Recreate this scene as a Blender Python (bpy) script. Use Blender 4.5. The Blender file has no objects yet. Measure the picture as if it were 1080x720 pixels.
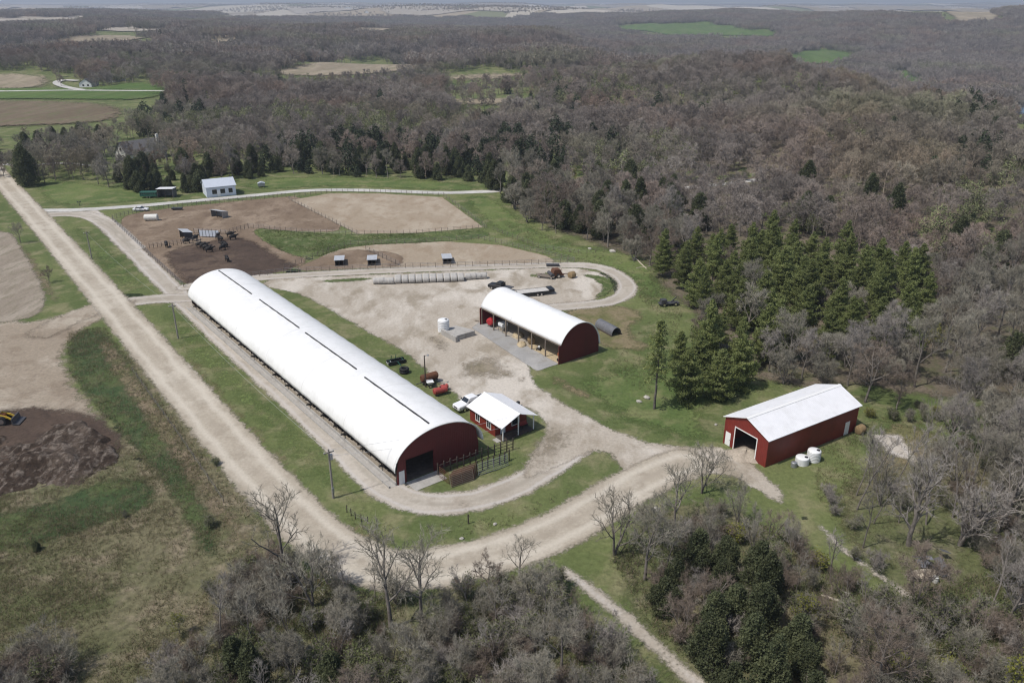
import bpy, bmesh, math, random
import numpy as np
R = math.radians
random.seed(7)
RNG = np.random.default_rng(7)
SC = bpy.context.scene
COL = SC.collection

# ------------------------------------------------------------------ camera model
CAM_H = 60.0
FPX = 840.0
PITCH = math.atan(359 / 840)
cP, sP = math.cos(PITCH), math.sin(PITCH)


def sstep(x, a, b):
    t = np.clip((np.asarray(x, float) - a) / (b - a), 0, 1)
    return t * t * (3 - 2 * t)


def terrain(x, y):
    """height of the land: the farm stands on a plateau, a river valley opens to the right"""
    x = np.asarray(x, float)
    y = np.asarray(y, float)
    d = np.hypot(x, y)
    far = sstep(d, 360, 800)
    h = far * (6.0 * np.sin(x / 210 + 1.1) * np.sin(y / 260 + .4) + 4.0 * np.sin(x / 97 + y / 140) * np.sin(y / 120 - x / 300)
               + 3.0 * np.sin(x / 61 - y / 83))
    h = h + sstep(d, 900, 2200) * (20 * np.sin(x / 560 + 2) * np.sin(y / 620 + .6) + 12 * np.sin((x + .7 * y) / 390) + 7 * np.sin((x - y) / 230))
    # wooded draws that drain towards the valley
    for c0, amp, wl, wid, dep, x0 in ((520, 70, 150, 48, 15, -60), (760, 110, 240, 70, 18, -300), (1150, 160, 330, 110, 24, -900)):
        c = c0 + amp * np.sin(x / wl + c0) - .22 * x
        h = h - dep * np.exp(-((y - c) / wid) ** 2) * sstep(x, x0, x0 + 160) * sstep(d, 360, 520)
    # crest of the wooded bluff and the valley beyond it
    ridge = np.exp(-((x - 185) / 90) ** 2) * sstep(y, 170, 330) * (1 - sstep(y, 800, 1100))
    h = h + 11 * ridge
    edge = 225 + 25 * np.sin(y / 130)
    val = sstep(x, edge, edge + 130) * sstep(y, 60, 230) * (1 - sstep(y, 1350, 2300) * .9)
    val2 = sstep(y, 760, 1050) * sstep(x, 40, 190) * (1 - sstep(y, 1350, 2300) * .95)
    h = h - 44 * np.maximum(val, val2) * (1 - .5 * ridge)
    # hollow behind the first wood
    return h


def at(px, py, z=0.0):
    """point of the photograph -> point of the level farm ground"""
    u = (px - 540) / FPX
    v = (py - 360) / FPX
    dy, dz = cP - v * sP, -sP - v * cP
    t = (z - CAM_H) / dz
    return np.array([u * t, dy * t])


def att(px, py):
    """the same on the rolling land far off"""
    z = 0.0
    for _ in range(40):
        p = at(px, max(py, 4.0), z)
        z = .6 * z + .4 * float(terrain(p[0], p[1]))
    return p


def topx(x, y, z=0.0):
    x = np.asarray(x, float)
    y = np.asarray(y, float)
    dz = z - CAM_H
    Z = y * cP - dz * sP
    Y = -(dz * cP + y * sP)
    Z = np.where(Z < 1, 1, Z)
    return 540 + FPX * x / Z, 360 + FPX * Y / Z


def in_poly(x, y, poly):
    x = np.asarray(x, float)
    y = np.asarray(y, float)
    inside = np.zeros(x.shape, bool)
    n = len(poly)
    for i in range(n):
        x0, y0 = poly[i]
        x1, y1 = poly[(i + 1) % n]
        c = (y0 > y) != (y1 > y)
        with np.errstate(divide='ignore', invalid='ignore'):
            xi = (x1 - x0) * (y - y0) / (y1 - y0) + x0
        inside ^= c & (x < xi)
    return inside


# ------------------------------------------------------------------ object helpers
def tag(o, label=None, cat=None, group=None, kind=None):
    if label: o['label'] = label
    if cat: o['category'] = cat
    if group: o['group'] = group
    if kind: o['kind'] = kind
    return o


def thing(name, label, cat, loc=(0, 0, 0), rz=0.0, group=None):
    o = bpy.data.objects.new(name, None)
    o.empty_display_size = .3
    COL.objects.link(o)
    o.location = (float(loc[0]), float(loc[1]), float(loc[2]) if len(loc) > 2 else 0.0)
    o.rotation_euler = (0, 0, rz)
    return tag(o, label, cat, group)


KIDS = {}


def link_mesh(name, me, parent=None, label=None):
    o = bpy.data.objects.new(name, me)
    COL.objects.link(o)
    if parent is not None:
        o.parent = parent
        KIDS.setdefault(parent.name, []).append(o)
    if label: o['label'] = label
    return o


def copy_thing(root, loc, rz=0.0, scale=1.0, label=None, group=None):
    def rec(o, par):
        c = o.copy()
        COL.objects.link(c)
        if par is not None:
            c.parent = par
        KIDS[c.name] = []
        for k in KIDS.get(o.name, []):
            KIDS[c.name].append(rec(k, c))
        return c
    r = rec(root, None)
    r.location = (float(loc[0]), float(loc[1]), float(loc[2]) if len(loc) > 2 else 0.0)
    r.rotation_euler = (0, 0, rz)
    r.scale = (scale, scale, scale) if np.isscalar(scale) else scale
    if label: r['label'] = label
    if group: r['group'] = group
    return r


def fast_mesh(name, V, quads=None, tris=None, mats=(), qmat=None, smooth=False):
    """mesh from numpy arrays"""
    me = bpy.data.meshes.new(name)
    V = np.asarray(V, np.float32)
    nq = 0 if quads is None else len(quads)
    nt = 0 if tris is None else len(tris)
    me.vertices.add(len(V))
    me.vertices.foreach_set('co', V.ravel())
    loops = []
    if nq: loops.append(np.asarray(quads, np.int32).ravel())
    if nt: loops.append(np.asarray(tris, np.int32).ravel())
    loops = np.concatenate(loops)
    me.loops.add(len(loops))
    me.loops.foreach_set('vertex_index', loops)
    starts = np.concatenate([np.arange(nq) * 4, nq * 4 + np.arange(nt) * 3]).astype(np.int32)
    tot = np.concatenate([np.full(nq, 4), np.full(nt, 3)]).astype(np.int32)
    me.polygons.add(nq + nt)
    me.polygons.foreach_set('loop_start', starts)
    me.polygons.foreach_set('loop_total', tot)
    for m in mats: me.materials.append(m)
    if qmat is not None:
        me.polygons.foreach_set('material_index', np.asarray(qmat, np.int32))
    if smooth:
        me.polygons.foreach_set('use_smooth', np.ones(nq + nt, bool))
    me.update(calc_edges=True)
    me.validate()
    return me


class MB:
    """collects solids into one mesh"""

    def __init__(self):
        self.v, self.f = [], []

    def add(self, vs, fs):
        b = len(self.v)
        self.v += [tuple(map(float, p)) for p in vs]
        self.f += [tuple(i + b for i in f) for f in fs]
        return self

    def box(self, x0, x1, y0, y1, z0, z1):
        return self.add([(x0, y0, z0), (x1, y0, z0), (x1, y1, z0), (x0, y1, z0), (x0, y0, z1), (x1, y0, z1), (x1, y1, z1), (x0, y1, z1)],
                        [(0, 3, 2, 1), (4, 5, 6, 7), (0, 1, 5, 4), (1, 2, 6, 5), (2, 3, 7, 6), (3, 0, 4, 7)])

    def bar(self, p, q, w, h=None):
        """rectangular bar from p to q"""
        h = w if h is None else h
        p, q = np.array(p, float), np.array(q, float)
        d = q - p
        d /= np.linalg.norm(d)
        up = np.array([0, 0, 1.]) if abs(d[2]) < .95 else np.array([1., 0, 0])
        s = np.cross(d, up); s /= np.linalg.norm(s)
        t = np.cross(s, d)
        vs = []
        for e in (p, q):
            for a, b in ((-1, -1), (1, -1), (1, 1), (-1, 1)):
                vs.append(e + s * a * w / 2 + t * b * h / 2)
        return self.add(vs, [(0, 1, 2, 3), (7, 6, 5, 4), (0, 4, 5, 1), (1, 5, 6, 2), (2, 6, 7, 3), (3, 7, 4, 0)])

    def tube(self, pts, r, n=8, caps=True):
        pts = [np.array(p, float) for p in pts]
        rs = r if hasattr(r, '__len__') else [r] * len(pts)
        vs, fs = [], []
        for i, p in enumerate(pts):
            d = pts[min(i + 1, len(pts) - 1)] - pts[max(i - 1, 0)]
            d /= np.linalg.norm(d)
            up = np.array([0, 0, 1.]) if abs(d[2]) < .9 else np.array([1., 0, 0])
            s = np.cross(d, up); s /= np.linalg.norm(s)
            t = np.cross(s, d)
            for k in range(n):
                a = 2 * math.pi * k / n
                vs.append(p + (s * math.cos(a) + t * math.sin(a)) * rs[i])
        for i in range(len(pts) - 1):
            for k in range(n):
                a, b = i * n + k, i * n + (k + 1) % n
                fs.append((a, b, b + n, a + n))
        if caps:
            fs.append(tuple(range(n))[::-1])
            fs.append(tuple((len(pts) - 1) * n + k for k in range(n)))
        return self.add(vs, fs)

    def prism_y(self, prof, y0, y1):
        """profile of (x, z) points, counter-clockwise seen from -y, extruded along y"""
        n = len(prof)
        vs = [(x, y0, z) for x, z in prof] + [(x, y1, z) for x, z in prof]
        fs = [tuple(range(n)), tuple(range(2 * n - 1, n - 1, -1))]
        for i in range(n):
            j = (i + 1) % n
            fs.append((i, i + n, j + n, j))
        return self.add(vs, fs)

    def prism_x(self, prof, x0, x1):
        n = len(prof)
        vs = [(x0, y, z) for y, z in prof] + [(x1, y, z) for y, z in prof]
        fs = [tuple(range(n))[::-1], tuple(range(n, 2 * n))]
        for i in range(n):
            j = (i + 1) % n
            fs.append((i, j, j + n, i + n))
        return self.add(vs, fs)

    def lathe(self, prof, n=20, c=(0, 0, 0)):
        """profile of (r, z) from bottom to top"""
        vs, fs = [], []
        for r, z in prof:
            for k in range(n):
                a = 2 * math.pi * k / n
                vs.append((c[0] + r * math.cos(a), c[1] + r * math.sin(a), c[2] + z))
        m = len(prof)
        for i in range(m - 1):
            for k in range(n):
                a, b = i * n + k, i * n + (k + 1) % n
                fs.append((a, b, b + n, a + n))
        fs.append(tuple(range(n))[::-1])
        fs.append(tuple((m - 1) * n + k for k in range(n)))
        return self.add(vs, fs)

    def blob(self, c, r, n=10, m=7, jit=0.0, rng=random):
        vs, fs = [], []
        for i in range(m + 1):
            th = math.pi * i / m
            for k in range(n):
                a = 2 * math.pi * k / n
                j = 1 + rng.uniform(-jit, jit)
                vs.append((c[0] + r[0] * math.sin(th) * math.cos(a) * j, c[1] + r[1] * math.sin(th) * math.sin(a) * j, c[2] + r[2] * math.cos(th) * j))
        for i in range(m):
            for k in range(n):
                a, b = i * n + k, i * n + (k + 1) % n
                fs.append((a, a + n, b + n, b))
        return self.add(vs, fs)

    def build(self, name, mat, parent=None, label=None, smooth=False, bevel=0.0):
        me = bpy.data.meshes.new(name)
        me.from_pydata(self.v, [], self.f)
        mats = mat if isinstance(mat, (list, tuple)) else [mat]
        for m in mats: me.materials.append(m)
        bm = bmesh.new()
        bm.from_mesh(me)
        bmesh.ops.remove_doubles(bm, verts=bm.verts, dist=1e-5)
        bmesh.ops.recalc_face_normals(bm, faces=bm.faces)
        bm.to_mesh(me)
        bm.free()
        if smooth:
            me.polygons.foreach_set('use_smooth', np.ones(len(me.polygons), bool))
        o = link_mesh(name, me, parent, label)
        if bevel:
            b = o.modifiers.new('edges', 'BEVEL')
            b.width = bevel; b.segments = 2; b.limit_method = 'ANGLE'; b.angle_limit = R(35)
        return o


# ------------------------------------------------------------------ materials
class NT:
    def __init__(self, name):
        self.m = bpy.data.materials.new(name)
        self.m.use_nodes = True
        self.t = self.m.node_tree
        self.t.nodes.clear()
        self.out = self.t.nodes.new('ShaderNodeOutputMaterial')

    def n(self, typ, **kw):
        nd = self.t.nodes.new('ShaderNode' + typ)
        for k, v in kw.items():
            if k.startswith('i_'):
                nd.inputs[k[2:].replace('_', ' ')].default_value = v
            else:
                setattr(nd, k, v)
        return nd

    def l(self, a, b):
        self.t.links.new(a, b)

    def noise(self, vec, scale, detail=5, rough=.6, dist=0.0):
        nd = self.n('TexNoise')
        nd.inputs['Scale'].default_value = scale
        nd.inputs['Detail'].default_value = detail
        nd.inputs['Roughness'].default_value = rough
        nd.inputs['Distortion'].default_value = dist
        if vec is not None: self.l(vec, nd.inputs['Vector'])
        return nd.outputs['Fac']

    def ramp(self, fac, stops, interp='LINEAR'):
        nd = self.n('ValToRGB')
        nd.color_ramp.interpolation = interp
        els = nd.color_ramp.elements
        while len(els) < len(stops): els.new(.5)
        for e, (p, c) in zip(els, stops):
            e.position = p
            e.color = (*c, 1) if len(c) == 3 else c
        self.l(fac, nd.inputs[0])
        return nd.outputs[0]

    def mix(self, fac, a, b, mode='MIX'):
        nd = self.n('Mix', data_type='RGBA', blend_type=mode)
        for s, v in ((0, fac), (6, a), (7, b)):
            if isinstance(v, (int, float)):
                nd.inputs[s].default_value = v
            elif isinstance(v, tuple):
                nd.inputs[s].default_value = (*v, 1)
            else:
                self.l(v, nd.inputs[s])
        return nd.outputs[2]

    def math(self, op, a, b=None, clamp=False):
        nd = self.n('Math', operation=op, use_clamp=clamp)
        for i, v in enumerate((a, b)):
            if v is None: continue
            if isinstance(v, (int, float)): nd.inputs[i].default_value = v
            else: self.l(v, nd.inputs[i])
        return nd.outputs[0]

    def mapr(self, v, a, b, c=0.0, d=1.0, smooth=False):
        nd = self.n('MapRange', interpolation_type='SMOOTHSTEP' if smooth else 'LINEAR')
        self.l(v, nd.inputs[0])
        for i, x in enumerate((a, b, c, d)): nd.inputs[1 + i].default_value = x
        return nd.outputs[0]


def grey(v):
    return (v, v, v)


def simple(name, col, rough=.6, var=.12, scale=1.5, metal=0.0, bump=0.0, bscale=8.0, spec=.4, dirt=None, dirt_scale=.35):
    """paint, metal, timber: a base colour with fine wear and optional blotches of dirt"""
    t = NT(name)
    tc = t.n('TexCoord')
    v = tc.outputs['Object']
    n1 = t.noise(v, scale, 6, .65)
    c = t.mix(t.mapr(n1, .3, .7), tuple(max(0, x * (1 - var)) for x in col), tuple(min(1, x * (1 + var)) for x in col))
    if dirt:
        n2 = t.noise(v, dirt_scale, 7, .7, .4)
        c = t.mix(t.mapr(n2, .52, .75, 0, .75), c, dirt)
    p = t.n('BsdfPrincipled')
    t.l(c, p.inputs['Base Color'])
    p.inputs['Roughness'].default_value = rough
    p.inputs['Metallic'].default_value = metal
    p.inputs['Specular IOR Level'].default_value = spec
    if bump:
        b = t.n('Bump')
        b.inputs['Strength'].default_value = bump
        b.inputs['Distance'].default_value = .05
        t.l(t.noise(v, bscale, 5, .7), b.inputs['Height'])
        t.l(b.outputs[0], p.inputs['Normal'])
    t.l(p.outputs[0], t.out.inputs[0])
    return t.m


def ribbed(name, col, axis=0, pitch=.3, rough=.45, var=.06, metal=0.0, dirt=None, spec=.4, depth=.03, dscale=.25):
    """corrugated sheet metal: ribs come from a wave along one axis of the object"""
    t = NT(name)
    tc = t.n('TexCoord')
    v = tc.outputs['Object']
    sep = t.n('SeparateXYZ')
    t.l(v, sep.inputs[0])
    w = t.math('SINE', t.math('MULTIPLY', sep.outputs[axis], 2 * math.pi / pitch))
    w = t.mapr(w, .2, .95)
    n1 = t.noise(v, .8, 5, .6)
    c = t.mix(t.mapr(n1, .3, .7), tuple(x * (1 - var) for x in col), tuple(min(1, x * (1 + var)) for x in col))
    if dirt:
        mp = t.n('Mapping')
        mp.inputs['Scale'].default_value = (1, 1, .25)
        t.l(v, mp.inputs[0])
        c = t.mix(t.mapr(t.noise(mp.outputs[0], dscale, 8, .72, .5), .5, .8, 0, .6), c, dirt)
    p = t.n('BsdfPrincipled')
    t.l(c, p.inputs['Base Color'])
    p.inputs['Roughness'].default_value = rough
    p.inputs['Metallic'].default_value = metal
    p.inputs['Specular IOR Level'].default_value = spec
    b = t.n('Bump')
    b.inputs['Strength'].default_value = .6
    b.inputs['Distance'].default_value = depth
    t.l(w, b.inputs['Height'])
    t.l(b.outputs[0], p.inputs['Normal'])
    t.l(p.outputs[0], t.out.inputs[0])
    return t.m


def ground_mat(name, a, b, c, big=.03, mid=.25, fine=2.2, cut=(.45, .6), mid_amt=.7, edge=None, tracks=None, bump=.5, contrast=.45, speck=None, stretch=None, objspace=True):
    """soil, gravel and grass: two colours in broad patches, a third in smaller ones, fine grain on top.
    edge=(soft, ragged): alpha from the sheet's distance-to-edge attribute with a ragged noise line"""
    t = NT(name)
    geo = t.n('NewGeometry')
    v = geo.outputs['Position']
    if stretch:
        mp = t.n('Mapping')
        mp.inputs['Rotation'].default_value = (0, 0, stretch[0])
        mp.inputs['Scale'].default_value = (stretch[1], 1, 1)
        t.l(v, mp.inputs[0])
        vs = mp.outputs[0]
    else:
        vs = v
    n1 = t.noise(vs, big, 6, .62, .3)
    col = t.mix(t.mapr(n1, cut[0], cut[1], 0, 1, True), a, b)
    n2 = t.noise(vs, mid, 5, .58, .3)
    col = t.mix(t.mapr(n2, .46, .68, 0, mid_amt, True), col, c)
    n3 = t.noise(v, fine, 6, .75)
    g = t.mapr(n3, .25, .75, 1 - contrast, 1 + contrast)
    col = t.mix(1.0, col, g, 'MULTIPLY')
    if speck:
        n4 = t.noise(v, speck[0], 3, .6)
        col = t.mix(t.mapr(n4, speck[1], speck[1] + .06), col, speck[2])
    if name == 'farm_grass':      # open farmland kilometres off: a patchwork of fields
        mp2 = t.n('Mapping')
        mp2.inputs['Scale'].default_value = (.8, .32, 1)
        t.l(v, mp2.inputs[0])
        vo = t.n('TexVoronoi')
        vo.inputs['Scale'].default_value = .0024
        t.l(mp2.outputs[0], vo.inputs['Vector'])
        sp = t.n('SeparateColor')
        t.l(vo.outputs['Color'], sp.inputs[0])
        pc = t.ramp(sp.outputs[0], [(0, (.30, .25, .18)), (.22, (.40, .36, .29)), (.42, (.13, .145, .065)), (.55, (.24, .20, .145)), (.72, (.44, .40, .33)), (.86, (.16, .17, .085))], 'CONSTANT')
        ln = t.n('VectorMath', operation='LENGTH')
        t.l(v, ln.inputs[0])
        col = t.mix(t.mapr(ln.outputs['Value'], 2900, 3500), col, pc)
    at_ = None
    if edge or tracks:
        at_ = t.n('Attribute', attribute_name='sd').outputs['Fac']
    if tracks:   # list of (distance from the edge, half width, colour, amount)
        for (d, w, cc, amt) in tracks:
            nn = t.math('ADD', at_, t.math('MULTIPLY', t.math('SUBTRACT', t.noise(v, .12, 3), .5), 1.6))
            k = t.math('ABSOLUTE', t.math('SUBTRACT', nn, d))
            k = t.mapr(k, 0, w, amt, 0, True)
            k = t.math('MULTIPLY', k, t.mapr(n3, .3, .6, .5, 1))
            col = t.mix(k, col, cc)
    p = t.n('BsdfPrincipled')
    t.l(col, p.inputs['Base Color'])
    p.inputs['Roughness'].default_value = .95
    p.inputs['Specular IOR Level'].default_value = .1
    if bump:
        bp = t.n('Bump')
        bp.inputs['Strength'].default_value = bump
        bp.inputs['Distance'].default_value = .15
        hh = t.math('ADD', n3, t.math('MULTIPLY', n2, .8))
        t.l(hh, bp.inputs['Height'])
        t.l(bp.outputs[0], p.inputs['Normal'])
    if edge:
        soft, rag = edge
        e1 = t.math('MULTIPLY', t.math('SUBTRACT', t.noise(v, .35, 6, .7), .5), rag * 2.4)
        e2 = t.math('MULTIPLY', t.math('SUBTRACT', n3, .5), rag * 1.6)
        e = t.math('ADD', at_, t.math('ADD', e1, e2))
        al = t.mapr(e, 0, soft, 0, 1, True)
        tr = t.n('BsdfTransparent')
        mx = t.n('MixShader')
        t.l(al, mx.inputs[0]); t.l(tr.outputs[0], mx.inputs[1]); t.l(p.outputs[0], mx.inputs[2])
        t.l(mx.outputs[0], t.out.inputs[0])
    else:
        t.l(p.outputs[0], t.out.inputs[0])
    return t.m


def foliage_mat(name, cols, rough=.7, scale=.5, rand=.35, loc_scale=None, loc_cols=None, transl=.0):
    """bark, twigs, needles: clumps of tone inside a crown, a random tint for each tree"""
    t = NT(name)
    tc = t.n('TexCoord')
    oi = t.n('ObjectInfo')
    n = t.noise(tc.outputs['Object'], scale, 4, .65)
    col = t.ramp(n, [(.3, cols[0]), (.5, cols[1]), (.7, cols[2])])
    if loc_cols:
        for sc, lo, hi, cc, amt in loc_cols:
            ln = t.noise(oi.outputs['Location'], sc, 3, .6)
            col = t.mix(t.mapr(ln, lo, hi, 0, amt), col, cc)
    col = t.mix(1.0, col, t.mapr(oi.outputs['Random'], 0, 1, 1 - rand, 1 + rand), 'MULTIPLY')
    p = t.n('BsdfPrincipled')
    t.l(col, p.inputs['Base Color'])
    p.inputs['Roughness'].default_value = rough
    p.inputs['Specular IOR Level'].default_value = .15
    if transl:
        tl = t.n('BsdfTranslucent')
        t.l(col, tl.inputs[0])
        mx = t.n('MixShader')
        mx.inputs[0].default_value = transl
        t.l(p.outputs[0], mx.inputs[1]); t.l(tl.outputs[0], mx.inputs[2])
        t.l(mx.outputs[0], t.out.inputs[0])
    else:
        t.l(p.outputs[0], t.out.inputs[0])
    return t.m


M = {}
def cover_fabric():
    t = NT('white_cover_fabric')
    v = t.n('TexCoord').outputs['Object']
    sep = t.n('SeparateXYZ')
    t.l(v, sep.inputs[0])
    mp = t.n('Mapping')
    mp.inputs['Scale'].default_value = (1, .9, .12)
    t.l(v, mp.inputs[0])
    streak = t.noise(mp.outputs[0], .7, 7, .7, .2)
    c = t.mix(t.mapr(streak, .42, .72, 0, .5), (.78, .78, .77), (.60, .60, .575))
    seam = t.math('ABSOLUTE', t.math('SUBTRACT', t.math('FRACT', t.math('MULTIPLY', sep.outputs[1], 1 / 3.66)), .5))
    c = t.mix(t.mapr(seam, .485, .497, 0, .25), c, (.50, .50, .49))
    lap = t.math('ABSOLUTE', t.math('SUBTRACT', t.math('FRACT', t.math('MULTIPLY', sep.outputs[1], 1 / 14.64)), .5))
    c = t.mix(t.mapr(lap, .490, .496, 0, .3), c, (.42, .42, .41))
    low = t.noise(v, .09, 4, .6)
    c = t.mix(1.0, c, t.mapr(low, .3, .7, .93, 1.03), 'MULTIPLY')
    p = t.n('BsdfPrincipled')
    t.l(c, p.inputs['Base Color'])
    p.inputs['Roughness'].default_value = .5
    b = t.n('Bump')
    b.inputs['Strength'].default_value = .35
    b.inputs['Distance'].default_value = .1
    t.l(t.noise(v, .5, 4, .6), b.inputs['Height'])
    t.l(b.outputs[0], p.inputs['Normal'])
    t.l(p.outputs[0], t.out.inputs[0])
    return t.m


M['white_fabric'] = cover_fabric()
M['white_roof'] = ribbed('white_roof_sheet', (.78, .78, .79), 1, .3, .45, .05, dirt=(.56, .55, .53), dscale=.5)
M['grey_roof'] = ribbed('pale_grey_roof_sheet', (.50, .54, .60), 0, .3, .4, .05)
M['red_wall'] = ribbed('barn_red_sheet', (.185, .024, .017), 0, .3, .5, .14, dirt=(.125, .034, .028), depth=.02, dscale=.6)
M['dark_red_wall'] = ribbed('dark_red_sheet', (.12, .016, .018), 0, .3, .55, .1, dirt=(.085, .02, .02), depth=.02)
M['white_paint'] = simple('white_paint', (.78, .78, .76), .5, .04, 2)
M['cream_paint'] = simple('cream_paint', (.62, .61, .57), .6, .06, 2)
M['white_poly'] = simple('white_poly_plastic', (.74, .75, .75), .4, .03, 1.2, dirt=(.55, .53, .48), dirt_scale=.9)
M['blue_white'] = ribbed('pale_blue_white_siding', (.60, .65, .72), 0, .25, .5, .04, depth=.02)
M['glass'] = simple('dark_window_glass', (.02, .025, .03), .08, .1, 1, spec=.8)
M['black'] = simple('black_rubber', (.012, .012, .013), .7, .3, 4)
M['black_metal'] = simple('black_painted_metal', (.018, .018, .02), .45, .3, 3)
M['dark_metal'] = simple('dark_grey_metal', (.06, .06, .065), .5, .25, 3, bump=.2)
M['galv'] = simple('galvanised_steel', (.34, .35, .37), .4, .15, 2, metal=.5)
M['galv_dark'] = simple('weathered_galvanised_steel', (.17, .17, .18), .5, .25, 2, metal=.3)
M['rust'] = simple('rusty_steel', (.12, .05, .025), .85, .4, 2.5, bump=.3, dirt=(.05, .03, .022), dirt_scale=.8)
M['red_metal'] = simple('faded_red_metal', (.34, .06, .05), .6, .2, 2, dirt=(.15, .05, .04), dirt_scale=1.2)
M['bright_red'] = simple('red_painted_metal', (.42, .03, .035), .4, .1, 2)
M['yellow'] = simple('yellow_machine_paint', (.62, .42, .05), .5, .12, 2, dirt=(.2, .14, .06), dirt_scale=1.2)
M['orange'] = simple('orange_machine_paint', (.5, .15, .03), .5, .15, 2)
M['green_paint'] = simple('dark_green_paint', (.02, .085, .06), .5, .2, 1)
M['wood_post'] = simple('weathered_timber', (.20, .165, .13), .9, .25, 3, bump=.4)
M['wood_dark'] = simple('dark_timber', (.07, .055, .045), .9, .3, 3, bump=.4)
M['pole_wood'] = simple('utility_pole_timber', (.24, .22, .20), .9, .2, 2, bump=.4)
M['concrete'] = simple('weathered_concrete', (.36, .345, .32), .9, .14, 1.2, bump=.3, dirt=(.24, .22, .19), dirt_scale=.5)
M['rock'] = simple('pale_limestone', (.40, .38, .34), .9, .2, 1.2, bump=.5)
M['bale_wrap'] = simple('grey_net_wrap_hay', (.40, .385, .36), .8, .16, 2.2, bump=.5, bscale=5, dirt=(.25, .23, .2), dirt_scale=.9)
M['hay'] = simple('brown_hay', (.24, .17, .09), .95, .3, 4, bump=.6)
M['straw'] = simple('pale_straw', (.42, .34, .22), .95, .25, 4, bump=.6)
M['interior_dirt'] = simple('barn_floor_dirt', (.10, .08, .065), .95, .3, 2, bump=.4)
M['gravel_pile'] = simple('tan_gravel', (.36, .31, .25), .95, .25, 3, bump=.7)
M['deck'] = simple('pale_trailer_decking', (.48, .46, .43), .8, .15, 2)
M['shingle'] = simple('grey_shingles', (.13, .125, .125), .9, .2, 3, bump=.3)
M['dark_shingle'] = simple('dark_shingles', (.06, .062, .062), .9, .2, 3, bump=.3)
M['car_white'] = simple('white_car_paint', (.76, .77, .78), .25, .02, 1, spec=.6)
M['car_silver'] = simple('silver_blue_car_paint', (.42, .47, .52), .25, .04, 1, spec=.6, metal=.3)
M['chrome'] = simple('bright_metal', (.6, .6, .62), .2, .05, 1, metal=.9)
M['lamp_glass'] = simple('headlight_glass', (.7, .72, .74), .1, .05, 1, spec=.8)
M['tail_lamp'] = simple('tail_light_glass', (.3, .01, .01), .2, .05, 1)
M['cow_hide'] = simple('black_cow_hide', (.012, .010, .009), .6, .4, 3)
M['cow_brown'] = simple('dark_brown_cow_hide', (.035, .018, .012), .6, .4, 3)
M['log'] = simple('peeled_pale_log', (.42, .37, .29), .8, .2, 3, bump=.4)
M['wire'] = simple('steel_wire', (.45, .46, .48), .5, .1, 1)
M['water'] = simple('river_water', (.10, .14, .18), .1, .1, .2, spec=.6)
M['bark'] = foliage_mat('grey_bark', [(.12, .104, .09), (.19, .168, .148), (.28, .252, .225)], .9, 1.4, .18)
M['twig'] = foliage_mat('bare_grey_twigs', [(.18, .165, .13), (.25, .232, .186), (.33, .31, .26)], .85, .6, .22)
M['twig_pale'] = foliage_mat('pale_silvery_twigs', [(.20, .18, .16), (.27, .245, .22), (.34, .31, .28)], .85, .6, .15)
M['twig_brown'] = foliage_mat('brown_twigs', [(.14, .11, .088), (.20, .162, .13), (.27, .222, .182)], .85, .6, .2)
M['pine'] = foliage_mat('pine_needles', [(.13, .158, .060), (.205, .236, .088), (.29, .315, .13)], .6, .6, .28, transl=.45)
M['pine_bark'] = foliage_mat('pine_bark', [(.09, .08, .072), (.14, .125, .112), (.19, .175, .16)], .9, 1.2, .15)
M['cedar'] = foliage_mat('cedar_foliage', [(.056, .068, .036), (.092, .106, .054), (.145, .155, .078)], .7, .8, .22, transl=.3)
M['bud'] = foliage_mat('budding_leaves', [(.09, .115, .03), (.14, .165, .045), (.19, .21, .07)], .7, .6, .2, transl=.3)
M['bud_yellow'] = foliage_mat('yellow_green_buds', [(.15, .16, .03), (.22, .225, .045), (.29, .28, .07)], .7, .6, .15, transl=.3)
M['shrub_leaf'] = foliage_mat('early_shrub_leaves', [(.12, .142, .06), (.165, .185, .08), (.215, .23, .11)], .7, .9, .25, transl=.45)
# ------------------------------------------------------------------ daylight, camera
SUN_EL, SUN_AZ = R(59), math.atan2(-.88, -.475)     # the sun stands behind the camera, to its left
wd = bpy.data.worlds.new('World')
SC.world = wd
wd.use_nodes = True
wt = wd.node_tree
bg = wt.nodes['Background']
sky = wt.nodes.new('ShaderNodeTexSky')
sky.sky_type = 'NISHITA'
sky.sun_disc = False
sky.sun_elevation = SUN_EL
sky.sun_rotation = SUN_AZ
sky.air_density = 1.0
sky.dust_density = 2.0
wt.links.new(sky.outputs[0], bg.inputs[0])
bg.inputs[1].default_value = .12
sl = bpy.data.lights.new('sun', 'SUN')
sl.energy = 3.5
sl.angle = R(.6)
sl.color = (1, .955, .89)
so = bpy.data.objects.new('sun', sl)
COL.objects.link(so)
sd_ = np.array([-.88 * math.cos(SUN_EL), -.475 * math.cos(SUN_EL), math.sin(SUN_EL)])
from mathutils import Vector
so.rotation_euler = Vector(sd_).to_track_quat('Z', 'Y').to_euler()
so.location = (-60, -40, 110)

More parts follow.
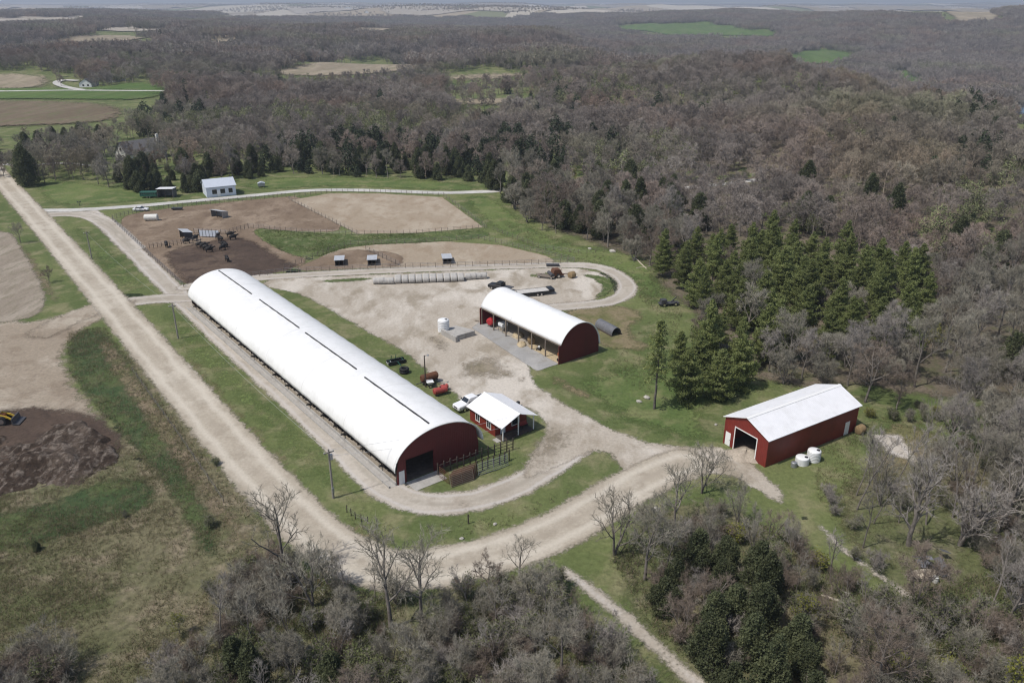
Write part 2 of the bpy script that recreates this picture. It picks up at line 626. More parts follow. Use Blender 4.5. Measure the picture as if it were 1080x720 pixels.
cam = bpy.data.cameras.new('camera')
cam.sensor_width = 36
cam.lens = 36 * FPX / 1080
cam.clip_start = .5
cam.clip_end = 40000
co = bpy.data.objects.new('camera', cam)
COL.objects.link(co)
co.location = (0, 0, CAM_H)
co.rotation_euler = (math.pi / 2 - PITCH, 0, 0)
SC.camera = co
SC.view_settings.view_transform = 'Standard'
SC.view_settings.look = 'None'
SC.view_settings.exposure = 0.0
SC.view_settings.gamma = 1.0
SC.view_settings.use_curve_mapping = False
SC.cycles.max_bounces = 5
SC.cycles.diffuse_bounces = 2
SC.cycles.glossy_bounces = 2
SC.cycles.transmission_bounces = 2
SC.cycles.transparent_max_bounces = 10
SC.cycles.volume_bounces = 0
SC.cycles.use_denoising = True
SC.cycles.denoiser = 'OPENIMAGEDENOISE'
SC.cycles.denoising_prefilter = 'ACCURATE'
SC.cycles.denoising_input_passes = 'RGB_ALBEDO_NORMAL'
SC.cycles.filter_width = 1.2

# ------------------------------------------------------------------ the ground, one sheet to the horizon
def spaced(lo, hi, near, step0, growth):
    out = [0.0]
    s = step0
    while out[-1] < hi:
        out.append(out[-1] + s)
        if out[-1] > near: s = min(s * growth, 400)
    pos = np.array(out)
    out = [0.0]
    s = step0
    while out[-1] < -lo:
        out.append(out[-1] + s)
        if out[-1] > near: s = min(s * growth, 400)
    return np.concatenate([-np.array(out)[:0:-1], pos])


gx = spaced(-14000, 14000, 420, 10, 1.035)
gy = spaced(-300, 20000, 900, 10, 1.03)
GX, GY = np.meshgrid(gx, gy)
GZ = terrain(GX, GY)
V = np.stack([GX, GY, GZ], -1).reshape(-1, 3)
nx, ny = len(gx), len(gy)
ii, jj = np.meshgrid(np.arange(nx - 1), np.arange(ny - 1))
q0 = (jj * nx + ii).ravel()
quads = np.stack([q0, q0 + 1, q0 + nx + 1, q0 + nx], -1)
M['grass'] = ground_mat('farm_grass', (.086, .112, .040), (.128, .148, .058), (.225, .205, .118), .035, .20, 1.6, (.4, .62), .68, bump=.5, contrast=.38)
g = link_mesh('ground', fast_mesh('ground', V, quads, mats=[M['grass']], smooth=True))
tag(g, kind='structure')


# ------------------------------------------------------------------ sheets lying on it
def chaikin(p, n=2, closed=True):
    p = np.array(p, float)
    for _ in range(n):
        if closed:
            q = np.roll(p, -1, 0)
            p = np.stack([.75 * p + .25 * q, .25 * p + .75 * q], 1).reshape(-1, 2)
        else:
            a, b = p[:-1], p[1:]
            m = np.stack([.75 * a + .25 * b, .25 * a + .75 * b], 1).reshape(-1, 2)
            p = np.vstack([p[:1], m, p[-1:]])
    return p


def seg_dist(x, y, P, closed):
    d2 = np.full(x.shape, 1e18)
    n = len(P)
    for i in range(n if closed else n - 1):
        a, b = P[i], P[(i + 1) % n]
        ab = b - a
        L = max(float(ab @ ab), 1e-9)
        t = np.clip(((x - a[0]) * ab[0] + (y - a[1]) * ab[1]) / L, 0, 1)
        d2 = np.minimum(d2, (x - a[0] - t * ab[0]) ** 2 + (y - a[1] - t * ab[1]) ** 2)
    return np.sqrt(d2)


NSHEET = 0
LINES = []


def sheet(name, pxpoly, mat, layer, res=1.0, margin=1.5, line=None, far=False, smooth=2, lift=None, kind='structure', height=None, clip=None):
    """a patch of ground cover: a polygon, or a lane of the given half-width along a line"""
    f = att if far else at
    P = np.array([f(*p[:2]) for p in pxpoly])
    if smooth: P = chaikin(P, smooth, line is None)
    if line and not far: LINES.append((P, line))
    lo, hi = P.min(0) - margin, P.max(0) + margin
    if line: lo -= line; hi += line
    nx = max(3, int((hi[0] - lo[0]) / res) + 2)
    ny = max(3, int((hi[1] - lo[1]) / res) + 2)
    xs = lo[0] + np.arange(nx) * res
    ys = lo[1] + np.arange(ny) * res
    X, Y = np.meshgrid(xs, ys)
    if line:
        sd = line - seg_dist(X, Y, P, False)
    else:
        sd = seg_dist(X, Y, P, True)
        sd = np.where(in_poly(X, Y, P), sd, -sd)
    keep = sd > -margin
    cell = keep[:-1, :-1] | keep[1:, :-1] | keep[:-1, 1:] | keep[1:, 1:]
    j, i = np.nonzero(cell)
    idx = -np.ones(nx * ny, int)
    a = j * nx + i
    Q = np.stack([a, a + 1, a + nx + 1, a + nx], -1)
    used = np.unique(Q)
    idx[used] = np.arange(len(used))
    Q = idx[Q]
    x, y, s = X.ravel()[used], Y.ravel()[used], sd.ravel()[used]
    global NSHEET
    NSHEET += 1
    z = terrain(x, y) + (lift if lift is not None else .006 * layer + .0005 * (NSHEET % 10))
    if height is not None: z = z + height(x, y, s)
    me = fast_mesh(name, np.stack([x, y, z], -1), Q, mats=[mat], smooth=True)
    at_ = me.attributes.new('sd', 'FLOAT', 'POINT')
    at_.data.foreach_set('value', s.astype(np.float32))
    return tag(link_mesh(name, me), kind=kind)


TAN = (.40, .345, .275)
M['road'] = ground_mat('tan_gravel_road', (.38, .335, .27), (.45, .405, .335), (.30, .26, .205), .05, .35, 2.5, contrast=.2, mid_amt=.75,
                       edge=(.9, 1.0), tracks=[(2.1, 1.0, (.52, .475, .40), .85), (5.9, 1.0, (.52, .475, .40), .85), (4.0, .7, (.31, .27, .215), .6), (.6, .5, (.27, .235, .18), .6)], bump=.25)
M['lane'] = ground_mat('grey_gravel_lane', (.385, .345, .29), (.45, .41, .355), (.31, .27, .22), .06, .35, 2.5, contrast=.18, mid_amt=.6,
                       edge=(.9, 1.0), tracks=[(1.2, .5, (.48, .45, .42), .8), (4.4, .5, (.48, .45, .42), .8), (2.8, .6, (.27, .245, .20), .6)], bump=.25)
M['yard'] = ground_mat('yard_gravel', (.385, .342, .285), (.50, .458, .40), (.27, .232, .178), .045, .13, 2.2, contrast=.24, mid_amt=.9,
                       edge=(1.0, 1.3), bump=.3, stretch=(.9, 1.7))
M['lane_white'] = ground_mat('white_rock_lane', (.44, .43, .405), (.52, .51, .48), (.38, .36, .32), .06, .3, 2.2, contrast=.14, edge=(.5, .4), bump=.2)
M['pen'] = ground_mat('brown_cattle_pen', (.185, .138, .098), (.255, .198, .145), (.135, .098, .070), .05, .22, 1.6, contrast=.28, mid_amt=.8, edge=(.8, .9), bump=.5, stretch=(.2, 1.5))
M['tan_lot'] = ground_mat('tan_bare_lot', (.31, .255, .19), (.365, .31, .24), (.26, .20, .14), .05, .18, 1.5, contrast=.18, mid_amt=.7, edge=(.5, .5), bump=.3, stretch=(.35, 1.8))
M['mud'] = ground_mat('dark_trodden_mud', (.075, .054, .042), (.11, .08, .06), (.052, .038, .031), .07, .3, 1.6, contrast=.35, mid_amt=.8, edge=(2.5, 2.2), bump=.7)
M['lush'] = ground_mat('lush_green_weeds', (.072, .100, .034), (.105, .132, .048), (.175, .175, .095), .09, .5, 1.4, contrast=.55, mid_amt=.7, edge=(1, 1.2), bump=1)
M['lawn'] = ground_mat('bright_spring_lawn', (.086, .122, .040), (.122, .154, .054), (.185, .186, .088), .03, .2, 1.4, contrast=.4, mid_amt=.7, edge=(3.5, 3.2), bump=.5)
M['stubble'] = ground_mat('grey_stubble_field', (.245, .208, .165), (.305, .265, .215), (.185, .165, .115), .035, .2, 2.0, contrast=.3, mid_amt=.7, edge=(1.2, 1.2), bump=.6, stretch=(.62, 3.5))
M['bare'] = ground_mat('bare_trampled_soil', (.28, .234, .18), (.365, .318, .255), (.21, .168, .125), .06, .22, 1.8, contrast=.3, mid_amt=.8, edge=(2, 2.2), bump=.6)
M['manure'] = ground_mat('dark_manure_heap', (.040, .029, .022), (.085, .066, .052), (.185, .155, .13), .10, .8, 1.6, contrast=.75, mid_amt=.75, bump=1, stretch=(1.3, 1.5))
M['meadow'] = ground_mat('rough_olive_meadow', (.088, .096, .044), (.148, .134, .080), (.225, .185, .132), .040, .26, 1.3, (.38, .62), .72, contrast=.6, edge=(3, 3), bump=1)
M['ditch'] = ground_mat('dead_grass_ditch', (.215, .172, .118), (.165, .138, .085), (.105, .112, .048), .1, .4, 1.6, contrast=.4, mid_amt=.75, edge=(1.8, 1.8), bump=.9)
M['ditch_green'] = ground_mat('deep_green_ditch_grass', (.046, .072, .030), (.070, .092, .036), (.115, .11, .058), .1, .4, 1.5, contrast=.5, mid_amt=.5, edge=(1.8, 1.8), bump=.9)
M['scrub'] = ground_mat('olive_scrub_ground', (.105, .115, .052), (.150, .135, .080), (.20, .175, .12), .05, .25, 1.4, contrast=.5, mid_amt=.6, edge=(3, 3), bump=.8)
M['litter'] = ground_mat('woodland_leaf_litter', (.115, .097, .072), (.155, .128, .096), (.085, .095, .042), .05, .25, 1.5, contrast=.45, mid_amt=.75, edge=(3, 3), bump=.8)
M['dry_grass'] = ground_mat('straw_coloured_grass', (.20, .165, .10), (.145, .14, .065), (.10, .105, .042), .12, .4, 1.6, contrast=.4, mid_amt=.7, edge=(2, 2.2), bump=.7)
M['apron'] = ground_mat('grey_concrete_apron', (.30, .295, .285), (.36, .35, .335), (.25, .235, .21), .1, .4, 2, contrast=.12, mid_amt=.6, edge=(.2, .15), bump=.15)
M['dust'] = ground_mat('olive_dirt_patch', (.245, .21, .155), (.29, .25, .195), (.17, .15, .10), .12, .4, 2, contrast=.25, mid_amt=.7, edge=(4.5, 3.5), bump=.4)
M['far_tan'] = ground_mat('far_tan_field', (.24, .20, .145), (.31, .26, .19), (.18, .165, .10), .006, .02, .2, contrast=.16, edge=(10, 14), bump=0, stretch=(.5, 5))
M['far_pale'] = ground_mat('far_pale_field', (.32, .285, .235), (.36, .325, .275), (.28, .25, .2), .004, .012, .2, contrast=.1, edge=(14, 20), bump=0, stretch=(.3, 5))
M['far_green'] = ground_mat('far_green_field', (.070, .115, .030), (.090, .14, .038), (.115, .14, .055), .006, .02, .2, contrast=.16, edge=(8, 12), bump=0, stretch=(.4, 4))
M['far_brown'] = ground_mat('far_brown_field', (.135, .105, .070), (.165, .13, .09), (.12, .125, .06), .01, .04, .3, contrast=.25, edge=(8, 12), bump=0, stretch=(.3, 5))
M['forest_floor'] = ground_mat('far_forest_floor', (.10, .085, .070), (.135, .112, .09), (.09, .092, .05), .008, .05, .5, contrast=.3, mid_amt=.6, edge=(8, 6), bump=0)

# rough land around the yard, lowest layers first
sheet('meadow', [(-330, 540), (-60, 525), (60, 500), (140, 440), (120, 360), (160, 360), (250, 500), (330, 590), (300, 660), (230, 900), (-420, 900)], M['meadow'], 1, 2, 4)
sheet('woodland_floor', [(210, 640), (300, 600), (352, 603), (400, 622), (470, 612), (520, 598), (560, 596), (600, 600), (650, 690), (720, 760), (700, 930), (100, 930), (160, 740)], M['scrub'], 2, 2, 4)
sheet('scrub_floor', [(640, 575), (690, 530), (740, 520), (800, 545), (870, 590), (930, 620), (1000, 640), (1090, 640), (1250, 760), (1250, 930), (740, 930), (690, 700), (650, 640)], M['scrub'], 2, 2, 4)
sheet('east_woodland_floor', [(690, 300), (640, 262), (560, 236), (524, 208), (600, 190), (760, 150), (1080, 150), (1400, 260), (1400, 520), (1180, 520), (1090, 430), (1010, 425), (960, 418), (900, 405), (850, 415), (790, 400), (760, 380), (740, 340)], M['litter'], 2, 4, 8)
sheet('meadow_grass', [(-60, 545), (20, 536), (70, 522), (130, 496), (175, 515), (160, 540), (90, 560), (30, 580), (-60, 590)], M['ditch_green'], 3, 1, 4)
sheet('dark_soil', [(-160, 470), (-20, 432), (24, 426), (60, 428), (110, 434), (130, 452), (142, 480), (90, 505), (0, 510), (-160, 540)], M['mud'], 6, 1, 4)
sheet('dry_grass_patch', [(925, 440), (1000, 455), (1060, 520), (1010, 580), (940, 600), (890, 575), (880, 525), (920, 490)], M['dry_grass'], 3, 1, 4)
sheet('dry_grass_patch', [(575, 392), (612, 405), (640, 432), (625, 425), (585, 408)], M['dry_grass'], 3, 1, 3)
sheet('dry_grass_patch', [(590, 325), (640, 318), (690, 330), (660, 350), (700, 370), (640, 372), (600, 345)], M['dry_grass'], 3, 1, 3)
sheet('dry_grass_patch', [(330, 542), (392, 556), (425, 572), (410, 584), (370, 572), (338, 560)], M['dry_grass'], 5, 1, 2)
sheet('dry_grass_patch', [(196, 368), (262, 440), (330, 512), (318, 516), (248, 448), (190, 378)], M['dry_grass'], 5, 1, 2)
sheet('scrub_floor', [(870, 520), (905, 492), (985, 480), (1100, 470), (1150, 640), (960, 640), (900, 600)], M['scrub'], 4, 1.2, 5)
sheet('lawn', [(36, 190), (75, 190), (150, 200), (214, 205), (140, 214), (55, 219), (40, 207)], M['lawn'], 3, 2, 3)
sheet('lawn', [(240, 198), (300, 184), (480, 190), (520, 203), (430, 200), (350, 196), (290, 201)], M['lawn'], 3, 2, 3)
sheet('lawn', [(478, 206), (525, 206), (550, 232), (600, 258), (690, 268), (715, 330), (680, 322), (655, 286), (606, 276), (545, 258), (520, 244)], M['lawn'], 3, 2, 3)
sheet('lawn', [(640, 390), (700, 372), (760, 402), (860, 404), (740, 428), (762, 462), (722, 468), (660, 448), (630, 428), (600, 400)], M['lawn'], 3, 1.5, 3)
sheet('lawn', [(160, 333), (186, 326), (342, 482), (400, 531), (392, 545), (330, 510), (240, 420)], M['lawn'], 3, 1.5, 3)
sheet('lawn', [(68, 238), (94, 238), (160, 300), (150, 310), (124, 306)], M['lawn'], 3, 1.5, 3)
sheet('ditch_grass', [(112, 342), (150, 400), (200, 480), (232, 560), (228, 600), (200, 570), (165, 500), (95, 430), (66, 385), (70, 350)], M['ditch_green'], 3, 1, 3)
sheet('ditch_dead_grass', [(112, 350), (140, 388), (190, 450), (232, 520), (290, 590), (262, 600), (222, 545), (168, 470), (120, 400), (98, 362)], M['ditch'], 4, 1, 3)
sheet('ditch_dead_grass', [(14, 245), (48, 285), (66, 322), (50, 318), (26, 280)], M['ditch'], 4, 1, 2)
sheet('crop_field', [(-420, 236), (6, 234), (30, 268), (58, 322), (20, 345), (-420, 352)], M['stubble'], 4, 2, 3)
sheet('bare_soil', [(-420, 342), (20, 340), (60, 334), (108, 316), (142, 322), (84, 350), (68, 372), (82, 405), (112, 440), (138, 470), (60, 490), (-420, 470)], M['bare'], 5, 1.5, 5)
# pens
sheet('cattle_pen', [(119, 232), (150, 222), (290, 208), (320, 206), (378, 246), (300, 244), (262, 240), (290, 262), (333, 274), (300, 288), (212, 298), (192, 302), (150, 268)], M['pen'], 4, 1, 2.5)
sheet('bare_lot', [(306, 211), (348, 204), (400, 204), (467, 208), (511, 240), (440, 246), (376, 247)], M['tan_lot'], 5, 1, 1.5, smooth=0)
sheet('lower_lot', [(334, 273), (362, 259), (505, 253), (604, 276), (540, 279), (392, 283), (300, 287)], M['tan_lot'], 5, 1, 2, smooth=1)
sheet('lower_pen', [(300, 287), (335, 272), (362, 262), (424, 266), (428, 281), (392, 283)], M['pen'], 6, 1, 2, smooth=1)
sheet('trodden_mud', [(168, 264), (226, 252), (262, 248), (300, 272), (322, 281), (300, 287), (240, 300), (205, 300), (194, 304), (175, 280)], M['mud'], 6, 1, 4)
sheet('weedy_strip', [(262, 239), (302, 244), (375, 248), (450, 246), (515, 242), (520, 251), (440, 257), (372, 259), (338, 271), (312, 272), (290, 262)], M['lush'], 7, 1, 2)
# yard and lanes
sheet('farm_yard', [(268, 302), (292, 290), (330, 292), (395, 289), (520, 284), (600, 281), (632, 286), (646, 296), (642, 304), (634, 316), (604, 322), (560, 332), (560, 392), (566, 404), (594, 424), (630, 443), (662, 459), (700, 470),
                    (770, 470), (800, 490), (830, 522), (826, 538), (790, 512), (756, 500), (720, 508), (690, 512), (657, 508), (646, 484), (632, 474), (602, 488), (574, 500), (545, 508), (556, 480), (578, 452), (556, 428), (496, 430),
                    (470, 411), (443, 388), (424, 371), (381, 348), (345, 326), (310, 308)], M['yard'], 8, .8, 3)
sheet('bunk_lane', [(196, 303), (230, 296), (300, 291), (392, 286), (500, 282), (600, 279), (632, 281), (655, 291), (664, 304), (655, 315), (630, 321), (560, 326)], M['lane'], 9, .8, 2, line=2.6)
sheet('driveway', [(96, 224), (106, 232), (134, 258), (168, 292), (199, 322), (240, 360), (313, 425), (378, 488), (405, 515), (440, 531), (480, 532), (520, 523), (560, 505), (592, 484), (622, 458)], M['lane'], 7, .8, 2, line=2.9)
sheet('farm_lane', [(36, 222), (80, 222), (150, 217), (205, 212), (270, 206), (330, 200), (400, 201), (470, 204), (522, 202)], M['lane_white'], 11, 1, 2, line=2.3)
sheet('farm_lane', [(600, 204), (650, 203), (720, 202), (800, 197)], M['lane_white'], 11, 1, 2, line=2.0)
sheet('crossing_lane', [(112, 322), (140, 318), (170, 315), (205, 314)], M['lane'], 13, .6, 2.5, line=3.4)
sheet('crossing_lane', [(44, 227), (88, 225), (112, 234), (140, 262)], M['lane'], 7, .6, 2.5, line=3.4)
sheet('concrete_apron', [(497, 346), (508, 338), (590, 384), (566, 392)], M['apron'], 12, .5, .6, smooth=0)
sheet('dirt_patch', [(478, 380), (520, 370), (552, 396), (560, 406), (520, 400), (480, 402)], M['dust'], 12, .8, 3)
sheet('dirt_patch', [(440, 350), (470, 356), (478, 374), (458, 372)], M['dust'], 12, .8, 3)
sheet('dirt_patch', [(484, 536), (500, 531), (508, 540), (494, 552), (484, 548)], M['dust'], 12, .6, 2)
sheet('dirt_patch', [(560, 462), (585, 448), (612, 456), (600, 474), (580, 494), (544, 502), (556, 480)], M['dust'], 12, .8, 3)
sheet('loop_grass', [(606, 288), (640, 291), (652, 302), (640, 313), (622, 316), (636, 304), (628, 296)], M['lush'], 13, .6, 2)
sheet('loop_grass', [(552, 290), (586, 286), (600, 290), (570, 294)], M['lush'], 13, .6, 2)
sheet('loop_grass', [(330, 296), (392, 292), (394, 296), (350, 299)], M['lush'], 13, .6, 2)
sheet('gravel_road', [(-60, 140), (-18, 165), (8, 196), (48, 240), (118, 320), (170, 382), (254, 480), (300, 530), (340, 570), (385, 597), (430, 603), (485, 595), (545, 578), (605, 551), (650, 522), (690, 500), (722, 488)], M['road'], 14, .8, 2.5, line=4.0)
sheet('field_track', [(122, 321), (98, 326), (74, 336), (48, 350)], M['bare'], 13, .8, 5, line=4.2)
sheet('concrete_pad', [(914, 456), (951, 457.5), (974, 492), (936, 480)], M['lane'], 12, .5, .6, smooth=0)
sheet('creek_lane', [(596, 602), (622, 622), (672, 662), (700, 690), (740, 724), (790, 770)], M['lane'], 12, .5, 2, line=1.15)
sheet('footpath', [(866, 556), (895, 585), (935, 612), (960, 632)], M['lane'], 12, .5, 1.6, line=.7)
sheet('house_drive', [(-8, 172), (30, 176), (60, 171), (110, 176)], M['lane_white'], 12, 1, 2, line=1.6)

# far fields, each an opening in the woods
FIELDS = [
    ('far_field', [(-60, 108), (60, 107), (128, 111), (136, 122), (110, 131), (-60, 137)], 'far_brown'),
    ('far_field', [(-60, 91), (36, 92), (168, 96), (176, 103), (120, 108), (-60, 107)], 'far_green'),
    ('far_field', [(-60, 79), (50, 78), (58, 88), (40, 94), (-60, 95)], 'far_tan'),
    ('far_field', [(280, 76), (330, 66), (392, 62), (462, 70), (425, 77), (300, 82)], 'far_tan'),
    ('far_field', [(462, 80), (555, 76), (560, 83), (470, 87)], 'far_tan'),
    ('far_field', [(470, 104), (552, 103), (560, 111), (470, 112)], 'far_tan'),
    ('far_field', [(72, 96), (150, 86), (180, 92), (184, 102), (76, 103)], 'far_green'),
    ('far_field', [(636, 29), (690, 24), (760, 26), (832, 36), (800, 40), (700, 38)], 'far_green'),
    ('far_field', [(828, 56), (870, 51), (902, 55), (890, 68), (836, 68)], 'far_green'),
    ('far_field', [(936, 77), (970, 74), (984, 86), (948, 92)], 'far_green'),
    ('far_field', [(-60, 19), (92, 18), (98, 25), (-60, 27)], 'far_pale'),
    ('far_field', [(60, 39), (160, 38), (160, 45), (60, 46)], 'far_tan'),
    ('far_field', [(212, 39), (256, 41), (256, 47), (212, 46)], 'far_tan'),
    ('far_field', [(232, 14), (330, 15), (330, 19), (232, 18.5)], 'far_pale'),
    ('far_field', [(400, 11), (560, 14), (556, 19), (480, 18), (400, 15)], 'far_pale'),
    ('far_field', [(300, 9), (398, 10), (398, 13), (300, 13)], 'far_pale'),
    ('far_field', [(-60, 8), (60, 7.5), (80, 11), (-60, 14)], 'far_pale'),
    ('far_field', [(770, 7), (900, 10), (890, 16), (830, 13)], 'far_tan'),
    ('far_field', [(890, 7), (960, 6.5), (1062, 12), (1062, 14.5), (960, 15), (900, 12)], 'far_tan'),
    ('far_field', [(100, 30), (180, 29), (190, 33), (100, 34)], 'far_pale'),
    ('far_field', [(330, 31), (420, 30), (430, 34), (330, 35)], 'far_tan'),
    ('far_field', [(560, 12), (650, 11), (660, 14), (560, 15)], 'far_tan'),
    ('far_field', [(980, 17), (1060, 18), (1070, 21), (990, 20)], 'far_tan'),
    ('far_field', [(150, 7), (230, 7.5), (230, 10), (150, 10)], 'far_tan'),
    ('far_field', [(600, 6.5), (740, 6.5), (720, 9), (620, 9)], 'far_tan'),
]
for nme, poly, mt in FIELDS:
    P = np.array([att(*p) for p in poly])
    size = max(np.ptp(P[:, 0]), np.ptp(P[:, 1]))
    dist = float(np.hypot(*P.mean(0)))
    sheet(nme, poly, M[mt], 0, max(3, size / 90), max(3, size / 70), far=True, smooth=1, lift=.25 + dist * .0006)
sheet('far_road', [(-60, 96.5), (60, 96), (120, 97), (172, 97)], M['lane_white'], 0, 3, 5, line=3, far=True, lift=.75)
sheet('far_drive', [(86, 96), (66, 92), (58, 88), (66, 85), (80, 86)], M['lane_white'], 0, 2, 4, line=3.2, far=True, lift=.8)
sheet('river', [(1062, 118), (1072, 110), (1100, 108), (1130, 114), (1100, 119)], M['water'], 0, 6, 6, far=True, lift=.6)
CLEAR_PX = [p for _, p, _ in FIELDS] + [[(-60, 94), (180, 94), (182, 101), (-60, 101)], [(56, 84), (92, 84), (96, 98), (56, 98)], [(1055, 122), (1072, 108), (1140, 106), (1140, 122)]]


def vnoise(x, y, s, seed=0):
    """cheap smooth value noise in 0..1"""
    x, y = x / s + seed * 17.3, y / s + seed * 9.1
    xi, yi = np.floor(x).astype(np.int64), np.floor(y).astype(np.int64)
    fx, fy = x - xi, y - yi
    fx, fy = fx * fx * (3 - 2 * fx), fy * fy * (3 - 2 * fy)

    def hsh(a, b):
        n = (a * 374761393 + b * 668265263) & 0x7fffffff
        n = ((n ^ (n >> 13)) * 1274126177) & 0x7fffffff
        return (n % 10007) / 10007.0
    return (hsh(xi, yi) * (1 - fx) + hsh(xi + 1, yi) * fx) * (1 - fy) + (hsh(xi, yi + 1) * (1 - fx) + hsh(xi + 1, yi + 1) * fx) * fy


# the dark heap by the field track
def heap_h(x, y, s):
    n = (vnoise(x, y, 6, 1) - .5) * 2.2 + (vnoise(x, y, 2.2, 2) - .5) * 1.3 + (vnoise(x, y, .8, 3) - .5) * .6
    s = s + (vnoise(x, y, 5, 4) - .5) * 5 + (vnoise(x, y, 1.6, 5) - .5) * 1.5
    trench = np.exp(-((y - 116 + .12 * (x + 70) + 3 * np.sin(x / 7)) / 1.6) ** 2)
    terr = .8 + .9 * sstep(s, 6, 8) + .5 * sstep(s, 13, 15)
    return .75 * sstep(s, .2, 1.6) * np.maximum(terr + .5 * n + .5 * (vnoise(x, y, .55, 9) - .5) - 1.2 * trench, .2) - .3


# ------------------------------------------------------------------ tree builders
def perp(d, rng):
    a = rng.normal(size=3)
    a -= d * (a @ d)
    return a / max(np.linalg.norm(a), 1e-6)


def grow_tree(rng, h, trunk=.35, nch=(8, 5, 5, 4), lens=(.52, .55, .55, .5), ang=(38, 42, 45, 48), r0=None, rmin=.012, steps=(6, 4, 3, 2, 1), wob=.16, up=.10, lean=0.0, dead=0.0, forks=1):
    """returns arrays of segments (p0, p1, r0, r1, level) of a bare broadleaf tree"""
    segs = []
    r0 = r0 or h * .018

    def go(p, d, L, r, lev):
        n = steps[min(lev, len(steps) - 1)]
        pts, rad, dirs = [p], [r], [d]
        rend = max(rmin * .8, r * (.42 if lev else .30))
        for i in range(n):
            d = d + perp(d, rng) * rng.uniform(0, wob) + np.array([0, 0, up * (1 if lev else .5)])
            d = d / np.linalg.norm(d)
            p = p + d * L / n
            rr = r + (rend - r) * (i + 1) / n
            segs.append((pts[-1], p, rad[-1], rr, lev))
            pts.append(p); rad.append(rr); dirs.append(d)
        if lev >= len(nch): return
        k = nch[lev]
        k = max(1, int(round(k * rng.uniform(.8, 1.2))))
        a0 = rng.uniform(0, 6.28)
        s0 = trunk if lev == 0 else .22
        for j in range(k):
            t = s0 + (1 - s0) * ((j + rng.uniform(.1, .9)) / k)
            f = t * n
            i = min(int(f), n - 1)
            q = pts[i] + (pts[i + 1] - pts[i]) * (f - i)
            rq = rad[i] + (rad[i + 1] - rad[i]) * (f - i)
            dd = dirs[i + 1]
            a0 += 2.4 + rng.uniform(-.5, .5)
            s = np.cross(dd, [0, 0, 1.]) if abs(dd[2]) < .98 else np.array([1., 0, 0])
            s /= np.linalg.norm(s)
            tt = np.cross(dd, s)
            side = s * math.cos(a0) + tt * math.sin(a0)
            an = R(ang[lev] * rng.uniform(.7, 1.25))
            nd = dd * math.cos(an) + side * math.sin(an)
            Lc = L * lens[lev] * rng.uniform(.7, 1.15) * (1.1 - .45 * (t - s0) / (1 - s0) if lev == 0 else 1.15 - .5 * t)
            if lev == 0: Lc *= 1.0
            go(q, nd / np.linalg.norm(nd), Lc, max(rmin, rq * .62), lev + 1)

    for fk in range(forks):
        d = np.array([rng.normal() * .05 + lean, rng.normal() * .05, 1.])
        if forks > 1:
            a = 6.28 * fk / forks + rng.uniform(-.4, .4)
            d += np.array([math.cos(a), math.sin(a), 0]) * rng.uniform(.2, .45)
        d /= np.linalg.norm(d)
        go(np.array([0, 0, -.15]), d, h * .74 * (1 if forks == 1 else rng.uniform(.75, 1)), r0, 0)
    return segs


def segs_mesh(segs, sides):
    """prisms along segments"""
    if not segs: return np.zeros((0, 3)), np.zeros((0, 4), int)
    P0 = np.array([s[0] for s in segs]); P1 = np.array([s[1] for s in segs])
    r0 = np.array([s[2] for s in segs]); r1 = np.array([s[3] for s in segs])
    D = P1 - P0
    D /= np.maximum(np.linalg.norm(D, axis=1, keepdims=True), 1e-6)
    up = np.where(np.abs(D[:, 2:3]) < .9, np.array([[0, 0, 1.]]), np.array([[1., 0, 0]]))
    S = np.cross(D, up); S /= np.linalg.norm(S, axis=1, keepdims=True)
    T = np.cross(S, D)
    a = 2 * np.pi * np.arange(sides) / sides
    ring = S[:, None] * np.cos(a)[None, :, None] + T[:, None] * np.sin(a)[None, :, None]
    V0 = P0[:, None] + ring * r0[:, None, None]
    V1 = P1[:, None] + ring * r1[:, None, None]
    V = np.stack([V0, V1], 1).reshape(-1, 3)
    n = len(segs)
    k = np.arange(sides)
    kk = (k + 1) % sides
    base = (np.arange(n) * 2 * sides)[:, None]
    Q = np.stack([base + k, base + kk, base + sides + kk, base + sides + k], -1).reshape(-1, 4)
    return V, Q


def leaf_tris(rng, centres, size, spread, per):
    """small leaf-clump faces scattered about points"""
    C = np.repeat(np.asarray(centres), per, 0)
    C = C + rng.normal(size=C.shape) * spread
    n = len(C)
    A = rng.normal(size=(n, 3)); A /= np.linalg.norm(A, axis=1, keepdims=True)
    B = rng.normal(size=(n, 3)); B -= A * (A * B).sum(1, keepdims=True); B /= np.linalg.norm(B, axis=1, keepdims=True)
    s = (size * rng.uniform(.6, 1.4, n))[:, None]
    V = np.stack([C - A * s * .5, C + A * s * .5, C + B * s * .85 * rng.choice([-1, 1], n)[:, None]], 1).reshape(-1, 3)
    return V, np.arange(3 * n).reshape(-1, 3)


def slivers(rng, segs, lmin, length, width, per):
    """the finest twigs: slender faces fanned round the ends of branches"""
    E_ = [s for s in segs if s[4] >= lmin]
    P = np.repeat(np.array([s[1] for s in E_]), per, 0)
    D = np.array([s[1] - s[0] for s in E_]); D /= np.maximum(np.linalg.norm(D, axis=1, keepdims=True), 1e-6)
    D = np.repeat(D, per, 0) + rng.normal(size=P.shape) * .55
    D[:, 2] += .12
    D /= np.linalg.norm(D, axis=1, keepdims=True)
    n = len(P)
    P = P - D * (rng.uniform(0, .5, n) * length)[:, None]
    S = np.cross(D, rng.normal(size=P.shape)); S /= np.maximum(np.linalg.norm(S, axis=1, keepdims=True), 1e-6)
    L = (length * rng.uniform(.5, 1.3, n))[:, None]
    return np.stack([P - S * width / 2, P + S * width / 2, P + D * L], 1).reshape(-1, 3), np.arange(3 * n).reshape(-1, 3)




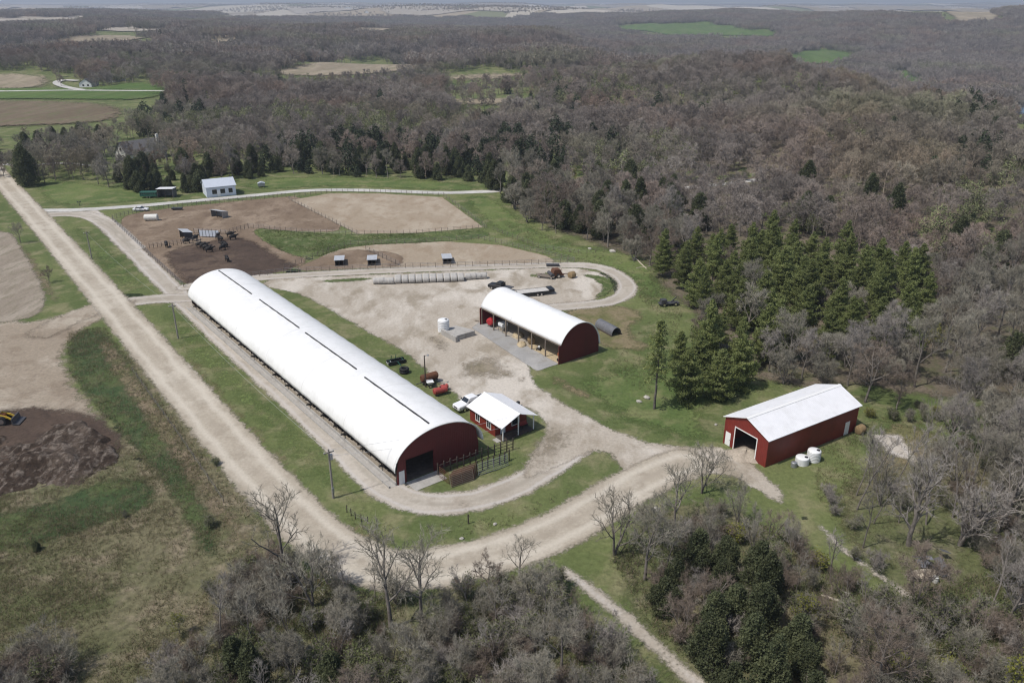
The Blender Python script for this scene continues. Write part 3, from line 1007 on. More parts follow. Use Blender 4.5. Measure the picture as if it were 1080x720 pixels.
def bare_meshes(seed, h, twig, leaf=None, lmat=None, fuzz=(2, .75, .028, 4), **kw):
    rng = np.random.default_rng(seed)
    segs = grow_tree(rng, h, **kw)
    a = [s for s in segs if s[4] <= 1]
    b = [s for s in segs if s[4] > 1]
    Va, Qa = segs_mesh(a, 6)
    Vb, Qb = segs_mesh(b, 3)
    mt = fast_mesh('tree_trunk', Va, Qa, mats=[M['bark']], smooth=True)
    Vs, T = slivers(rng, b, *fuzz)
    T = T + len(Vb)
    Vb = np.vstack([Vb, Vs])
    mats, qm = [M[twig]], None
    if leaf:
        ends = np.array([s[1] for s in b if s[4] >= 3])
        Vl, T2 = leaf_tris(rng, ends, leaf[0], leaf[1], leaf[2])
        qm = np.concatenate([np.zeros(len(Qb) + len(T)), np.ones(len(T2))])
        T = np.vstack([T, T2 + len(Vb)])
        Vb = np.vstack([Vb, Vl])
        mats.append(M[lmat])
    mc = fast_mesh('tree_crown', Vb, Qb, T, mats=mats, qmat=qm)
    return mt, mc


def pine_meshes(seed, h, wide=.26, base=.10, layer=.8, mat='pine', ragged=.4, tuft=.30, dens=1.0, flat=.35):
    """straight trunk, whorls of limbs, foliage in flat sprays along each limb"""
    rng = np.random.default_rng(seed)
    segs, tips, tr = [], [], []
    n = 8
    p = np.array([0, 0, -.15])
    for i in range(n):
        q = np.array([rng.normal() * .05, rng.normal() * .05, h * (i + 1) / n])
        segs.append((p, q, h * .014 * (1 - i / n) + .03, h * .014 * (1 - (i + 1) / n) + .02, 0)); p = q
    z = h * base
    while z < h * .985:
        f = (z / h - base) / (1 - base)
        prof = (1 - f) ** .8 * (.55 + .45 * min(1, f * 4 + .35))
        k = int(rng.integers(4, 7))
        a0 = rng.uniform(0, 6.28)
        for j in range(k):
            if rng.uniform() < .10: continue
            a = a0 + 6.28 * j / k + rng.normal() * .25
            L = max(.35, h * wide * prof * rng.uniform(1 - ragged, 1 + ragged))
            rise = rng.uniform(-.05, .32) + .5 * f
            d = np.array([math.cos(a), math.sin(a), rise])
            c = np.array([0, 0, z + rng.normal() * .15])
            e = c + d * L
            segs.append((c, e, .05 * (1 - f) + .02, .012, 1))
            m = max(3, int(L * 5.5 * dens))
            for u in np.linspace(.22, 1, m):
                w = L * .24 * (1.15 - u * .6)
                side = np.array([-d[1], d[0], 0])
                for _ in range(3):
                    tips.append(c + d * L * u + side * rng.normal() * w + np.array([0, 0, rng.normal() * flat * .3 + .1]))
        z += layer * rng.uniform(.75, 1.25) * (1 - .35 * f)
    tips += [np.array([rng.normal() * .1, rng.normal() * .1, h - .35 * abs(rng.normal())]) for _ in range(10)]
    Va, Qa = segs_mesh(segs, 5)
    mt = fast_mesh('pine_trunk', Va, Qa, mats=[M['pine_bark']], smooth=True)
    Vl, T = leaf_tris(rng, np.array(tips), tuft, .15, 5)
    Vl[:, 2] = np.maximum(Vl[:, 2], .05)
    mc = fast_mesh('pine_crown', Vl, None, T, mats=[M[mat]])
    return mt, mc


def cedar_meshes(seed, h, wide=.24, mat='cedar', tuft=.2, n=3000):
    """dense upright evergreen: foliage tufts through a pointed ovoid with ragged sides"""
    rng = np.random.default_rng(seed)
    segs = [(np.array([0, 0, -.1]), np.array([0, 0, h * .9]), h * .02, .02, 0)]
    lob = rng.uniform(0, 6.28, 4)
    C = []
    while len(C) < n:
        f = rng.beta(1.25, 1.6)
        a = rng.uniform(0, 6.28)
        prof = (1 - f) ** .55 * min(1, .6 + f * 3)
        r = h * wide * prof * (1 + .28 * math.sin(2 * a + lob[0] + f * 7) + .22 * math.sin(3 * a + lob[2] - f * 5) + .16 * math.sin(5 * a + lob[1] - f * 14))
        r *= rng.uniform(.45, 1) ** .5
        C.append((r * math.cos(a), r * math.sin(a), h * (.04 + .96 * f)))
    for _ in range(60):
        c = C[rng.integers(len(C))]
        segs.append((np.array([0, 0, max(.2, c[2] - .5)]), np.array(c), .03, .01, 1))
    Va, Qa = segs_mesh(segs, 4)
    mt = fast_mesh('cedar_trunk', Va, Qa, mats=[M['pine_bark']])
    Vl, T = leaf_tris(rng, np.array(C), tuft, .12, 3)
    Vl[:, 2] = np.maximum(Vl[:, 2], .03)
    mc = fast_mesh('cedar_crown', Vl, None, T, mats=[M[mat]])
    return mt, mc


def shrub_meshes(seed, h, twig='twig', leaf=None, lmat='shrub_leaf', forks=6):
    rng = np.random.default_rng(seed)
    segs = grow_tree(rng, h, trunk=.15, nch=(6, 4, 3), lens=(.5, .55, .55), ang=(32, 40, 45), r0=.035, rmin=.012, steps=(3, 2, 1, 1), wob=.25, up=.06, forks=forks)
    V, Q = segs_mesh([s for s in segs if s[4] < 2], 4)
    Vt, Qt = segs_mesh([s for s in segs if s[4] >= 2], 3)
    ms = fast_mesh('shrub_stems', V, Q, mats=[M['bark']])
    Vs, T = slivers(rng, [s for s in segs if s[4] >= 2], 2, .5, .022, 3)
    T = T + len(Vt)
    Vt = np.vstack([Vt, Vs])
    mats, qm = [M[twig]], None
    if leaf:
        ends = np.array([s[1] for s in segs if s[4] >= 2])
        Vl, T2 = leaf_tris(rng, ends, leaf[0], leaf[1], leaf[2])
        qm = np.concatenate([np.zeros(len(Qt) + len(T)), np.ones(len(T2))])
        T = np.vstack([T, T2 + len(Vt)])
        Vt = np.vstack([Vt, Vl])
        mats.append(M[lmat])
    Vt[:, 2] = np.maximum(Vt[:, 2], .02)
    mc = fast_mesh('shrub_crown', Vt, Qt, T, mats=mats, qmat=qm)
    return ms, mc


class Kind:
    """one kind of plant: a handful of variants, each placed as a thing of trunk and crown"""

    def __init__(self, name, cat, meshes, p1='trunk', p2='crown'):
        self.name, self.cat, self.meshes, self.p1, self.p2 = name, cat, meshes, p1, p2
        self.first = {}

    def put(self, x, y, label, group=None, s=1.0, v=None, rz=None):
        v = random.randrange(len(self.meshes)) if v is None else v
        rz = random.uniform(0, 6.28) if rz is None else rz
        z = float(terrain(x, y))
        sc = (s * random.uniform(.93, 1.07), s * random.uniform(.93, 1.07), s * random.uniform(.95, 1.05))
        if v not in self.first:
            t = thing(self.name, label, self.cat, (x, y, z), rz, group)
            t.scale = sc
            link_mesh(self.p1, self.meshes[v][0], t)
            link_mesh(self.p2, self.meshes[v][1], t)
            self.first[v] = t
            return t
        t = copy_thing(self.first[v], (x, y, z), rz, sc, label)
        if group: t['group'] = group
        elif 'group' in t: del t['group']
        return t


BARE = Kind('bare_tree', 'tree', [
    bare_meshes(11, 11, 'twig'), bare_meshes(12, 12.5, 'twig', trunk=.28, ang=(45, 45, 45, 48)),
    bare_meshes(13, 10, 'twig', trunk=.22, forks=2, nch=(7, 5, 4, 4)), bare_meshes(14, 13, 'twig', trunk=.42, nch=(7, 5, 5, 4), ang=(34, 40, 45, 48)),
    bare_meshes(15, 9.5, 'twig_brown', trunk=.2, ang=(50, 45, 45, 45)), bare_meshes(16, 11.5, 'twig_pale', trunk=.3, nch=(8, 5, 5, 4)),
    bare_meshes(17, 9, 'twig', trunk=.2, forks=3, nch=(6, 5, 4, 4)),
    bare_meshes(18, 10.5, 'twig_brown', trunk=.25, nch=(9, 5, 4, 4), ang=(55, 48, 45, 45))])
SLIM = Kind('bare_tree', 'tree', [
    bare_meshes(111, 9, 'twig', trunk=.35, nch=(8, 4, 3), ang=(30, 38, 42), lens=(.42, .5, .55), fuzz=(2, .6, .020, 3), r0=.09), bare_meshes(112, 10, 'twig_pale', trunk=.4, nch=(7, 4, 3), ang=(26, 36, 42), lens=(.4, .5, .55), fuzz=(2, .6, .020, 3), r0=.10),
    bare_meshes(113, 8, 'twig_brown', trunk=.25, nch=(7, 4, 3), ang=(34, 40, 42), lens=(.45, .5, .55), fuzz=(2, .6, .020, 3), forks=2, r0=.08), bare_meshes(114, 8.5, 'twig', trunk=.2, nch=(6, 4, 3), ang=(28, 38, 42), lens=(.45, .5, .55), fuzz=(2, .6, .020, 3), forks=3, r0=.07, lean=.1)])
OPEN = Kind('bare_tree', 'tree', [      # sparse crowns that stand in the open
    bare_meshes(31, 11, 'twig', trunk=.3, nch=(7, 5, 4), lens=(.55, .6, .6), rmin=.02), bare_meshes(32, 9.5, 'twig', trunk=.2, nch=(6, 5, 4), lens=(.62, .6, .6), rmin=.02, forks=2, wob=.22),
    bare_meshes(33, 12, 'twig', trunk=.25, nch=(9, 6, 4), lens=(.5, .6, .6), rmin=.02, wob=.24)])
DEAD = Kind('dead_tree', 'tree', [
    bare_meshes(41, 14, 'twig_pale', trunk=.2, nch=(8, 5, 3), lens=(.5, .55, .6), rmin=.025, wob=.28, r0=.34), bare_meshes(42, 12, 'twig_pale', trunk=.15, nch=(7, 5, 3), forks=3, lens=(.5, .55, .6), rmin=.025, wob=.28, r0=.26)])
BUD = Kind('budding_tree', 'tree', [
    bare_meshes(51, 8.5, 'twig', (.20, .22, 3), 'bud', nch=(7, 5, 4)), bare_meshes(52, 7, 'twig', (.20, .2, 4), 'bud_yellow', nch=(7, 5, 4), trunk=.2),
    bare_meshes(53, 9.5, 'twig', (.17, .24, 2), 'bud', nch=(8, 5, 4), trunk=.25), bare_meshes(54, 6, 'twig', (.18, .25, 3), 'shrub_leaf', nch=(7, 5, 4), trunk=.15, forks=2)])
PINE = Kind('pine_tree', 'tree', [pine_meshes(66, 13, .30, .2, ragged=.65, dens=.7), pine_meshes(67, 16, .22, .3, ragged=.6, dens=.75), pine_meshes(61, 15), pine_meshes(62, 13.5, .30), pine_meshes(63, 17, .24, .14), pine_meshes(64, 11.5, .33, .06), pine_meshes(65, 14.5, .28, .08, ragged=.55)])
CEDAR = Kind('cedar_tree', 'tree', [cedar_meshes(71, 6.3, .30), cedar_meshes(72, 7.6, .23), cedar_meshes(73, 5.0, .38), cedar_meshes(74, 6.8, .33)])
SHRUB = Kind('shrub', 'shrub', [shrub_meshes(81, 3.2), shrub_meshes(82, 2.6, 'twig_brown'), shrub_meshes(83, 3.4, 'twig', (.14, .22, 1)), shrub_meshes(84, 2.4, 'twig', (.14, .26, 2)), shrub_meshes(85, 2.8, 'twig_pale'),
                               shrub_meshes(86, 2.2, 'twig', (.14, .2, 3), 'bud_yellow')], 'stems', 'crown')
LONE = Kind('pine_tree', 'tree', [pine_meshes(91, 15.5, .15, .38, .85, ragged=.75, dens=.42)])

PLACED = []
for _q, _r in (((980, 602), 10), ((968, 622), 6)):
    PLACED.append((*at(*_q), _r))


def free(x, y, r):
    for a, b, c in PLACED:
        if (a - x) ** 2 + (b - y) ** 2 < (r * .5 + c * .5) ** 2: return False
    return True


def scatter(poly, n, r, far=False, tries=60):
    """n base points spread through a polygon of the photograph, at least r metres apart"""
    P = np.array([at(*p) for p in poly])
    lo, hi = P.min(0), P.max(0)
    out = []
    for _ in range(n * tries):
        if len(out) >= n: break
        x, y = random.uniform(lo[0], hi[0]), random.uniform(lo[1], hi[1])
        if not in_poly(np.array([x]), np.array([y]), P)[0] or not free(x, y, r): continue
        PLACED.append((x, y, r))
        out.append((x, y))
    return out


def keep_off(px, py, r):
    p = at(px, py)
    PLACED.append((p[0], p[1], r))
    return p


# ---- trees one can single out
def single(kind, px, py, label, s=1.0, v=None, r=5, rz=None):
    p = keep_off(px, py, r)
    return kind.put(p[0], p[1], label, None, s, v, rz)


single(LONE, 690, 431, 'tall thin pine with bare lower trunk, alone on the lawn', 1.0, 0, 6)
single(OPEN, 648, 585, 'bare forked tree on the grass by the road bend, dark trunk', 1.0, 1, 6)
single(OPEN, 548, 612, 'small bare tree right at the outer edge of the road bend', .62, 0, 4)
single(OPEN, 412, 662, 'tall bare tree with upright limbs in front of the road', 1.25, 0, 5)
single(OPEN, 446, 655, 'bare tree with spreading limbs just right of the tall upright one', 1.0, 2, 4)
single(OPEN, 298, 606, 'bare tree leaning over the left roadside before the bend', 1.05, 2, 5)
single(OPEN, 330, 640, 'grey bare tree below the roadside, beside the leaning one', .95, 1, 4)
single(BARE, 912, 424, 'broad bare tree with brownish crown behind the red shed', 1.1, 7, 8)
single(BARE, 826, 405, 'clump-stemmed bare tree in front of the pines', .85, 6, 5)
single(BARE, 868, 408, 'narrow bare tree between the pines and the red shed', .8, 2, 5)
single(BARE, 945, 432, 'bare tree at the shed corner with brown twigs', .85, 4, 5)
single(DEAD, 958, 575, 'dead tree with dark broken trunk and pale hanging limbs', 1.0, 0, 6)
single(DEAD, 1012, 575, 'dead many-stemmed tree with pale limbs beside the junk heap', 1.05, 1, 6)
single(DEAD, 1052, 560, 'pale dead tree at the right edge of the clearing', .9, 0, 6)
single(BARE, 998, 476, 'silvery bare tree beyond the concrete pad', .8, 5, 6)
single(BARE, 1005, 455, 'grey bare tree leaning at the wood edge past the concrete pad', .8, 6, 5)
single(OPEN, 740, 520, 'slim bare tree on the corner where the shed drive meets the road', .8, 1, 4)
single(OPEN, 712, 556, 'bare tree at the front corner of the shed drive', .85, 2, 4)
single(BARE, 52, 298, 'round grey bare bush-like tree in the field verge', .42, 4, 3)
single(BARE, 22, 256, 'grey bare tree by the road at the top of the verge', .5, 1, 3)
single(BUD, 1062, 755, 'bright yellow-green budding tree in the bottom right corner', 1.1, 1, 5)
single(BUD, 190, 668, 'yellow-green budding bush in the rough meadow', .42, 1, 4)
single(BUD, 845, 665, 'yellow-green budding tree among bare scrub', .7, 1, 4)
single(BUD, 590, 622, 'fresh green leafy bush at the foot of the road bend', .6, 3, 4)
single(CEDAR, 700, 642, 'olive evergreen bush at the left end of the scrub', .85, 2, 5)
single(CEDAR, 745, 705, 'wide dark evergreen above the creek lane', 1.0, 3, 5)
single(CEDAR, 790, 700, 'brown-tinged cedar in the middle of the scrub', 1.0, 0, 5)
single(CEDAR, 812, 730, 'dark cedar lowest in the scrub', .9, 1, 5)
single(SHRUB, 222, 555, 'round green bush on the ditch bank', .8, 3, 2)
single(SHRUB, 222, 627, 'dark bush at the lower end of the ditch', .7, 2, 2)
single(SHRUB, 228, 490, 'small green bush between road and ditch', .6, 3, 2)
single(CEDAR, 39, 580, 'lone dark juniper in the rough meadow', .28, 2, 2)
single(SHRUB, 132, 545, 'small dark bush in the upper meadow', .35, 2, 2)
for k, (a, b, s) in enumerate([(250, 716, .8), (270, 735, .9), (215, 770, .8), (352, 730, .75)]):
    single(CEDAR, a, b, ['dark green cedar in the bottom wood, nearest the meadow', 'dark cedar hidden in bare trees of the bottom wood', 'squat evergreen at the lower edge of the meadow', 'dark cedar in the middle of the bottom wood'][k], s, k % 4, 4)

W_BOTTOM = [(215, 690), (262, 640), (300, 612), (345, 612), (392, 632), (440, 640), (480, 630), (520, 622), (560, 622), (605, 640), (650, 690), (700, 750), (720, 830), (700, 930), (150, 930), (170, 760)]
W_SCRUB = [(672, 600), (712, 560), (760, 545), (812, 560), (866, 600), (920, 640), (1000, 660), (1100, 650), (1250, 760), (1250, 930), (790, 930), (745, 740), (715, 690)]
W_RIGHT = [(980, 446), (1100, 425), (1180, 500), (1180, 640), (1010, 640), (1000, 612), (1030, 590), (1050, 540), (1020, 490)]
W_PINES = [(694, 294), (740, 272), (810, 268), (900, 285), (975, 318), (992, 360), (960, 378), (900, 372), (850, 384), (795, 386), (752, 408), (702, 402), (735, 366), (738, 330)]
W_MID = [(530, 207), (600, 193), (700, 185), (800, 190), (900, 215), (1000, 250), (1120, 300), (1130, 420), (1010, 418), (965, 408), (968, 330), (920, 284), (830, 258), (740, 262), (694, 288), (640, 256), (560, 234)]
W_MF1 = [(520, 200), (545, 228), (565, 242), (640, 262), (694, 294), (730, 270), (690, 240), (620, 215), (570, 196)]
W_MF2 = [(962, 300), (1060, 300), (1130, 330), (1130, 425), (1010, 424), (962, 410)]
W_ROWF = [(120, 196), (150, 203), (205, 204), (255, 190), (300, 183), (400, 188), (480, 191), (522, 202), (540, 190), (480, 179), (400, 176), (300, 173), (200, 180), (130, 186)]
W_ROW = [(30, 196), (60, 172), (110, 168), (200, 178), (300, 176), (420, 176), (520, 182), (520, 200), (480, 190), (400, 188), (300, 183), (255, 190), (205, 204), (150, 203), (75, 194)]
W_HOUSE = [(-40, 196), (-20, 150), (60, 146), (130, 150), (200, 150), (200, 172), (110, 164), (60, 166), (22, 200)]

for x, y in scatter([(690, 610), (740, 590), (800, 620), (850, 700), (860, 800), (770, 800), (728, 716)], 16, 2.8):
    CEDAR.put(x, y, 'dark evergreen grouped in the scrub by the creek lane', 'evergreens by the creek lane', random.uniform(.6, 1.1))
for x, y in scatter(W_PINES, 74, 4.3):
    PINE.put(x, y, 'full green pine in the stand behind the red shed', 'pines in the stand behind the shed', random.uniform(.55, .86))
for x, y in scatter([(735, 385), (790, 375), (800, 392), (760, 425), (722, 424)], 4, 4):
    PINE.put(x, y, 'pine with wide low branches on the lawn side of the stand', 'pines at the lawn side of the stand', random.uniform(.7, .9), 5)
for x, y in scatter(W_PINES, 9, 2.6) + scatter([(770, 392), (850, 388), (960, 384), (960, 408), (850, 408), (790, 404)], 14, 3):
    BARE.put(x, y, 'bare tree showing grey among the green pines', 'bare trees among the pines', random.uniform(.7, 1.05))
for x, y in scatter(W_BOTTOM, 82, 3.0):
    random.choice([BARE, SLIM, SLIM, SLIM, SLIM]).put(x, y, 'grey bare tree in the wood below the road bend', 'bare trees below the road bend', random.uniform(.55, .95))
for x, y in scatter(W_BOTTOM, 120, 1.7):
    v = random.choice([0, 4, 2, 2, 3, 3, 3, 4])
    SHRUB.put(x, y, 'bare or half-leaved shrub of the wood below the road bend', 'shrubs below the road bend', random.uniform(.9, 1.6), v)
for x, y in scatter(W_BOTTOM, 22, 2.2):
    BUD.put(x, y, 'green budding tree scattered in the wood below the road bend', 'budding trees below the road bend', random.uniform(.4, .65), random.choice([0, 2, 2, 3]))
for x, y in scatter(W_SCRUB, 66, 3.2):
    random.choice([BARE, SLIM, SLIM, SLIM, SLIM, SLIM]).put(x, y, 'grey bare tree in the scrub below the red shed', 'bare trees below the red shed', random.uniform(.6, 1.0))
for x, y in scatter(W_SCRUB, 100, 1.7):
    v = random.choice([0, 4, 2, 2, 3, 3, 5, 4])
    SHRUB.put(x, y, 'bare or half-leaved shrub of the scrub below the red shed', 'shrubs below the red shed', random.uniform(.9, 1.6), v)
for x, y in scatter(W_SCRUB, 26, 2.2):
    BUD.put(x, y, 'green budding tree scattered in the scrub below the red shed', 'budding trees below the red shed', random.uniform(.4, .65), random.choice([0, 1, 2, 3]))
for x, y in scatter(W_RIGHT, 34, 3.6):
    BARE.put(x, y, 'large pale bare tree at the right of the clearing', 'bare trees right of the clearing', random.uniform(.75, 1.2), random.choice([0, 1, 5, 5, 6]))
for x, y in scatter([(985, 466), (1050, 500), (1050, 580), (950, 580), (895, 540), (905, 505), (960, 500)], 22, 3.0):
    SLIM.put(x, y, 'thin pale bare tree standing in the clearing beyond the red shed', 'thin bare trees in the clearing', random.uniform(.75, 1.4), random.choice([1, 1, 0, 3]))
for x, y in scatter([(900, 560), (960, 600), (1040, 600), (1080, 640), (1000, 650), (930, 620)], 10, 3.5):
    SLIM.put(x, y, 'thin bare tree between the scrap heap and the bottom scrub', 'thin bare trees below the scrap heap', random.uniform(.8, 1.3), random.choice([1, 0, 2, 3]))
for x, y in scatter([(870, 520), (980, 500), (1060, 540), (1060, 620), (960, 630), (900, 590)], 26, 2):
    SHRUB.put(x, y, 'low bare brush in the clearing around the scrap heap', 'brush around the scrap heap', random.uniform(.5, 1.1), random.choice([0, 1, 2, 4, 4]))
for x, y in scatter(W_RIGHT, 30, 2):
    SHRUB.put(x, y, 'shrub under the bare trees right of the clearing', 'shrubs right of the clearing', random.uniform(.6, 1.1))
for x, y in scatter([(880, 415), (985, 430), (1010, 455), (960, 450), (915, 440)], 12, 2):
    SHRUB.put(x, y, 'pale shrub between the red shed and the wood', 'shrubs behind the red shed', random.uniform(.6, 1.0), random.choice([0, 2, 3, 5]))
for x, y in scatter(W_MF1, 16, 4) + scatter(W_MID, 24, 6):
    CEDAR.put(x, y, 'dark cedar inside the wood east of the yard', 'cedars in the east wood', random.uniform(1.2, 1.75))
for x, y in scatter(W_MF1, 58, 4.6) + scatter(W_MF2, 40, 4.6):
    BARE.put(x, y, 'bare tree at the front of the wood east of the yard', 'bare trees in the east wood', random.uniform(.8, 1.2))
for x, y in scatter(W_MID, 9, 5):
    BUD.put(x, y, 'pale green budding tree in the wood east of the yard', 'budding trees in the east wood', random.uniform(.7, 1.0))
for x, y in scatter(W_ROWF, 58, 3.4):
    CEDAR.put(x, y, 'dark cedar in the tree line beyond the upper lane', 'cedars beyond the upper lane', random.uniform(.7, 1.6))
for x, y in scatter(W_ROW, 40, 4.5):
    BARE.put(x, y, 'bare tree in the tree line beyond the upper lane', 'bare trees beyond the upper lane', random.uniform(.7, 1.1))
for x, y in scatter(W_ROW, 6, 4.5):
    BUD.put(x, y, 'yellow-green budding tree in the line beyond the upper lane', 'budding trees beyond the upper lane', random.uniform(.8, 1.1))
# the house and its garden keep a gap in the trees; dark evergreens stand round it
HOUSE_GAP = np.array([at(*p) for p in [(100, 192), (112, 160), (124, 150), (175, 150), (172, 180), (160, 190)]])
for x, y in scatter(W_HOUSE, 26, 6):
    if in_poly(np.array([x]), np.array([y]), HOUSE_GAP)[0]: continue
    CEDAR.put(x, y, 'dark evergreen round the grey-roofed house', 'evergreens round the house', random.uniform(1.0, 1.7))
for x, y in scatter(W_HOUSE, 22, 5):
    if in_poly(np.array([x]), np.array([y]), HOUSE_GAP)[0]: continue
    BARE.put(x, y, 'bare tree round the grey-roofed house', 'bare trees round the house', random.uniform(.6, .95))
for a, b, s, v, lab in [(30, 196, 2.0, 3, 'big dark evergreen where the road leaves the trees, near the mailbox'), (160, 178, 1.1, 2, 'round dark evergreen against the house wall'), (141, 198, 1.45, 1, 'pointed dark cedar left of the pale blue shed')]:
    single(CEDAR, a, b, lab, s, v, 5)

# ------------------------------------------------------------------ the far woods: masses, instanced on points
EDGE = [(-400, 188), (-100, 186), (0, 182), (40, 168), (200, 166), (300, 174), (420, 174), (520, 182), (600, 186), (700, 180), (800, 184), (900, 206), (1000, 240), (1120, 290), (1300, 330), (1800, 380)]


def forest_points(y0, y1, sp, jit=.45, xmax=.80):
    ys = np.arange(y0, y1, sp)
    P = []
    for y in ys:
        w = xmax * y * 1.06 + 60
        xs = np.arange(-w, w, sp)
        P.append(np.stack([xs + RNG.uniform(-jit, jit, len(xs)) * sp, y + RNG.uniform(-jit, jit, len(xs)) * sp], -1))
    P = np.vstack(P)
    z = terrain(P[:, 0], P[:, 1])
    px_, py_ = topx(P[:, 0], P[:, 1], z)
    e = np.interp(px_, [a for a, _ in EDGE], [b for _, b in EDGE])
    ok = py_ < e
    for w_ in (W_MID, W_ROW, W_HOUSE): ok |= in_poly(px_, py_, w_)
    ok &= ~in_poly(px_, py_, W_PINES) & ~in_poly(px_, py_, [(500, 206), (525, 214), (528, 196), (500, 192)]) & ~((py_ > 191) & (px_ < 500)) & ~in_poly(px_, py_, [(590, 206), (590, 200), (820, 192), (820, 200)])
    A = np.array([(a, b, c) for a, b, c in PLACED])
    nr = np.nonzero(ok & (np.hypot(P[:, 0], P[:, 1]) < 480))[0]
    dd = (P[nr, 0][:, None] - A[:, 0]) ** 2 + (P[nr, 1][:, None] - A[:, 1]) ** 2
    ok[nr[(dd < 3.2 ** 2).any(1)]] = False
    # openings: the fields, drawn a little longer towards the camera because crowns stand in front of them
    d = np.hypot(P[:, 0], P[:, 1])
    lift = 13.0 * FPX / np.maximum(d, 50) * .9
    for poly in CLEAR_PX:
        wx, wy = (vnoise(P[:, 0], P[:, 1], 45, 21) - .5) * 26, (vnoise(P[:, 0], P[:, 1], 45, 22) - .5) * lift * 1.4
        for k in (0, .5, 1): ok &= ~in_poly(px_ + wx, py_ + wy - lift * k, poly)
    # the house garden
    ok &= ~in_poly(px_, py_, [(100, 190), (112, 160), (124, 148), (172, 148), (170, 176), (158, 190)])
    ok &= ~((vnoise(P[:, 0], P[:, 1], 26, 31) < .24) & (RNG.uniform(size=len(P)) < .75))
    P = np.concatenate([P, z[:, None]], 1)[ok]
    return P, px_[ok], py_[ok]


M['far_twig'] = foliage_mat('far_bare_crowns', [(.195, .166, .146), (.255, .222, .196), (.32, .283, .252)], .95, .3, .34,
                            loc_cols=[(.012, .48, .66, (.30, .215, .165), .75), (.02, .52, .7, (.38, .355, .31), .5), (.009, .50, .68, (.25, .26, .15), .6)])
M['far_ever'] = foliage_mat('far_evergreens', [(.034, .046, .029), (.054, .068, .040), (.08, .094, .052)], .9, .5, .25)
M['far_bud'] = foliage_mat('far_budding_crowns', [(.125, .142, .07), (.165, .18, .088), (.21, .22, .11)], .9, .4, .3)


def far_proto(seed, h, nch, rmin, mat, leaf=None, lmat=None, sides=3, fuzz=None, **kw):
    rng = np.random.default_rng(seed)
    segs = grow_tree(rng, h, nch=nch, rmin=rmin, steps=(3, 2, 1, 1), **kw)
    V, Q = segs_mesh(segs, sides)
    T, qm, mats = None, None, [M[mat]]
    if fuzz:
        Vs, T = slivers(rng, segs, *fuzz)
        T = T + len(V)
        V = np.vstack([V, Vs])
    if leaf:
        ends = np.array([s[1] for s in segs if s[4] >= 2])
        Vl, T = leaf_tris(rng, ends, *leaf)
        T = T + len(V)
        V = np.vstack([V, Vl])
        mats.append(M[lmat])
        qm = np.concatenate([np.zeros(len(Q)), np.ones(len(T))])
    return fast_mesh('wood_piece', V, Q, T, mats=mats, qmat=qm)


def clump(seed, meshes, n, spread):
    """several trees in one piece, for woods kilometres away"""
    rng = np.random.default_rng(seed)
    Vs, Qs, b = [], [], 0
    for k in range(n):
        V, Q = meshes[k % len(meshes)]
        a = rng.uniform(0, 6.28)
        s = rng.uniform(.8, 1.15)
        W = V.copy() * s
        W = np.stack([W[:, 0] * math.cos(a) - W[:, 1] * math.sin(a), W[:, 0] * math.sin(a) + W[:, 1] * math.cos(a), W[:, 2]], -1)
        W[:, :2] += rng.uniform(-spread, spread, 2)
        Vs.append(W); Qs.append(Q + b); b += len(W)
    return np.vstack(Vs), np.vstack(Qs)


def wood(name, pieces, P, scale, idx):
    """one object: points that carry a piece of wood each"""
    me = bpy.data.meshes.new(name)
    me.vertices.add(len(P))
    me.vertices.foreach_set('co', np.asarray(P, np.float32).ravel())
    for nm, typ, val in (('scl', 'FLOAT', scale), ('rot', 'FLOAT', RNG.uniform(0, 6.28, len(P))), ('idx', 'INT', idx)):
        a = me.attributes.new(nm, typ, 'POINT')
        a.data.foreach_set('value', np.asarray(val, np.float32 if typ == 'FLOAT' else np.int32))
    o = link_mesh(name, me)
    tag(o, kind='stuff')
    ng = bpy.data.node_groups.new(name, 'GeometryNodeTree')
    ng.interface.new_socket('Geometry', in_out='INPUT', socket_type='NodeSocketGeometry')
    ng.interface.new_socket('Geometry', in_out='OUTPUT', socket_type='NodeSocketGeometry')
    N = ng.nodes
    gi, go = N.new('NodeGroupInput'), N.new('NodeGroupOutput')
    iop = N.new('GeometryNodeInstanceOnPoints')
    join = N.new('GeometryNodeJoinGeometry')
    for pm in pieces:
        src = bpy.data.objects.new('wood_piece', pm)
        oi = N.new('GeometryNodeObjectInfo')
        oi.inputs['Object'].default_value = src
        oi.inputs['As Instance'].default_value = True
        ng.links.new(oi.outputs['Geometry'], join.inputs[0])
    ng.links.new(gi.outputs[0], iop.inputs['Points'])
    ng.links.new(join.outputs[0], iop.inputs['Instance'])
    iop.inputs['Pick Instance'].default_value = True

    def attr(nm, typ):
        nd = N.new('GeometryNodeInputNamedAttribute')
        nd.data_type = typ
        nd.inputs['Name'].default_value = nm
        return nd.outputs[0]
    ng.links.new(attr('idx', 'INT'), iop.inputs['Instance Index'])
    cx = N.new('ShaderNodeCombineXYZ')
    ng.links.new(attr('rot', 'FLOAT'), cx.inputs[2])
    ng.links.new(cx.outputs[0], iop.inputs['Rotation'])
    ng.links.new(attr('scl', 'FLOAT'), iop.inputs['Scale'])
    ng.links.new(iop.outputs[0], go.inputs[0])
    md = o.modifiers.new('woods', 'NODES')
    md.node_group = ng
    return o


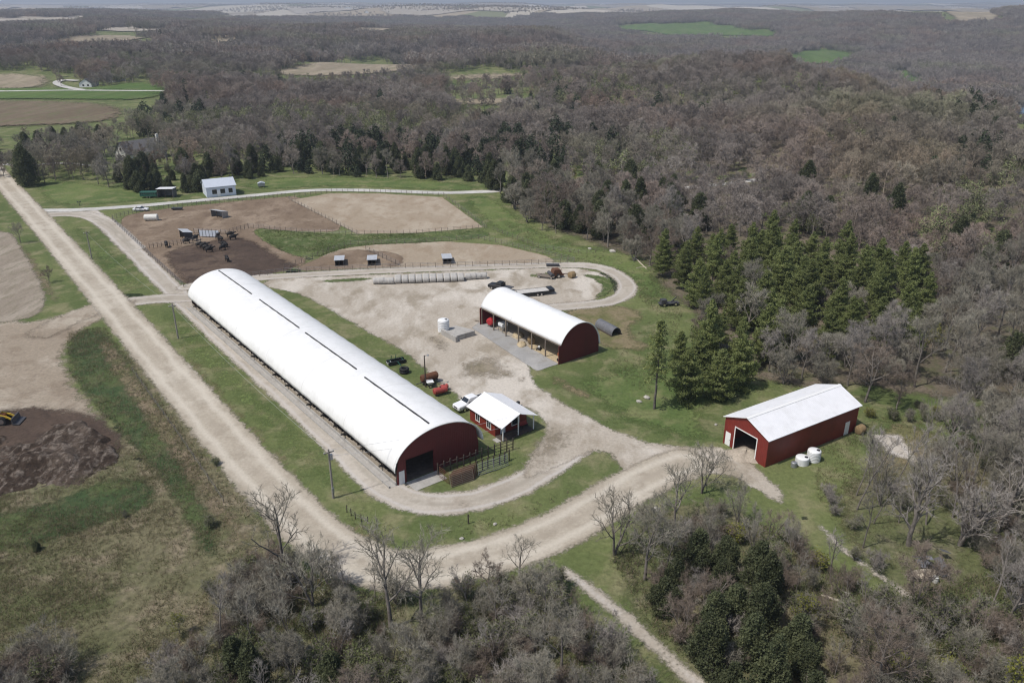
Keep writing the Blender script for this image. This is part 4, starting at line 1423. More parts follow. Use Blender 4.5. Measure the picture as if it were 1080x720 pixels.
mid_bare = [far_proto(200 + k, h, (8, 5, 4, 3), .034, 'far_twig', fuzz=(2, .9, .055, 4), trunk=t, ang=(46, 46, 46, 46), up=.07) for k, (h, t) in enumerate([(11, .3), (12, .25), (10, .22), (12.5, .35), (9.5, .2)])]
far_bare = [far_proto(220 + k, h, (8, 5, 4), .085, 'far_twig', fuzz=(2, 1.1, .16, 4), trunk=t, lens=(.52, .6, .6), ang=(46, 46, 46)) for k, (h, t) in enumerate([(11, .3), (12, .25), (10, .22)])]
ever = [cedar_meshes(240 + k, h, w, 'far_ever', .42, 420)[1] for k, (h, w) in enumerate([(7.5, .30), (9.5, .25), (6.5, .36), (10, .3)])]
buds = [far_proto(260 + k, h, (6, 5, 3), .04, 'far_twig', (.42, .35, 3), 'far_bud', trunk=.2) for k, h in enumerate([9, 11, 8])]


def raw(m):
    V = np.zeros(len(m.vertices) * 3, np.float32); m.vertices.foreach_get('co', V)
    Q = np.zeros(len(m.loops), np.int32); m.loops.foreach_get('vertex_index', Q)
    return V.reshape(-1, 3), Q.reshape(-1, 4)


fr = [far_proto(280 + k, h, (6, 5, 3), .14, 'far_twig', trunk=.25, lens=(.52, .6, .6)) for k, h in enumerate([11, 12, 10])]
frr = [raw(m) for m in fr]
clumps = []
for k in range(3):
    V_, Q_ = clump(300 + k, frr, 9, 13)
    clumps.append(fast_mesh('wood_piece', V_, Q_, mats=[M['far_twig']]))

Pm, px_, py_ = forest_points(120, 850, 5.2)
Pf, pxf, pyf = forest_points(850, 3600, 8.6)
Pc, pxc, pyc = forest_points(3600, 13000, 30, xmax=.75)
keepc = vnoise(Pc[:, 0], Pc[:, 1], 420, 3) > .50
Pc = Pc[keepc]


def split(P, px, py, ever_base, bud_base):
    n1 = vnoise(P[:, 0], P[:, 1], 55, 1) * .65 + vnoise(P[:, 0], P[:, 1], 20, 2) * .35
    n2 = vnoise(P[:, 0], P[:, 1], 90, 5) * .6 + vnoise(P[:, 0], P[:, 1], 30, 6) * .4
    u = RNG.uniform(size=len(P))
    near = np.clip((py - 110) / 90, 0, 1)
    belt = np.exp(-((py - 168) / 26) ** 2) * (px < 860)
    e = (n1 > .66 - .17 * belt) & (u < ever_base * .6 + .4 * belt) & (P[:, 2] > -14)
    valley = (P[:, 2] < -10)
    b = ~e & (((n2 > .64) & (u < bud_base)) | (valley & (n2 > .45) & (u < .5)))
    return ~e & ~b, e, b


bm_, em_, um_ = split(Pm, px_, py_, .35, .5)
bf_, ef_, uf_ = split(Pf, pxf, pyf, .25, .3)
wood('bare_wood', mid_bare, Pm[bm_], .58 + .75 * RNG.beta(2, 2.2, bm_.sum()) * (.75 + .5 * vnoise(Pm[bm_, 0], Pm[bm_, 1], 40, 12)), RNG.integers(0, 5, bm_.sum()))
Pb = np.vstack([Pf[bf_]])
wood('distant_bare_wood', far_bare + clumps, np.vstack([Pb, Pc]), np.concatenate([RNG.uniform(.85, 1.25, len(Pb)), RNG.uniform(.8, 1.2, len(Pc))]),
     np.concatenate([RNG.integers(0, 3, len(Pb)), RNG.integers(3, 6, len(Pc))]))
Pe = np.vstack([Pm[em_], Pf[ef_]])
wood('evergreen_wood', ever, Pe, RNG.uniform(.6, 1.45, len(Pe)), RNG.integers(0, 4, len(Pe)))
Pu = np.vstack([Pm[um_], Pf[uf_]])
wood('budding_wood', buds, Pu, RNG.uniform(.7, 1.1, len(Pu)), RNG.integers(0, 3, len(Pu)))
print('woods', len(Pm), len(Pf), len(Pc), len(Pe), len(Pu))


def thicket_piece(seed, h, mat, leaf=None):
    rng = np.random.default_rng(seed)
    segs = grow_tree(rng, h, trunk=.2, nch=(6, 4, 3), lens=(.45, .5, .55), ang=(30, 40, 44), r0=.035, rmin=.010, steps=(3, 2, 1, 1), wob=.22, up=.08, forks=5)
    V, Q = segs_mesh(segs, 3)
    Vs, T = slivers(rng, segs, 2, .55, .020, 3)
    T = T + len(V)
    V = np.vstack([V, Vs])
    mats, qm = [M[mat]], None
    if leaf:
        Vl, T2 = leaf_tris(rng, np.array([s[1] for s in segs if s[4] >= 2]), *leaf)
        qm = np.concatenate([np.zeros(len(Q) + len(T)), np.ones(len(T2))])
        T = np.vstack([T, T2 + len(V)])
        V = np.vstack([V, Vl])
        mats.append(M['shrub_leaf'])
    V[:, 2] = np.maximum(V[:, 2], .02)
    return fast_mesh('wood_piece', V, Q, T, mats=mats, qmat=qm)


TH = []
for poly, n in ((W_BOTTOM, 250), (W_SCRUB, 210), ([(985, 480), (1100, 470), (1200, 640), (1000, 640), (930, 615), (1020, 560)], 90), ([(250, 600), (320, 590), (345, 612), (300, 640), (240, 690), (215, 690)], 50), ([(-40, 700), (60, 690), (150, 690), (215, 680), (170, 760), (150, 930), (-80, 930)], 150)):
    P_ = np.array([at(*p) for p in poly])
    lo_, hi_ = P_.min(0), P_.max(0)
    c_ = RNG.uniform(lo_, hi_, (n * 6, 2))
    c_ = c_[in_poly(c_[:, 0], c_[:, 1], P_)]
    c_ = c_[vnoise(c_[:, 0], c_[:, 1], 9, 44) > RNG.uniform(.15, .6, len(c_))]
    for Lp, hw in LINES: c_ = c_[seg_dist(c_[:, 0], c_[:, 1], Lp, False) > hw + .9]
    TH.append(c_[:n])
TH = np.vstack(TH)
for q_, r_ in ((at(980, 602), 6.5), (at(905, 592), 3.5), (at(968, 625), 5)): TH = TH[np.hypot(TH[:, 0] - q_[0], TH[:, 1] - q_[1]) > r_]
wood('brush_thicket', [thicket_piece(401, 3.6, 'twig'), thicket_piece(402, 2.8, 'twig_brown'), thicket_piece(403, 4.4, 'twig'), thicket_piece(404, 3.2, 'twig', (.15, .25, 3)), thicket_piece(405, 3.0, 'twig_pale')],
     np.concatenate([TH, np.zeros((len(TH), 1))], 1), RNG.uniform(.6, 1.25, len(TH)), RNG.choice([0, 1, 2, 2, 3, 3, 3, 3, 3, 4], len(TH)))
# ------------------------------------------------------------------ the farm buildings
U = np.array([.79, .613]); U /= np.linalg.norm(U)
Vv = np.array([-U[1], U[0]])
RZ = math.atan2(U[1], U[0])


def local(o, p, u=U, v=Vv):
    d = np.asarray(p) - np.asarray(o)
    return float(d @ u), float(d @ v)


def arch(W, zc, rise, x_over, t0, t1, n):
    """points of an elliptical hoop from the left eave to the right one"""
    out = []
    for i in range(n + 1):
        t = t0 + (t1 - t0) * i / n
        out.append((W / 2 - (W / 2 + x_over) * math.cos(t), zc + rise * math.sin(t)))
    return out


def hoop_cover(prof_fn, L, y0, y1, bay, thick=.07, nper=6):
    """fabric stretched over hoops: it dips a little between them"""
    n = max(2, int((y1 - y0) / bay * nper))
    m = MB()
    base_o, base_i = prof_fn(0), prof_fn(-thick)
    k = len(base_o)
    vs, fs = [], []
    for i in range(n + 1):
        y = y0 + (y1 - y0) * i / n
        dip = -.06 * abs(math.sin(math.pi * (y - y0) / bay))
        po, pi_ = prof_fn(dip), prof_fn(dip - thick)
        vs += [(x, y, z) for x, z in po] + [(x, y, z) for x, z in pi_]
    for i in range(n):
        a, b = i * 2 * k, (i + 1) * 2 * k
        for j in range(k - 1):
            fs.append((a + j, a + j + 1, b + j + 1, b + j))
            fs.append((a + k + j, b + k + j, b + k + j + 1, a + k + j + 1))
        fs.append((a, b, b + k, a + k))
        fs.append((a + k - 1, a + 2 * k - 1, b + 2 * k - 1, b + k - 1))
    for e in (0, n * 2 * k):
        for j in range(k - 1):
            fs.append((e + j, e + k + j, e + k + j + 1, e + j + 1))
    return m.add(vs, fs)


def end_wall(prof, y0, y1, holes, xs_extra=()):
    """wall under the hoop, cut into upright strips round its openings"""
    px_ = [p[0] for p in prof]
    pz = [p[1] for p in prof]
    xs = sorted(set([round(v, 3) for v in np.linspace(px_[0], px_[-1], 34)] + [h[0] for h in holes] + [h[1] for h in holes]))
    m = MB()
    for a, b in zip(xs[:-1], xs[1:]):
        za, zb = np.interp(a, px_, pz), np.interp(b, px_, pz)
        lo = 0.0
        for h in holes:
            if a >= h[0] - 1e-4 and b <= h[1] + 1e-4: lo = h[2]
        lo = min(lo, za, zb)
        m.prism_y([(a, lo), (b, lo), (b, zb), (a, za)], y0, y1)
    return m


# ---- long hoop barn
M['straw_board'] = simple('weathered_tan_boards', (.30, .255, .195), .9, .25, 1.5, bump=.3, dirt=(.16, .13, .10), dirt_scale=.6)
A0 = at(419.9, 512)
LW, LL = 13.3, 86.0
t = thing('hoop_barn', 'very long white fabric hoop barn with dark red end wall', 'barn', (*A0, 0), RZ)
lp = lambda d: [(x, z) for x, z in arch(LW, 2.35 + d * .2, 4.75 + d, .55 + d, 0, math.pi, 30)]
hoop_cover(lp, LL, -.35, LL + .3, 3.66).build('cover', M['white_fabric'], t, smooth=True)
ln = arch(LW, 2.28, 4.62, .40, .02, math.pi - .02, 30)
ln = [(0.0, 2.2)] + [p for p in ln if 0.02 < p[0] < LW - .02] + [(LW, 2.2)]
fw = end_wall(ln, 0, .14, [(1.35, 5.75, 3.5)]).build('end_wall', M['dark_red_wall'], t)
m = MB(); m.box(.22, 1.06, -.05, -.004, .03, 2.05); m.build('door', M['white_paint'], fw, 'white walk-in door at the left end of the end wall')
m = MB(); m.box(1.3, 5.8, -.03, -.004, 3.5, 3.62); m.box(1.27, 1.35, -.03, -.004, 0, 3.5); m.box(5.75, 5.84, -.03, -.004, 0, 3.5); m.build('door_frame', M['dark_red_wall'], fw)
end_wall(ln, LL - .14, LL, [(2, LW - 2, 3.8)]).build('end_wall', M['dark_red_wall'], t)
m = MB()
m.tube([(x, -.36, z) for x, z in arch(LW, 2.35, 4.78, .58, 0, math.pi, 40)], .085, 6)
m.build('arch_trim', M['white_paint'], t, smooth=True)
for (a, b) in (((234, 285), (267, 310)), ((275, 316), (316, 346)), ((323, 351), (375, 390)), ((385, 398), (452, 447))):
    ya, yb = local(A0, at(*a, 7.0))[1], local(A0, at(*b, 7.0))[1]
    xa = local(A0, at(*a, 7.0))[0]
    ya, yb = min(ya, yb), max(ya, yb)
    xm = (local(A0, at(*a, 7.0))[0] + local(A0, at(*b, 7.0))[0]) / 2
    xm = min(max(xm, LW / 2 - 2.2), LW / 2 - .3)
    th_ = math.acos((LW / 2 - xm) / (LW / 2 + .55))
    zz = 2.35 + 4.75 * math.sin(th_)
    m = MB(); m.box(xm - .085, xm + .085, ya, yb, zz - .1, zz + .09); m.build('roof_vent', M['black_metal'], t)
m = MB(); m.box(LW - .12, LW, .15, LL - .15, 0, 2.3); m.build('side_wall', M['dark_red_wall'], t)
for k in range(24):
    y = .25 + k * (LL - .5) / 23
    m = MB(); m.box(-.05, .12, y - .08, y + .08, 0, 2.4); m.build('post', M['wood_dark'], t)
m = MB(); m.box(-.16, .12, .3, LL - .3, 2.05, 2.3); m.build('eave_beam', M['wood_dark'], t)
m = MB(); m.box(-.14, -.06, .3, LL - .3, .05, 1.05); m.build('side_boards', M['straw_board'], t)
m = MB(); m.bar((.14, .3, 1.45), (.14, LL - .3, 1.45), .06); m.build('feed_rail', M['galv_dark'], t)
m = MB(); m.box(-.32, -.15, .1, LL - .2, 0, .5); m.box(-1.35, -1.18, .1, LL - .2, 0, .34); m.box(-1.18, -.30, .1, LL - .2, 0, .06)
m.build('feed_bunk', M['concrete'], t)
m = MB(); m.box(.12, LW - .14, .2, LL - .2, 0, .03); m.build('barn_floor', M['interior_dirt'], t)
pp = at(411, 516); 
o = MB().box(1.2, 6.2, -2.6, -.05, 0, .06); ob = o.build('barn_threshold', M['concrete'], t)


# ---- cattle
def cow_mesh(graze=False):
    me = bpy.data.meshes.new('cow')
    hz = .55 if graze else 1.3
    vs = [(0, 0, 1.0), (.55, 0, 1.05), (.85, 0, 1.1), (-.5, 0, 1.02), (-.8, 0, 1.08), (1.15, 0, 1.22 if not graze else .95), (1.4, 0, hz), (1.65, 0, hz - .12),
          (.62, .22, .75), (.64, .22, .38), (.62, .22, .02), (.62, -.22, .75), (.7, -.22, .38), (.72, -.22, .02),
          (-.62, .22, .75), (-.74, .22, .42), (-.68, .22, .02), (-.62, -.22, .75), (-.70, -.22, .42), (-.6, -.22, .02), (-.95, 0, .85), (-.97, 0, .45)]
    es = [(0, 1), (1, 2), (0, 3), (3, 4), (2, 5), (5, 6), (6, 7), (1, 8), (8, 9), (9, 10), (1, 11), (11, 12), (12, 13), (3, 14), (14, 15), (15, 16), (3, 17), (17, 18), (18, 19), (4, 20), (20, 21)]
    rs = [.40, .38, .30, .37, .27, .19, .17, .11, .14, .085, .075, .14, .085, .075, .16, .085, .075, .16, .085, .075, .04, .05]
    me.from_pydata(vs, es, [])
    o = bpy.data.objects.new('cow', me)
    sk = o.modifiers.new('skin', 'SKIN')
    for i, r in enumerate(rs):
        me.skin_vertices[0].data[i].radius = (r, r * (1.25 if i in (0, 1, 3) else 1))
    me.skin_vertices[0].data[0].use_root = True
    ss = o.modifiers.new('sub', 'SUBSURF'); ss.levels = 1; ss.render_levels = 1
    return o


def make_cow(label, loc, rz, graze=False, group=None):
    o = cow_mesh(graze)
    COL.objects.link(o)
    o.data.materials.append(M['cow_hide'])
    m = MB()
    hz = .55 if graze else 1.3
    for s in (-1, 1): m.blob((1.36, s * .24, hz + .1), (.05, .12, .05), 6, 4)
    KIDS[o.name] = []
    m.build('ears', M['cow_hide'], o)
    o.location = (loc[0], loc[1], 0); o.rotation_euler = (0, 0, rz)
    return tag(o, label, 'cow', group)


c0 = make_cow('black cow with its head out over the feed bunk of the long barn', (0, 0), 0, False, 'cattle at the feed bunk')
feed_y = [4, 9.5, 15, 18.2, 22.5, 27, 31, 35.5, 41, 46, 50.5, 57, 62, 68, 73.5, 79, 82.5]
for k, y in enumerate(feed_y):
    p = A0 + U * (.95 + .15 * math.sin(k * 2.3)) + Vv * y
    if k == 0:
        c0.location = (*p, .03); c0.rotation_euler = (0, 0, RZ + math.pi)
    else:
        copy_thing(c0, (*p, .03), RZ + math.pi + math.sin(k * 5) * .15)
c1 = make_cow('black cow walking alone on the mud near the long barn', at(240, 276), 2.2, False)
HERD = [(197, 257, .3, 'black cow by the inner pen fence, leftmost of the herd'), (206, 254, 1.2, 'black cow close to the leaning shelter panel'), (211, 261, .2, 'black cow in the row at the pen fence, its tail to the gate'),
        (215, 262, .4, 'black cow second in the row at the pen fence'), (218, 264, .1, 'black cow third in the row at the pen fence'), (221, 266, .5, 'black cow last in the row, at the fence corner'),
        (230, 252, 1.5, 'black cow standing in the shade by the white panels'), (233, 255, 2.6, 'black cow below the one in the shade by the white panels'), (237, 261, 3.0, 'black cow lying nearest the middle of the mud'),
        (243, 250, .2, 'black cow up by the weeds'), (246, 253, .6, 'black cow rightmost of the herd'), (235, 264, 1.0, 'black cow just above the lone walker'), (176, 261, 2.0, 'black cow apart from the herd at the west fence')]
g1 = None
for a, b, r, lab in HERD:
    p = at(a, b)
    copy_thing(c1, (*p, .03), r, 1.05, lab, 'cattle in the west pen')

# ---- open-fronted hoop shed
B0 = at(589.1, 384.5)
MW, ML = 9.8, 24.2
t = thing('hoop_shed', 'short white hoop shed with an open front of posts, dark red end', 'shed', (*B0, 0), RZ)
t_0 = math.asin((3.7 - 1.5) / 5.4)
mp_ = lambda d: [(x, z) for x, z in arch(MW, 1.5, 5.4 + d, .12 + d, t_0, math.pi - .02, 28)]
hoop_cover(mp_, ML, -.15, ML + .15, 4.0).build('cover', M['white_fabric'], t, smooth=True)
pr = [(x, z) for x, z in arch(MW, 1.5, 5.28, .02, t_0, math.pi - .02, 28)]
pr = [(.0, 3.5)] + [p for p in pr if .05 < p[0] < MW - .02] + [(MW, 1.6)]
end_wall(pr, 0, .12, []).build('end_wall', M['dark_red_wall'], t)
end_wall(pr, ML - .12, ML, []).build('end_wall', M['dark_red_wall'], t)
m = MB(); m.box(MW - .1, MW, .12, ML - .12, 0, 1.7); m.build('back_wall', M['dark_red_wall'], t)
m = MB(); m.tube([(x, -.15, z) for x, z in arch(MW, 1.5, 5.42, .15, t_0, math.pi - .02, 36)], .07, 6); m.build('arch_trim', M['white_paint'], t)
for k in range(7):
    y = .2 + k * (ML - .4) / 6
    m = MB(); m.box(.30, .50, y - .1, y + .1, 0, 3.72); m.build('post', M['wood_post'], t)
m = MB(); m.box(.32, .48, .12, ML - .12, 3.45, 3.7); m.build('eave_beam', M['wood_post'], t)
m = MB(); m.box(.1, MW - .12, .12, ML - .12, 0, .04); m.build('shed_floor', M['straw'], t)


def in_shed(x, y):
    return (*(B0 + U * x + Vv * y), .04)


def fuel_tank(name, label, cat, loc, rz, mat, r=.6, L=1.8, leg=.5):
    t = thing(name, label, cat, loc, rz)
    m = MB(); m.tube([(-L / 2 - .12, 0, leg + r), (-L / 2, 0, leg + r), (L / 2, 0, leg + r), (L / 2 + .12, 0, leg + r)], [r * .7, r, r, r * .7], 16)
    m.build('tank', mat, t, smooth=False)
    for s in (-1, 1):
        m = MB()
        for q in (-1, 1): m.bar((s * L * .32, q * r * .75, 0), (s * L * .32, q * r * .45, leg + r * .4), .08)
        m.bar((s * L * .32, -r * .6, leg * .5), (s * L * .32, r * .6, leg * .5), .06)
        m.build('leg', M['dark_metal'], t)
    m = MB(); m.tube([(0, 0, leg + 2 * r - .02), (0, 0, leg + 2 * r + .14)], .12, 10); m.build('cap', M['dark_metal'], t)
    return t


fuel_tank('fuel_tank', 'bright red tank at the far end of the open-fronted shed', 'tank', in_shed(1.2, 22.0), RZ + .4, M['bright_red'], .75, 1.2, .45)
t = thing('seed_hopper', 'small whitish hopper on legs inside the open shed next to the red tank', 'hopper', in_shed(1.6, 18.6), RZ)
m = MB(); m.add([(-.25, -.25, .7), (.25, -.25, .7), (.25, .25, .7), (-.25, .25, .7), (-.7, -.7, 1.3), (.7, -.7, 1.3), (.7, .7, 1.3), (-.7, .7, 1.3), (-.7, -.7, 1.8), (.7, -.7, 1.8), (.7, .7, 1.8), (-.7, .7, 1.8)],
                [(3, 2, 1, 0), (0, 1, 5, 4), (1, 2, 6, 5), (2, 3, 7, 6), (3, 0, 4, 7), (4, 5, 9, 8), (5, 6, 10, 9), (6, 7, 11, 10), (7, 4, 8, 11), (8, 9, 10, 11)])
m.build('bin', M['white_poly'], t)
for a in (-1, 1):
    for b in (-1, 1):
        m = MB(); m.bar((a * .64, b * .64, 0), (a * .64, b * .64, 1.4), .07); m.build('leg', M['galv'], t)


def bale(name, label, loc, rz, mat, d=1.5, L=1.45, group=None):
    m = MB(); r = d / 2
    pr = []
    for i, (f, rr) in enumerate([(-.5, .90), (-.47, .985), (-.25, 1.0), (0, .985), (.25, 1.0), (.47, .985), (.5, .90)]): pr.append((f * L, rr * r))
    rng = np.random.default_rng(int(abs(loc[0]) * 100) % 997)
    vs, fs, n = [], [], 18
    for f, rr in pr:
        for k in range(n):
            a = 2 * math.pi * k / n
            q = rr * (1 + rng.normal() * .012)
            z = r + q * math.sin(a) * (1 if math.sin(a) > 0 else .93)
            vs.append((f, q * math.cos(a), z - .05))
    for i in range(len(pr) - 1):
        for k in range(n):
            a, b = i * n + k, i * n + (k + 1) % n
            fs.append((a, a + n, b + n, b))
    fs.append(tuple(range(n))); fs.append(tuple((len(pr) - 1) * n + k for k in range(n))[::-1])
    m.add(vs, fs)
    o = m.build(name, mat, None, None, smooth=True)
    KIDS[o.name] = []
    o.location = (float(loc[0]), float(loc[1]), float(loc[2]) if len(loc) > 2 else 0.0); o.rotation_euler = (0, 0, rz)
    return tag(o, label, 'hay bale', group)


bale('round_bale', 'brown round bale among straw in the middle of the open shed', in_shed(2.2, 10.5), RZ + 1.0, M['hay'], 1.45, 1.3)
t = thing('push_mower', 'small black and white machine on straw under the open shed', 'machine', in_shed(1.5, 7.3), RZ + .5)
m = MB(); m.box(-.45, .45, -.3, .3, .18, .42); m.build('deck', M['black_metal'], t, bevel=.05)
m = MB(); m.box(-.2, .2, -.18, .18, .42, .7); m.build('engine', M['white_paint'], t, bevel=.04)
for a in (-.38, .38):
    for b in (-.34, .34):
        m = MB(); m.tube([(a, b - .05, .15), (a, b + .05, .15)], .15, 12); m.build('wheel', M['black'], t)
m = MB(); m.bar((-.42, -.25, .4), (-1.0, -.25, .95), .04); m.bar((-.42, .25, .4), (-1.0, .25, .95), .04); m.bar((-1.0, -.27, .95), (-1.0, .27, .95), .04); m.build('handle', M['galv'], t)
t = thing('log_splitter', 'orange machine at the near corner of the open shed', 'machine', in_shed(1.4, 1.2), RZ + 1.2)
m = MB(); m.bar((-.9, 0, .55), (.9, 0, .55), .18, .22); m.box(.55, .85, -.2, .2, .62, 1.15); m.build('beam', M['orange'], t)
m = MB(); m.tube([(-.8, 0, .78), (.1, 0, .78)], .1, 10); m.box(-.3, .25, -.45, -.1, .5, .95); m.build('engine', M['dark_metal'], t)
for s in (-1, 1):
    m = MB(); m.tube([(-.2, s * .5, .28), (-.2, s * .62, .28)], .28, 14); m.build('wheel', M['black'], t)
t = thing('straw_heap', 'loose pale straw heap on the floor of the open shed', 'straw heap', in_shed(2.6, 15))
m = MB(); m.blob((0, 0, .05), (1.1, 1.6, .55), 16, 8, .12); m.blob((.6, -4.6, .05), (.9, 1.3, .45), 14, 8, .12); m.build('straw', M['straw'], t, smooth=True)
m = MB(); m.box(-.12, .12, -.5, .5, .0, .22); o = m.build('timber_pile', M['wood_post']); o.location = (*at(503, 339), 0); o.rotation_euler = (0, 0, 1.0); tag(o, 'pale timber block on the ground by the far end of the open shed', 'timber')
KIDS[o.name] = []

# ---- red metal shed with gable roof
C0 = at(762.5, 466.7)
ux = np.array([.527, -.85]); ux /= np.linalg.norm(ux)
vx = np.array([-ux[1], ux[0]])
RW, RL, RE, RR = 8.0, 19.6, 4.4, 6.0
rzr = math.atan2(ux[1], ux[0])
t = thing('metal_shed', 'bright red metal shed with white gable roof and open front door', 'shed', (*C0, 0), rzr)


def gable_wall(W, E, Rg, y0, y1, holes):
    xs = sorted(set([0.0, W / 2, W] + [h[0] for h in holes] + [h[1] for h in holes]))
    m = MB()
    top = lambda x: E + (Rg - E) * (1 - abs(x - W / 2) / (W / 2))
    for a, b in zip(xs[:-1], xs[1:]):
        segs = [(0.0, None)]
        for h in holes:
            if a >= h[0] - 1e-4 and b <= h[1] + 1e-4:
                segs = ([] if h[2] <= 0.01 else [(0.0, h[2])]) + [(h[3], None)]
        for lo, hi in segs:
            if hi is None: m.prism_y([(a, lo), (b, lo), (b, top(b)), (a, top(a))], y0, y1)
            else: m.prism_y([(a, lo), (b, lo), (b, hi), (a, hi)], y0, y1)
    return m


fw = gable_wall(RW, RE, RR, 0, .12, [(2.05, 6.0, 0, 3.55)]).build('front_wall', M['red_wall'], t)
gable_wall(RW, RE, RR, RL - .12, RL, []).build('back_wall', M['red_wall'], t)
for x0 in (0, RW - .12):
    w = MB().box(x0, x0 + .12, .12, RL - .12, 0, RE).build('side_wall', M['red_wall'], t)
m = MB(); m.box(1.9, 2.05, -.04, -.003, 0, 3.7); m.box(6.0, 6.15, -.04, -.003, 0, 3.7); m.box(2.05, 6.0, -.04, -.003, 3.55, 3.7); m.build('door_trim', M['white_paint'], fw)
m = MB(); m.box(.35, 1.3, -.05, -.003, .05, 2.15); d = m.build('door', M['white_paint'], fw, 'white walk-in door left of the big opening')
m = MB(); m.box(1.16, 1.22, -.12, -.05, 1.0, 1.1); m.build('handle', M['dark_metal'], fw)
m = MB(); m.box(RW + .003, RW + .05, 16.9, 17.9, .05, 2.2); m.build('door', M['white_paint'], w, 'white door near the back of the long side')
for s in (0, 1):
    over, eo = .3, .3
    sl_ = (RR - RE) / (RW / 2)
    xa, xb = (-eo, RW / 2) if s == 0 else (RW / 2, RW + eo)
    zf = lambda x: RE + (RW / 2 - abs(x - RW / 2)) * sl_ + .03
    m = MB(); m.prism_y([(xa, zf(xa)), (xb, zf(xb)), (xb, zf(xb) + .07), (xa, zf(xa) + .07)], -over, RL + over)
    m.build('roof_panel', M['white_roof'], t)
m = MB(); m.prism_y([(RW / 2 - .28, RR + .02), (RW / 2, RR + .115), (RW / 2 + .28, RR + .02), (RW / 2 + .28, RR + .06), (RW / 2, RR + .16), (RW / 2 - .28, RR + .06)], -.32, RL + .32); m.build('ridge_cap', M['white_paint'], t)
for x in (-.02, RW - .1):
    m = MB(); m.box(x, x + .12, -.02, .0, 0, RE); m.build('corner_trim', M['red_wall'], fw)
m = MB(); m.box(.14, RW - .14, .14, RL - .14, 0, .04); m.build('shed_floor', M['interior_dirt'], t)


def heap(name, label, cat, c, r, h, mat, rz=0, jit=.25, seed=3, n=28):
    rng = np.random.default_rng(seed)
    m = MB(); vs, fs = [], []
    rings = 7
    ph = rng.uniform(0, 6, 6)
    for i in range(rings + 1):
        f = i / rings
        for k in range(n):
            a = 2 * math.pi * k / n
            w = 1 + .16 * math.sin(2 * a + ph[0]) + .1 * math.sin(5 * a + ph[1]) + rng.normal() * .03
            rr = f * w
            z = h * (1 - f ** 1.5) * (1 + .18 * math.sin(3 * a + ph[2] + f * 4)) + rng.normal() * .03 * h * (1 - f) - .04
            vs.append((r[0] * rr * math.cos(a), r[1] * rr * math.sin(a), z))
    for i in range(rings):
        for k in range(n):
            a, b = i * n + k, i * n + (k + 1) % n
            fs.append((a, a + n, b + n, b))
    m.add(vs, fs)
    o = m.build(name, mat, smooth=True)
    KIDS[o.name] = []
    o.location = (*c, 0) if len(c) == 2 else c
    o.rotation_euler = (0, 0, rz)
    return tag(o, label, cat)


heap('gravel_pile', 'tan gravel pile spilling out of the red shed door', 'gravel pile', C0 + ux * 4.3 + vx * .2, (2.3, 3.0), .95, M['gravel_pile'], rzr)


def poly_tank(name, label, loc, r, h, mat, lid=True, group=None):
    t = thing(name, label, 'tank', loc, 0, group)
    pr = [(r * .98, 0), (r, .05)]
    n = 6
    for i in range(n):
        z = .05 + (h * .86 - .05) * (i + 1) / n
        pr += [(r, z - .05), (r * .97, z - .025), (r, z)]
    pr += [(r * .93, h * .93), (r * .6, h * .985), (r * .2, h)]
    MB().lathe(pr, 26).build('tank_body', mat, t, smooth=True)
    if lid:
        MB().lathe([(.24, h * .985), (.24, h + .07), (.05, h + .09)], 14, (r * .45, -r * .2, -.03)).build('lid', M['black_metal'], t)
        MB().tube([(r * .9, 0, .25), (r + .18, 0, .25)], .06, 8).build('valve', M['dark_metal'], t)
    return t


poly_tank('water_tank', 'white poly tank by the red shed, the larger one at the back', (*at(857.5, 485), 0), .95, 1.75, M['white_poly'])
poly_tank('water_tank', 'white poly tank by the red shed, the lower one in front', (*at(845.5, 488.5), 0), .95, 1.15, M['white_poly'])
poly_tank('steel_drum', 'small grey drum beside the two white tanks of the red shed', (*at(837, 492), 0), .42, .8, M['galv'], False)
bale('round_bale', 'dark round bale at the back corner of the red shed', at(906.5, 456.5), .6, M['hay'], 1.4, 1.3)

# ---- red cabin with porch
D0 = at(498.6, 445.6) - Vv * 8.3
CW, CL, CE, CR = 6.0, 8.4, 2.55, 3.75
D0 = at(530.3, 465.8)
t = thing('cabin', 'small red cabin with white metal roof and shaded front porch', 'cabin', (*D0, 0), RZ)
wy = 1.9
fw = gable_wall(CW, CE, CR, wy, wy + .14, [(1.0, 1.95, .0, 2.05), (3.2, 4.5, .85, 1.95)]).build('front_wall', M['red_wall'], t)
m = MB(); m.box(1.0, 1.95, wy + .03, wy + .1, .0, 2.05); m.build('door', M['white_paint'], fw)
m = MB(); m.box(3.2, 4.5, wy + .05, wy + .09, .85, 1.95); wn = m.build('window', M['glass'], fw)
m = MB(); m.box(3.1, 4.6, wy - .03, wy - .003, .75, .85); m.box(3.1, 4.6, wy - .03, wy - .003, 1.95, 2.05); m.box(3.1, 3.2, wy - .03, wy - .003, .85, 1.95); m.box(4.5, 4.6, wy - .03, wy - .003, .85, 1.95); m.build('frame', M['white_paint'], wn)
gable_wall(CW, CE, CR, CL - .14, CL, []).build('back_wall', M['red_wall'], t)
lw = MB()
wins = [(3.0, 3.9), (5.9, 6.8)]
ys = [wy + .14, 3.0, 3.9, 5.9, 6.8, CL - .14]
for a, b in zip(ys[:-1], ys[1:]):
    if (a, b) in wins: lw.box(0, .14, a, b, 0, .8); lw.box(0, .14, a, b, 2.0, CE)
    else: lw.box(0, .14, a, b, 0, CE)
lw = lw.build('side_wall', M['red_wall'], t)
